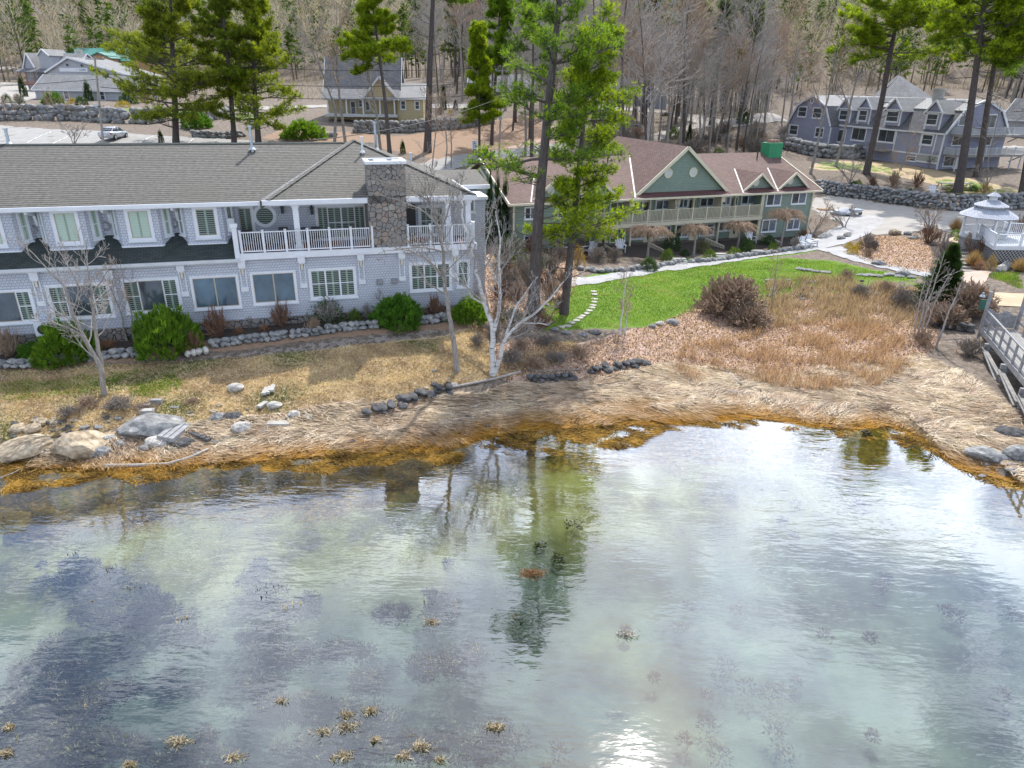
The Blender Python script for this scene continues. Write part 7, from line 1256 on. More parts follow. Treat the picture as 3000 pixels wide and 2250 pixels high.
LIT = [gp([(1690, 1015), (1960, 935), (2050, 890), (2200, 900), (2400, 860), (2700, 840), (2760, 1000), (2700, 1050), (2300, 1100), (1950, 1080), (1800, 1110), (1500, 1130), (1430, 1090), (1440, 1010), (1560, 990)]), gp([(2560, 690), (2700, 700), (2760, 790), (2690, 800), (2550, 775), (2470, 740)]), gp([(1440, 700), (1600, 720), (1690, 770), (1690, 850), (1600, 960), (1440, 960), (1400, 860)])]
Vs = []; nv = 0
for i, (q, m_) in enumerate(zip(LIT, (42000, 9000, 14000))):
    A, r = scatter(q, m_, 10 + i); x, y = A.T; n = len(x); V, F, c = leaves(np.stack([x, y, height(x, y) + .03 + .05 * r.random(n)], -1), .06 + .08 * r.random(n), lerpc((.26, .15, .10), (.78, .62, .50), r.random(n) ** 1.1) * (1 - .6 * (r.random((n, 1)) < .25)), r, .7); Vs.append((V, F + nv, c)); nv += len(V)
stuff('leaf_litter', *[np.concatenate(q) for q in zip(*Vs)], 'dry', 'dry pinkish brown fallen leaves covering the bank below the lawn', 'leaf litter')
Vs = []; nv = 0
for i, (q, m_, h_) in enumerate([(LAWN, 70000, .09), (LAWN2, 9000, .09)] + [(p, 5000, .10) for p in GPATCH[:3]]):
    A, r = scatter(q, m_, 30 + i); x, y = A.T; zv = ZN['lawn'][np.clip(np.searchsorted(YS, y), 0, len(YS) - 1), np.clip(np.searchsorted(XS, x), 0, len(XS) - 1)] / (.45 if i > 1 else 1); ok = zv + .25 * _sn(x, y, 2.5, 3) + r.normal(size=len(x)) * .12 > .6; x, y = x[ok], y[ok]; n = len(x); t = np.clip(.5 + .35 * _sn(x, y, 1.1) + r.normal(size=n) * .25, 0, 1)
    st_ = (r.random(n) < .10 + .35 * (_sn(x, y, .9, 6) + .4 * _sn(x, y, 2.9) > .75))[:, None]; V, F, c = blades(np.stack([x, y, height(x, y)], -1), np.stack([r.normal(size=n) * .5, r.normal(size=n) * .5, np.ones(n)], -1), h_ * (.6 + .9 * r.random(n)), .03, np.where(st_, lerpc((.30, .24, .12), (.6, .52, .3), t), lerpc((.06, .16, .006), (.24, .38, .02), t)), r); Vs.append((V, F + nv, c)); nv += len(V)
stuff('lawn_grass', *[np.concatenate(q) for q in zip(*Vs)], 'grassblade', 'short vivid green grass of the lawn and bank patches', 'grass')
A, r = scatter(gp([(0, 1085), (600, 1055), (900, 1030), (1050, 1010), (1300, 990), (1420, 950), (1440, 1080), (1600, 1000), (1700, 1000), (1650, 1060), (1480, 1110), (1250, 1155), (900, 1200), (600, 1240), (0, 1300)]), 90000, 40); x, y = A.T; n = len(x); t = np.clip(.5 + .3 * _sn(x, y, 1.7, 2) + r.normal(size=n) * .3, 0, 1); gr_ = (_sn(x, y, .8, 1) + r.normal(size=n) * .4 > .75) & (x < -4)
col = np.where(gr_[:, None], lerpc((.06, .11, .02), (.18, .24, .05), t), lerpc((.30, .20, .12), (.80, .66, .44), t)); V, F, c = blades(np.stack([x, y, height(x, y)], -1), np.stack([r.normal(size=n) * 1.6, r.normal(size=n) * 1.6, np.ones(n)], -1), .08 + .14 * r.random(n), .03, col, r, .8); stuff('dry_grass', V, F, c, 'dry', 'short bleached grass on the bank in front of the inn', 'dry grass')
# golden seaweed lying at and just under the waterline, and floating mats
Vs = []; nv = 0
for i, (q, m_) in enumerate(((gp([(0, 1360), (600, 1345), (1040, 1318), (1350, 1290), (1380, 1320), (1330, 1400), (1150, 1425), (700, 1470), (300, 1520), (0, 1570)]), 46000), (gp([(1380, 1255), (1560, 1228), (1980, 1225), (2000, 1270), (1850, 1310), (1700, 1330), (1560, 1345), (1470, 1330), (1380, 1310)]), 16000), (gp([(1980, 1215), (2320, 1215), (2500, 1240), (2620, 1235), (2780, 1330), (3000, 1400), (3000, 1460), (2800, 1390), (2600, 1290), (2400, 1280), (2000, 1245)]), 14000))):
    A, r = scatter(q, m_, 50 + i); x, y = A.T; cl = _sn(x, y, 1.2, 5) + .6 * _sn(x, y, 3.0, 1) - (np.interp(x, SX, SY) - y) * (.13 if i == 0 else .25); ok = cl + r.normal(size=len(x)) * .3 > (-.35, -.05, .05)[i]; x, y = x[ok], y[ok]; n = len(x); th = r.normal(size=n) * .6 + .5 * np.sin(x); hh = height(x, y); z = np.maximum(hh + .03, np.where(i == 0, hh + .06, .012)) + .03 * r.random(n) * (i > 0)
    V, F, c = blades(np.stack([x, y, z], -1), np.stack([np.cos(th), np.sin(th), .03 * r.normal(size=n)], -1), .15 + .25 * r.random(n), .045, lerpc((.07, .04, .01), (.52, .31, .06), np.clip(r.random(n) * .8 + .35 * _sn(x, y, 2.4, 7), 0, 1)), r, .5); Vs.append((V, F + nv, c)); nv += len(V)
stuff('seaweed', *[np.concatenate(q) for q in zip(*Vs)], 'dry', 'golden orange seaweed along the waterline', 'seaweed')
ZW_ = lambda x, y: (x / 1.4747, 1400 + y / 1.4747)
CL = [(480, 600, 180, 90), (240, 780, 110, 60), (200, 860, 150, 60), (340, 980, 180, 90), (110, 1110, 200, 110), (830, 660, 115, 55), (720, 552, 45, 20), (520, 930, 70, 40), (1120, 440, 80, 60), (1200, 570, 170, 50), (1100, 720, 60, 60), (1190, 780, 80, 40), (1140, 880, 70, 60), (1300, 1010, 170, 60), (1500, 1060, 200, 70), (1650, 1150, 220, 80), (1400, 1190, 200, 60), (2000, 1180, 220, 60), (2160, 1120, 80, 40), (1900, 560, 90, 70), (1870, 830, 90, 60), (2010, 790, 70, 60), (900, 1140, 40, 25), (380, 1170, 300, 70), (850, 1220, 220, 50), (350, 430, 230, 50), (450, 480, 120, 40), (640, 520, 50, 30), (1180, 655, 60, 30), (60, 960, 60, 60), (1600, 890, 90, 40), (1350, 770, 260, 30), (1680, 600, 120, 25)]
r = np.random.default_rng(60); TP = []
for (cx, cy, rx, ry) in CL:
    m_ = int(rx * ry / 480) + 5; a = r.random(m_) * 6.28; q = np.sqrt(r.random(m_))
    for i in range(m_): TP.append(at(*ZW_(cx + rx * q[i] * cos(a[i]), cy + ry * q[i] * sin(a[i])), -.55)[:2])
for i in range(45): TP.append(at(2250 + r.normal() * 420, 1850 + r.normal() * 260, -.7)[:2])
TP = np.array(TP); n = len(TP); k = 120; dep = height(TP[:, 0], TP[:, 1]); Hs = np.clip(-dep - .12 - .5 * r.random(n) ** 1.5, .15, 1.5) * np.where(np.arange(n) >= n - 45, .4, 1); ti = np.repeat(np.arange(n), k); f = r.random(n * k)
rad = unit(np.stack([r.normal(size=n * k), r.normal(size=n * k), np.abs(r.normal(size=n * k)) * 1.1], -1)); rs_ = (.18 + .24 * r.random(n))[ti] * (.35 + .65 * f); P = np.stack([TP[ti, 0], TP[ti, 1], dep[ti] + np.maximum(Hs[ti] - .22, .02)], -1) + rad * rs_[:, None]; D = rad + r.normal(size=(n * k, 3)) * .5; rad_z = rad[:, 2]; col = lerpc((.006, .010, .016), (.52, .42, .26), np.clip(np.clip(rad_z, 0, 1) ** 2 * f ** 2 * 1.5 * np.repeat(r.random(n), k) + r.normal(size=n * k) * .05, 0, 1))  # tan tips; lit tops and dark gaps between are put into the blade colour
V, F, c = blades(P, D, .07 + .09 * r.random(n * k), .045, col, r); stuff('rockweed', V, F, c, 'dry', 'dark bushy rockweed growing under the water', 'underwater weed')
def float_weed(px, py, n, R, c0, c1, label):
    b = at(px, py, 0); r = np.random.default_rng(int(px)); P = r.normal(size=(n, 3)) * np.array([R, R * .5, .03]) + np.array([0, 0, .02]); V, F, c = blades(P, r.normal(size=(n, 3)) * np.array([1, 1, .5]) + np.array([0, 0, .2]), .08 + .1 * r.random(n), .03, lerpc(c0, c1, r.random(n)), r); return tag(link_mesh('seaweed_clump', np_mesh('seaweed_clump', V, F, c), M['dry'], None, tuple(b)), label, 'seaweed')
float_weed(1560, 1682, 420, .22, (.03, .02, .01), (.4, .22, .12), 'brown seaweed clump breaking the surface inside the pine reflection'); float_weed(1835, 1862, 160, .13, (.1, .09, .1), (.6, .55, .55), 'small pale seaweed tip alone on open water')
for i, (x, y) in enumerate(((1215, 965), (1500, 1025), (1600, 1010), (1400, 1100), (1500, 1075), (1620, 1135), (1740, 1205), (1820, 1165), (1010, 1210), (770, 1140), (40, 1080), (30, 1190), (2140, 1080), (1865, 625), (1480, 1205), (1900, 1220), (560, 1245))): float_weed(*ZW_(x, y), 60 + (i * 37) % 90, .06 + .02 * (i % 5), (.10, .08, .05), (.55, .46, .34), 'pale tip of rockweed breaking the surface near the bottom of the picture')['group'] = 'pale rockweed tips at the surface'
# ------------------------------------------------------------------ vehicles, furniture and small structures
M['silver'] = plain('silver_car_paint', (.50, .53, .58), .28, .04, 2., metal=.6); M['rubber'] = plain('black_rubber', (.02, .02, .022), .8, .1); M['red_lens'] = plain('red_lens', (.5, .02, .03), .3, .1)
def loft(mb, secs):
    n = len(secs[0]); b = len(mb.v)
    for s in secs: mb.v += [tuple(p) for p in s]
    for i in range(len(secs) - 1):
        for k in range(n): mb.f.append([b + i * n + k, b + i * n + (k + 1) % n, b + (i + 1) * n + (k + 1) % n, b + (i + 1) * n + k]); mb.mi.append(0)
    mb.f.append([b + k for k in range(n)][::-1]); mb.mi.append(0); mb.f.append([b + (len(secs) - 1) * n + k for k in range(n)]); mb.mi.append(0)
def car(loc, rz, label, mat='silver'):
    e = empty('parked_car', tuple(loc), rz, label, 'car'); m = MB(); S_ = []
    for x, w_, z0, z1, zs in ((-2.35, .62, .42, .78, .6), (-2.28, .80, .3, .95, .62), (-1.7, .90, .24, 1.02, .6), (-.8, .92, .22, .98, .58), (.4, .92, .22, .95, .56), (1.2, .90, .22, .92, .56), (1.9, .86, .24, .82, .52), (2.25, .74, .3, .70, .48), (2.36, .5, .38, .58, .48)):
        S_.append([(x, -w_ * .9, z0), (x, w_ * .9, z0), (x, w_, zs), (x, w_ * .95, z1 - .06), (x, w_ * .8, z1), (x, -w_ * .8, z1), (x, -w_ * .95, z1 - .06), (x, -w_, zs)])
    loft(m, S_); m.build('body', M[mat], e, None, True); m = MB(); S_ = []
    for x, w_, zt in ((-1.75, .70, 1.0), (-1.05, .66, 1.38), (-.3, .64, 1.45), (.35, .64, 1.42), (1.15, .72, .94)): S_.append([(x, -.80, .92), (x, .80, .92), (x, w_, zt - .05), (x, w_ * .85, zt), (x, -w_ * .85, zt), (x, -w_, zt - .05)])
    loft(m, S_); m.build('cabin_glass', M['glass'], e, None, True); m = MB(); S_ = []
    for x, w_, zt in ((-1.12, .6, 1.37), (-.3, .61, 1.46), (.36, .6, 1.43), (.42, .58, 1.40)): S_.append([(x, -w_, zt - .02), (x, w_, zt - .02), (x, w_ * .9, zt + .03), (x, -w_ * .9, zt + .03)])
    loft(m, S_); m.build('roof', M[mat], e, None, True)
    for sx in (-1, 1):
        for a, b in (((1.12, .74 * sx, .95), (.38, .62 * sx, 1.4)), ((-.25, .80 * sx, .95), (-.25, .64 * sx, 1.43)), ((-1.7, .72 * sx, 1.0), (-1.1, .62 * sx, 1.37))): q = MB(); q.bar(a, b, .07, .05); q.build('pillar', M[mat], e)
        for x in (-1.42, 1.42):
            q = MB(); q.tube([(x, sx * .72, .33), (x, sx * .94, .33)], .33, 18); t = q.build('wheel', M['rubber'], e); q = MB(); q.tube([(x, sx * .93, .33), (x, sx * .955, .33)], .2, 12); q.build('rim', M['metal'], t)
        q = MB(); q.cbox((-2.26, sx * .62, .78), (.1, .34, .12)); q.build('tail_light', M['red_lens'], e); q = MB(); q.cbox((2.24, sx * .58, .62), (.14, .3, .12)); q.build('headlight', M['white'], e); q = MB(); q.cbox((.75, sx * .98, .95), (.12, .18, .12)); q.build('mirror', M[mat], e)
    q = MB(); q.cbox((-2.34, 0, .60), (.03, .5, .12)); q.build('number_plate', M['white'], e); return e
# parking lot with bay lines
area('parking_lot', gp([(-20, 366), (60, 372), (160, 380), (300, 384), (420, 395), (560, 402), (740, 412), (830, 425), (900, 470), (-20, 470)]), M['asphalt'], .05)
for i, (a, b) in enumerate((((80, 420), (150, 388)), ((150, 425), (215, 396)), ((410, 420), (448, 400)), ((500, 425), (512, 405)), ((548, 425), (568, 408)), ((620, 428), (632, 412)))): ribbon('bay_line', [a, b], [.14, .14], M['line'], .09, .3, jag=0)
b = g(336, 408); car((b[0], b[1], b[2] + .06), pi / 2 + .02, 'silver sedan parked on the lot behind the inn roof')
# lanes
ribbon('lane', [(1240, 500), (1300, 482), (1380, 465), (1450, 455), (1600, 435), (1680, 425), (1760, 418)], [5, 4.6, 4.6, 4.6, 4.6, 4.6, 4.6], M['asphalt'], .06)
ribbon('lane', [(1740, 318), (1850, 322), (1960, 330), (2040, 350), (2110, 366), (2210, 350), (2290, 345)], [4.5, 5, 5, 5.5, 6, 5.5, 5], M['asphalt2'], .08)
ribbon('lane', [(1895, 412), (1950, 395), (2000, 378), (2070, 366)], [3.4, 3.4, 3.4, 3.4], M['asphalt2'], .07)
ribbon('lane', [(560, 320), (700, 318), (820, 316), (960, 312), (1260, 312), (1420, 312)], [4.6] * 6, M['asphalt2'], .08)
ribbon('lane', [(2940, 430), (3000, 438), (3060, 445)], [5, 5, 5], M['asphalt2'], .08)
area('forecourt', gp([(-20, 240), (60, 243), (110, 250), (112, 290), (60, 300), (-20, 302)]), M['asphalt2'], .07)
area('forecourt', gp([(-20, 195), (55, 196), (60, 205), (-20, 204)]), M['asphalt2'], .07)
# utility poles and wires
def pole(px, py, top, label, r=.15, arm=True):
    b = g(px, py); d = ray(*top); t = b[1] / d[1]; T = Vector((d[0] * t, b[1], CAM_H + d[2] * t)); e = empty('utility_pole', tuple(b), 0, label, 'utility pole'); L = T - Vector(b); q = MB(); q.tube([(0, 0, -.2), tuple(L)], [r, r * .7], 10); q.build('pole', M['bark_lichen'], e)
    if arm:
        q = MB(); q.cbox((L.x, 0, L.z - .3), (2.0, .1, .12), .3); q.build('crossarm', M['timber2'], e)
        for s in (-.85, 0, .85): q = MB(); q.tube([(L.x + s, s * .3, L.z - .24), (L.x + s, s * .3, L.z - .05)], .05, 6); q.build('insulator', M['white'], e)
    q = MB(); q.cbox((0.15, -.2, L.z * .45), (.4, .25, .5)); q.build('meter_box', M['white_shade'], e); return e, T
p1, T1 = pole(302, 422, (277, 165), 'weathered wooden utility pole rising beside the silver car'); p2, T2 = pole(1462, 462, (1472, 200), 'grey utility pole behind the small bright conical pine', .13); p3, T3 = pole(2050, 300, (2075, 185), 'pale tilted utility pole among bare trees', .15)
def wire(a, b, sag, label, r=.02):
    P = [Vector(a).lerp(Vector(b), i / 16) - Vector((0, 0, sag * 4 * (i / 16) * (1 - i / 16))) for i in range(17)]; q = MB(); q.tube([tuple(p) for p in P], r, 5); tag(q.build('power_line', M['dark'] if r > .02 else M['metal'], None, None, True), label, 'cable', 'power lines between the poles')
for k, dz in enumerate((.2, -1.8, -3.4)): wire(T1 - Vector((0, 0, -dz)), T2 + Vector((0, 0, dz * .9)), 1.0, 'thin overhead wire stretched between the wooden poles behind the inn', .038)
wire(T1 - Vector((0, 0, 5.5)), (-95, 78, 7.5), .6, 'thick cable running down left from the pole by the silver car', .045); wire(T2 - Vector((0, 0, 3.5)), (-18, 62, 10.2), .8, 'cable running from the grey pole down to the inn roof', .04)
wire(T1 - Vector((0, 0, 2.5)), (-95, 96, 13), .6, 'thin wire leaving the left side of the pole by the silver car', .035)
# speed sign
b = g(1391, 470); e = empty('speed_sign', tuple(b), -.25, 'white speed limit sign by the lane, seen edge on behind the roofs', 'road sign'); q = MB(); q.box(-.03, .03, -.03, .03, 0, 2.6); q.build('post', M['metal'], e); q = MB(); q.box(-.38, .38, -.05, -.03, 1.5, 2.5); sg = q.build('sign_face', M['white'], e)
text('SPEED', .2, sg, (0, -.056, 2.34), (pi / 2, 0, 0), M['dark']); text('LIMIT', .2, sg, (0, -.056, 2.14), (pi / 2, 0, 0), M['dark']); text('25', .5, sg, (0, -.056, 1.8), (pi / 2, 0, 0), M['dark'])
q = MB(); b = g(5, 205); e = empty('flag', tuple(b), 0, 'blue and white flag on a thin pole at the far left edge', 'flag'); q.tube([(0, 0, 0), (0, 0, 3.4)], .05, 6); q.build('flagpole', M['metal'], e); q = MB(); q.poly([(0, 0, 3.4), (.5, .1, 3.1), (.9, 0, 2.2), (.2, .1, 2.0), (0, 0, 2.3)]); M['flag'] = plain('blue_flag', (.05, .18, .45), .7, .2); q.build('cloth', M['flag'], e)
# armchairs
def armchair(px, py, rz, label, h=1.0):
    b = g(px, py); e = empty('garden_chair', tuple(b), rz, label, 'chair', None); e.scale = (h, h, h)
    for i in range(5): q = MB(); a = (i - 2) * .16; q.bar((a * .55, .22, .28), (a * 1.15, .52, .98 - abs(i - 2) * .05), .12, .025); q.build('back_slat', M['white'], e)
    q = MB(); q.add([(-.28, -.32, .38), (.28, -.32, .38), (.28, .25, .27), (-.28, .25, .27), (-.28, -.32, .34), (.28, -.32, .34), (.28, .25, .23), (-.28, .25, .23)], [(0, 1, 2, 3), (7, 6, 5, 4), (0, 4, 5, 1), (1, 5, 6, 2), (2, 6, 7, 3), (3, 7, 4, 0)]); q.build('seat', M['white'], e)
    for s in (-1, 1):
        q = MB(); q.box(s * .36 - .07, s * .36 + .07, -.42, .32, .55, .58); q.build('armrest', M['white'], e); q = MB(); q.box(s * .34 - .03, s * .34 + .03, -.36, -.28, 0, .55); q.build('leg', M['white'], e); q = MB(); q.bar((s * .34, -.3, .33), (s * .34, .5, .03), .04, .11); q.build('leg', M['white'], e)
    return e
armchair(2357, 728, .5, 'white slatted armchair, left one of the pair by the gravel path', 1.1); armchair(2376, 722, .5, 'white slatted armchair, right one of the pair by the gravel path', 1.1); armchair(1817, 738, .0, 'white slatted armchair facing the lawn in front of the green house', 1.1); armchair(2733, 574, .0, 'white slatted armchair alone on the upper lawn', 1.25)
armchair(1725, 745, -.9, 'white metal looking armchair beside the leftmost weeping cherry', 1.1); armchair(2199, 712, .3, 'white armchair on the porch behind the leafy shrub', 1.05); armchair(2480, 416, .3, 'white chair left of the table by the lavender house door', 1.1); armchair(2510, 418, -.3, 'white chair right of the table by the lavender house door', 1.1)
# picnic table
b = g(2792, 556); e = empty('picnic_table', tuple(b), .05, 'long weathered picnic table on the upper lawn behind the pine trunk', 'picnic table'); q = MB(); q.box(-2.2, 2.2, -.38, .38, .76, .82); q.build('tabletop', M['timber'], e)
for s in (-1, 1):
    q = MB(); q.box(-2.2, 2.2, s * .8 - .13, s * .8 + .13, .43, .48); q.build('bench', M['timber'], e)
    for x in (-1.8, 0, 1.8): q = MB(); q.bar((x, s * .2, .76), (x, s * .7, 0), .1, .05); q.build('leg', M['timber2'], e)
# gazebo and deck
ZF = 3.55; gc = at(2880, 690, ZF); ppm = F_PX / np.linalg.norm(gc - np.array([0, 0, CAM_H])); GR = 61 / ppm
e = empty('gazebo', (gc[0], gc[1], ZF), .2, 'white octagonal gazebo with a two tier roof and cupola, right side', 'gazebo'); oc = lambda r, a0=pi / 8: [(r * cos(2 * pi * k / 8 + a0), r * sin(2 * pi * k / 8 + a0)) for k in range(8)]
q = MB(); q.prism(oc(GR * .86), -.15, 0, 'z'); q.build('floor', M['white_shade'], e); q = MB(); q.prism(oc(GR * .82), -1.4, -.15, 'z'); q.build('base', M['timber2'], e)
for (x, y) in oc(GR * .8): q = MB(); q.box(x - .07, x + .07, y - .07, y + .07, 0, 2.35); q.build('post', M['white'], e)
pts = oc(GR * .8)
for k in range(8):
    if k in (6,): continue
    wl = Wl(pts[k], pts[(k + 1) % 8]); railing(e, wl, .08, wl.L - .08, 0, .9, M['white'], post=2, bal=.15, bw=.04); q = MB(); slab(q, wl, 0, wl.L, 2.1, 2.3, -.03, .03); q.build('frieze', M['white'], e)
M['gz_roof'] = bricky('pale_gazebo_shingles', (.36, .39, .46), (.47, .50, .56), (.20, .22, .28), .3, .16, .02, .2)
def cone8(r0, z0, r1, z1): a, b = oc(r0), oc(r1); m = MB(); [m.poly([(*a[k], z0), (*a[(k + 1) % 8], z0), (*b[(k + 1) % 8], z1), (*b[k], z1)]) for k in range(8)]; m.prism(a, z0 - .08, z0, 'z'); return m
cone8(GR * 1.05, 2.3, GR * .52, 3.2).build('lower_roof', M['gz_roof'], e); cone8(GR * .5, 3.2, GR * .5, 3.45).build('louvre_band', M['white_shade'], e); cone8(GR * .62, 3.45, GR * .16, 4.05).build('upper_roof', M['gz_roof'], e); cone8(GR * .15, 4.05, GR * .15, 4.5).build('cupola', M['white'], e); cone8(GR * .24, 4.5, .02, 4.95).build('cupola_roof', M['gz_roof'], e); q = MB(); q.tube([(0, 0, 4.9), (0, 0, 5.25)], [.05, .01], 6); q.build('finial', M['white'], e); e.scale = (1, 1, .74)
dk0 = [at(2868, 692, ZF)[:2], at(2915, 721, ZF)[:2], at(3060, 722, ZF)[:2], at(3060, 690, ZF)[:2], at(2935, 684, ZF)[:2]]
e = empty('garden_deck', (dk0[1][0], dk0[1][1], ZF), 0, 'white railed deck on a lattice skirt joined to the gazebo', 'deck'); lo = [(p[0] - dk0[1][0], p[1] - dk0[1][1]) for p in dk0]; q = MB(); q.prism(lo, -.12, 0, 'z'); q.build('floor', M['white_shade'], e)
M['lattice'] = stony('lattice_panel', [(.05, .045, .04)] * 2, 5, (.05, .045, .04))
def lattice_mat():
    m, nt, b = new_mat('white_lattice'); uv = N(nt, 'ShaderNodeUVMap').outputs[0]; mp = N(nt, 'ShaderNodeMapping'); mp.inputs['Rotation'].default_value = (0, 0, pi / 4); LK(nt, uv, mp.inputs[0]); t = N(nt, 'ShaderNodeTexBrick'); LK(nt, mp.outputs[0], t.inputs['Vector']); t.offset = 0; t.inputs['Scale'].default_value = 1; t.inputs['Brick Width'].default_value = .2; t.inputs['Row Height'].default_value = .2; t.inputs['Mortar Size'].default_value = .022
    t.inputs['Color1'].default_value = t.inputs['Color2'].default_value = (.03, .028, .026, 1); t.inputs['Mortar'].default_value = (.42, .42, .44, 1); LK(nt, t.outputs[0], b.inputs['Base Color']); return m
M['lattice'] = lattice_mat()
for a, c_ in ((0, 1), (1, 2)):
    wl = Wl(lo[a], lo[c_]); railing(e, wl, 0, wl.L, 0, .95, M['white'], post=1.8, bal=.14, bw=.04); q = MB(); slab(q, wl, 0, wl.L, -.3, .02, .0, .06); q.build('skirt_board', M['white'], e); q = MB(); slab(q, wl, 0, wl.L, -1.5, -.3, -.05, -.02); q.build('lattice_skirt', M['lattice'], e)
wl = Wl(lo[4], lo[3]); railing(e, wl, 0, wl.L, 0, .95, M['white'], post=1.8, bal=.14, bw=.04)
# timber steps
tp_, bt_ = np.array([2797., 722.]), np.array([2826., 797.]); a_ = g(*bt_)
se = empty('garden_steps', tuple(a_), 0, 'wide timber and gravel steps climbing towards the gazebo', 'steps')
for k in range(8):
    p = g(*(bt_ + (tp_ - bt_) * k / 7)); q = MB(); wd = 1.0 - .02 * k; q.box(p[0] - a_[0] - wd, p[0] - a_[0] + wd, p[1] - a_[1] - .1, p[1] - a_[1] + .25, p[2] - a_[2] - .2, p[2] - a_[2] + .12); q.build('step', M['timber'], se)
for px, py in ((2752, 706), (2762, 712), (2772, 716)): b = g(px, py); q = MB(); q.tube([(0, 0, -.1), (.05, 0, .95)], .07, 8); tag(q.build('post', M['timber2'], None, tuple(b)), 'weathered post in the short row above the timber steps', 'post', 'posts above the timber steps')
# walkway pier
ZD2 = 2.1; A0, A1 = at(*AS(742, 472), ZD2)[:2], at(*AS(1062, 852), ZD2)[:2]; d2 = unit(A1 - A0); n2_ = np.array([-d2[1], d2[0]]); 
if n2_[0] < 0: n2_ = -n2_
PW, PL = 1.75, 13.0; e = empty('walkway', (A0[0], A0[1], ZD2), math.atan2(d2[1], d2[0]), 'grey timber walkway on braced posts leading over the shore at the right edge', 'walkway'); sgn = 1 if (np.array([-d2[1], d2[0]]) @ n2_) > 0 else -1
q = MB()
q.box(0, PL, min(0, sgn * PW), max(0, sgn * PW), -.06, 0); q.build('deck_boards', M['timber'], e)
for s in (0, sgn * PW):
    q = MB(); q.box(0, PL, s - .06, s + .06, -.36, -.062); q.build('beam', M['timber2'], e); q = MB(); q.box(-.1, PL, s - .05, s + .05, .98, 1.05); q.build('handrail', M['timber2'], e); q = MB(); q.box(0, PL, s - .025, s + .025, .45, .55); q.build('midrail', M['timber2'], e)
    for k in range(11): x = k * 1.25; q = MB(); q.box(x - .05, x + .05, s - .055, s + .055, -.3, 1.0); q.build('rail_post', M['timber2'], e)
for s in (0, sgn * PW): q = MB(); q.box(-.22, -.06, s - .08, s + .08, -.8, 2.1); q.build('gate_post', M['timber2'], e)
for k in range(12):
    y0 = sgn * (.12 + k * (PW - .24) / 12); hgt = .95 + .12 * cos(k * .9); q = MB(); q.box(-.14, -.1, min(y0, y0 + sgn * .11), max(y0, y0 + sgn * .11), .05, hgt); q.build('gate_picket', M['timber2'], e)
w0 = lambda x, y: (A0[0] + d2[0] * x + n2_[0] * abs(y), A0[1] + d2[1] * x + n2_[1] * abs(y))
prev = None
for x in (2.2, 5.6, 9.0, 12.4):
    zz = []
    for s in (0, sgn * PW):
        X, Y = w0(x, s); zb_g = hz(X, Y) - ZD2 - .3; q = MB(); q.tube([(x, s, zb_g), (x, s, -.36)], .15, 8); q.build('pile', M['timber2'], e); zz.append(zb_g)
    q = MB(); q.box(x - .1, x + .1, min(-.25 * sgn, sgn * (PW + .25)), max(-.25 * sgn, sgn * (PW + .25)), -.6, -.362); q.build('cap_beam', M['timber2'], e)
    q = MB(); q.bar((x - .12, -.2 * sgn, -.6), (x - .12, sgn * (PW + .2), zz[1] + .5), .06, .2); q.build('cross_brace', M['timber'], e)
    if prev is not None: q = MB(); q.bar((prev[0], -.18 * sgn, -.7), (x, -.18 * sgn, zz[0] + .6), .2, .06); q.build('side_brace', M['timber'], e); q = MB(); q.bar((prev[0], -.25 * sgn, prev[1] + .9), (x, -.25 * sgn, -1.3), .2, .06); q.build('side_brace', M['timber'], e)
    prev = (x, zz[0])
M['greensign'] = plain('green_sign', (.03, .13, .10), .6, .1); q = MB(); b = at(*AS(762, 300), ZD2 + 1.2); q.box(-.3, .3, -.02, .02, -.3, .3); tag(q.build('notice_board', M['greensign'], None, (b[0], b[1], b[2])), 'small dark green board fixed on the walkway gate post', 'sign')
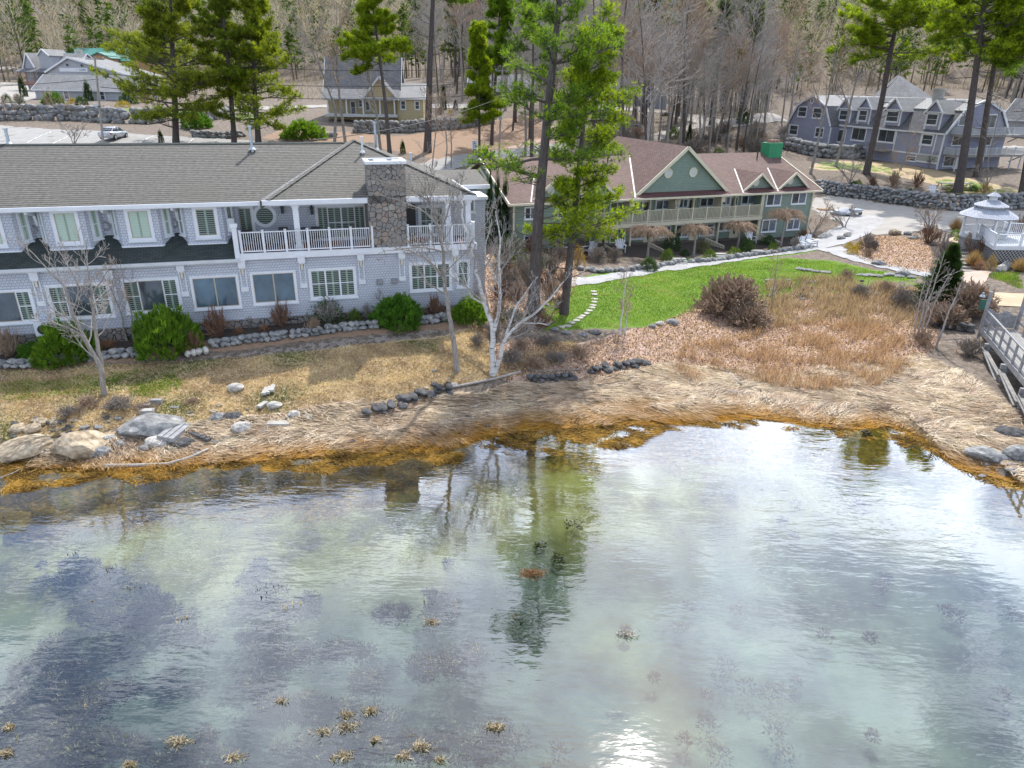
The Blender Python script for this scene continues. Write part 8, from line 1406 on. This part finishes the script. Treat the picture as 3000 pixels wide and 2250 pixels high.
q = MB(); b = at(*AS(748, 225), ZD2 + 2.0); q.tube([(0, 0, -.1), (0, 0, 0)], [.16, .1], 12); q.tube([(0, 0, 0), (0, 0, .14)], .06, 8); tag(q.build('dock_lamp', M['metal'], None, tuple(b)), 'small metal lamp beside the walkway gate post', 'lamp')
# wheelbarrow and covered pile on the driveway
b = g(*z8(1640, 742)); e = empty('wheelbarrow', tuple(b), .3, 'grey wheelbarrow on the driveway beside the covered pile', 'wheelbarrow'); q = MB(); q.add([(-.5, -.3, .35), (.35, -.3, .35), (.35, .3, .35), (-.5, .3, .35), (-.7, -.42, .72), (.6, -.42, .68), (.6, .42, .68), (-.7, .42, .72)], [(0, 3, 2, 1), (0, 1, 5, 4), (1, 2, 6, 5), (2, 3, 7, 6), (3, 0, 4, 7), (4, 5, 6, 7)]); q.build('tray', M['metal'], e); q = MB(); q.tube([(.6, -.06, .2), (.6, .06, .2)], .2, 14); q.build('wheel', M['rubber'], e)
for s in (-.25, .25): q = MB(); q.bar((.6, s * .4, .2), (-1.2, s, .6), .04); q.build('handle', M['timber2'], e); q = MB(); q.bar((-.4, s, .4), (-.45, s, 0), .04); q.build('leg', M['dark'], e)
M['tarp'] = plain('blue_grey_tarp', (.30, .33, .40), .6, .3, 3.); b = g(*z8(1535, 735)); o = bpy.data.objects.new('covered_pile', RM['rock_grey'][1].copy()); C.objects.link(o); o.data.materials.clear(); o.data.materials.append(M['tarp']); o.location = (b[0], b[1], b[2] + .3); o.scale = (1.5, 1.0, .75); tag(o, 'pile covered with a blue grey sheet beside the wheelbarrow', 'pile')
for k in range(3): plank('long yellowish board of the stack beside the green house deck', *z8(1450 + k * 12, 690 + k * 4), 3.6, .2, .06, -.25 + k * .05, 'tan_wall', 'board', 'board', 'boards stacked beside the side deck')
for i, (x, y) in enumerate(((120, 1150), (470, 1105), (790, 1075))): b = g(*z8(x, y)); q = MB(); [q.box(-.55, .55, -.5 + .3 * k, -.15 + .3 * k, -.1, .06 + .12 * k) for k in range(3)]; tag(q.build('stone_steps', M['concrete'], None, tuple(b)), ('left', 'middle', 'right')[i] + ' set of three low stone steps between lawn and bed of the green house', 'steps')
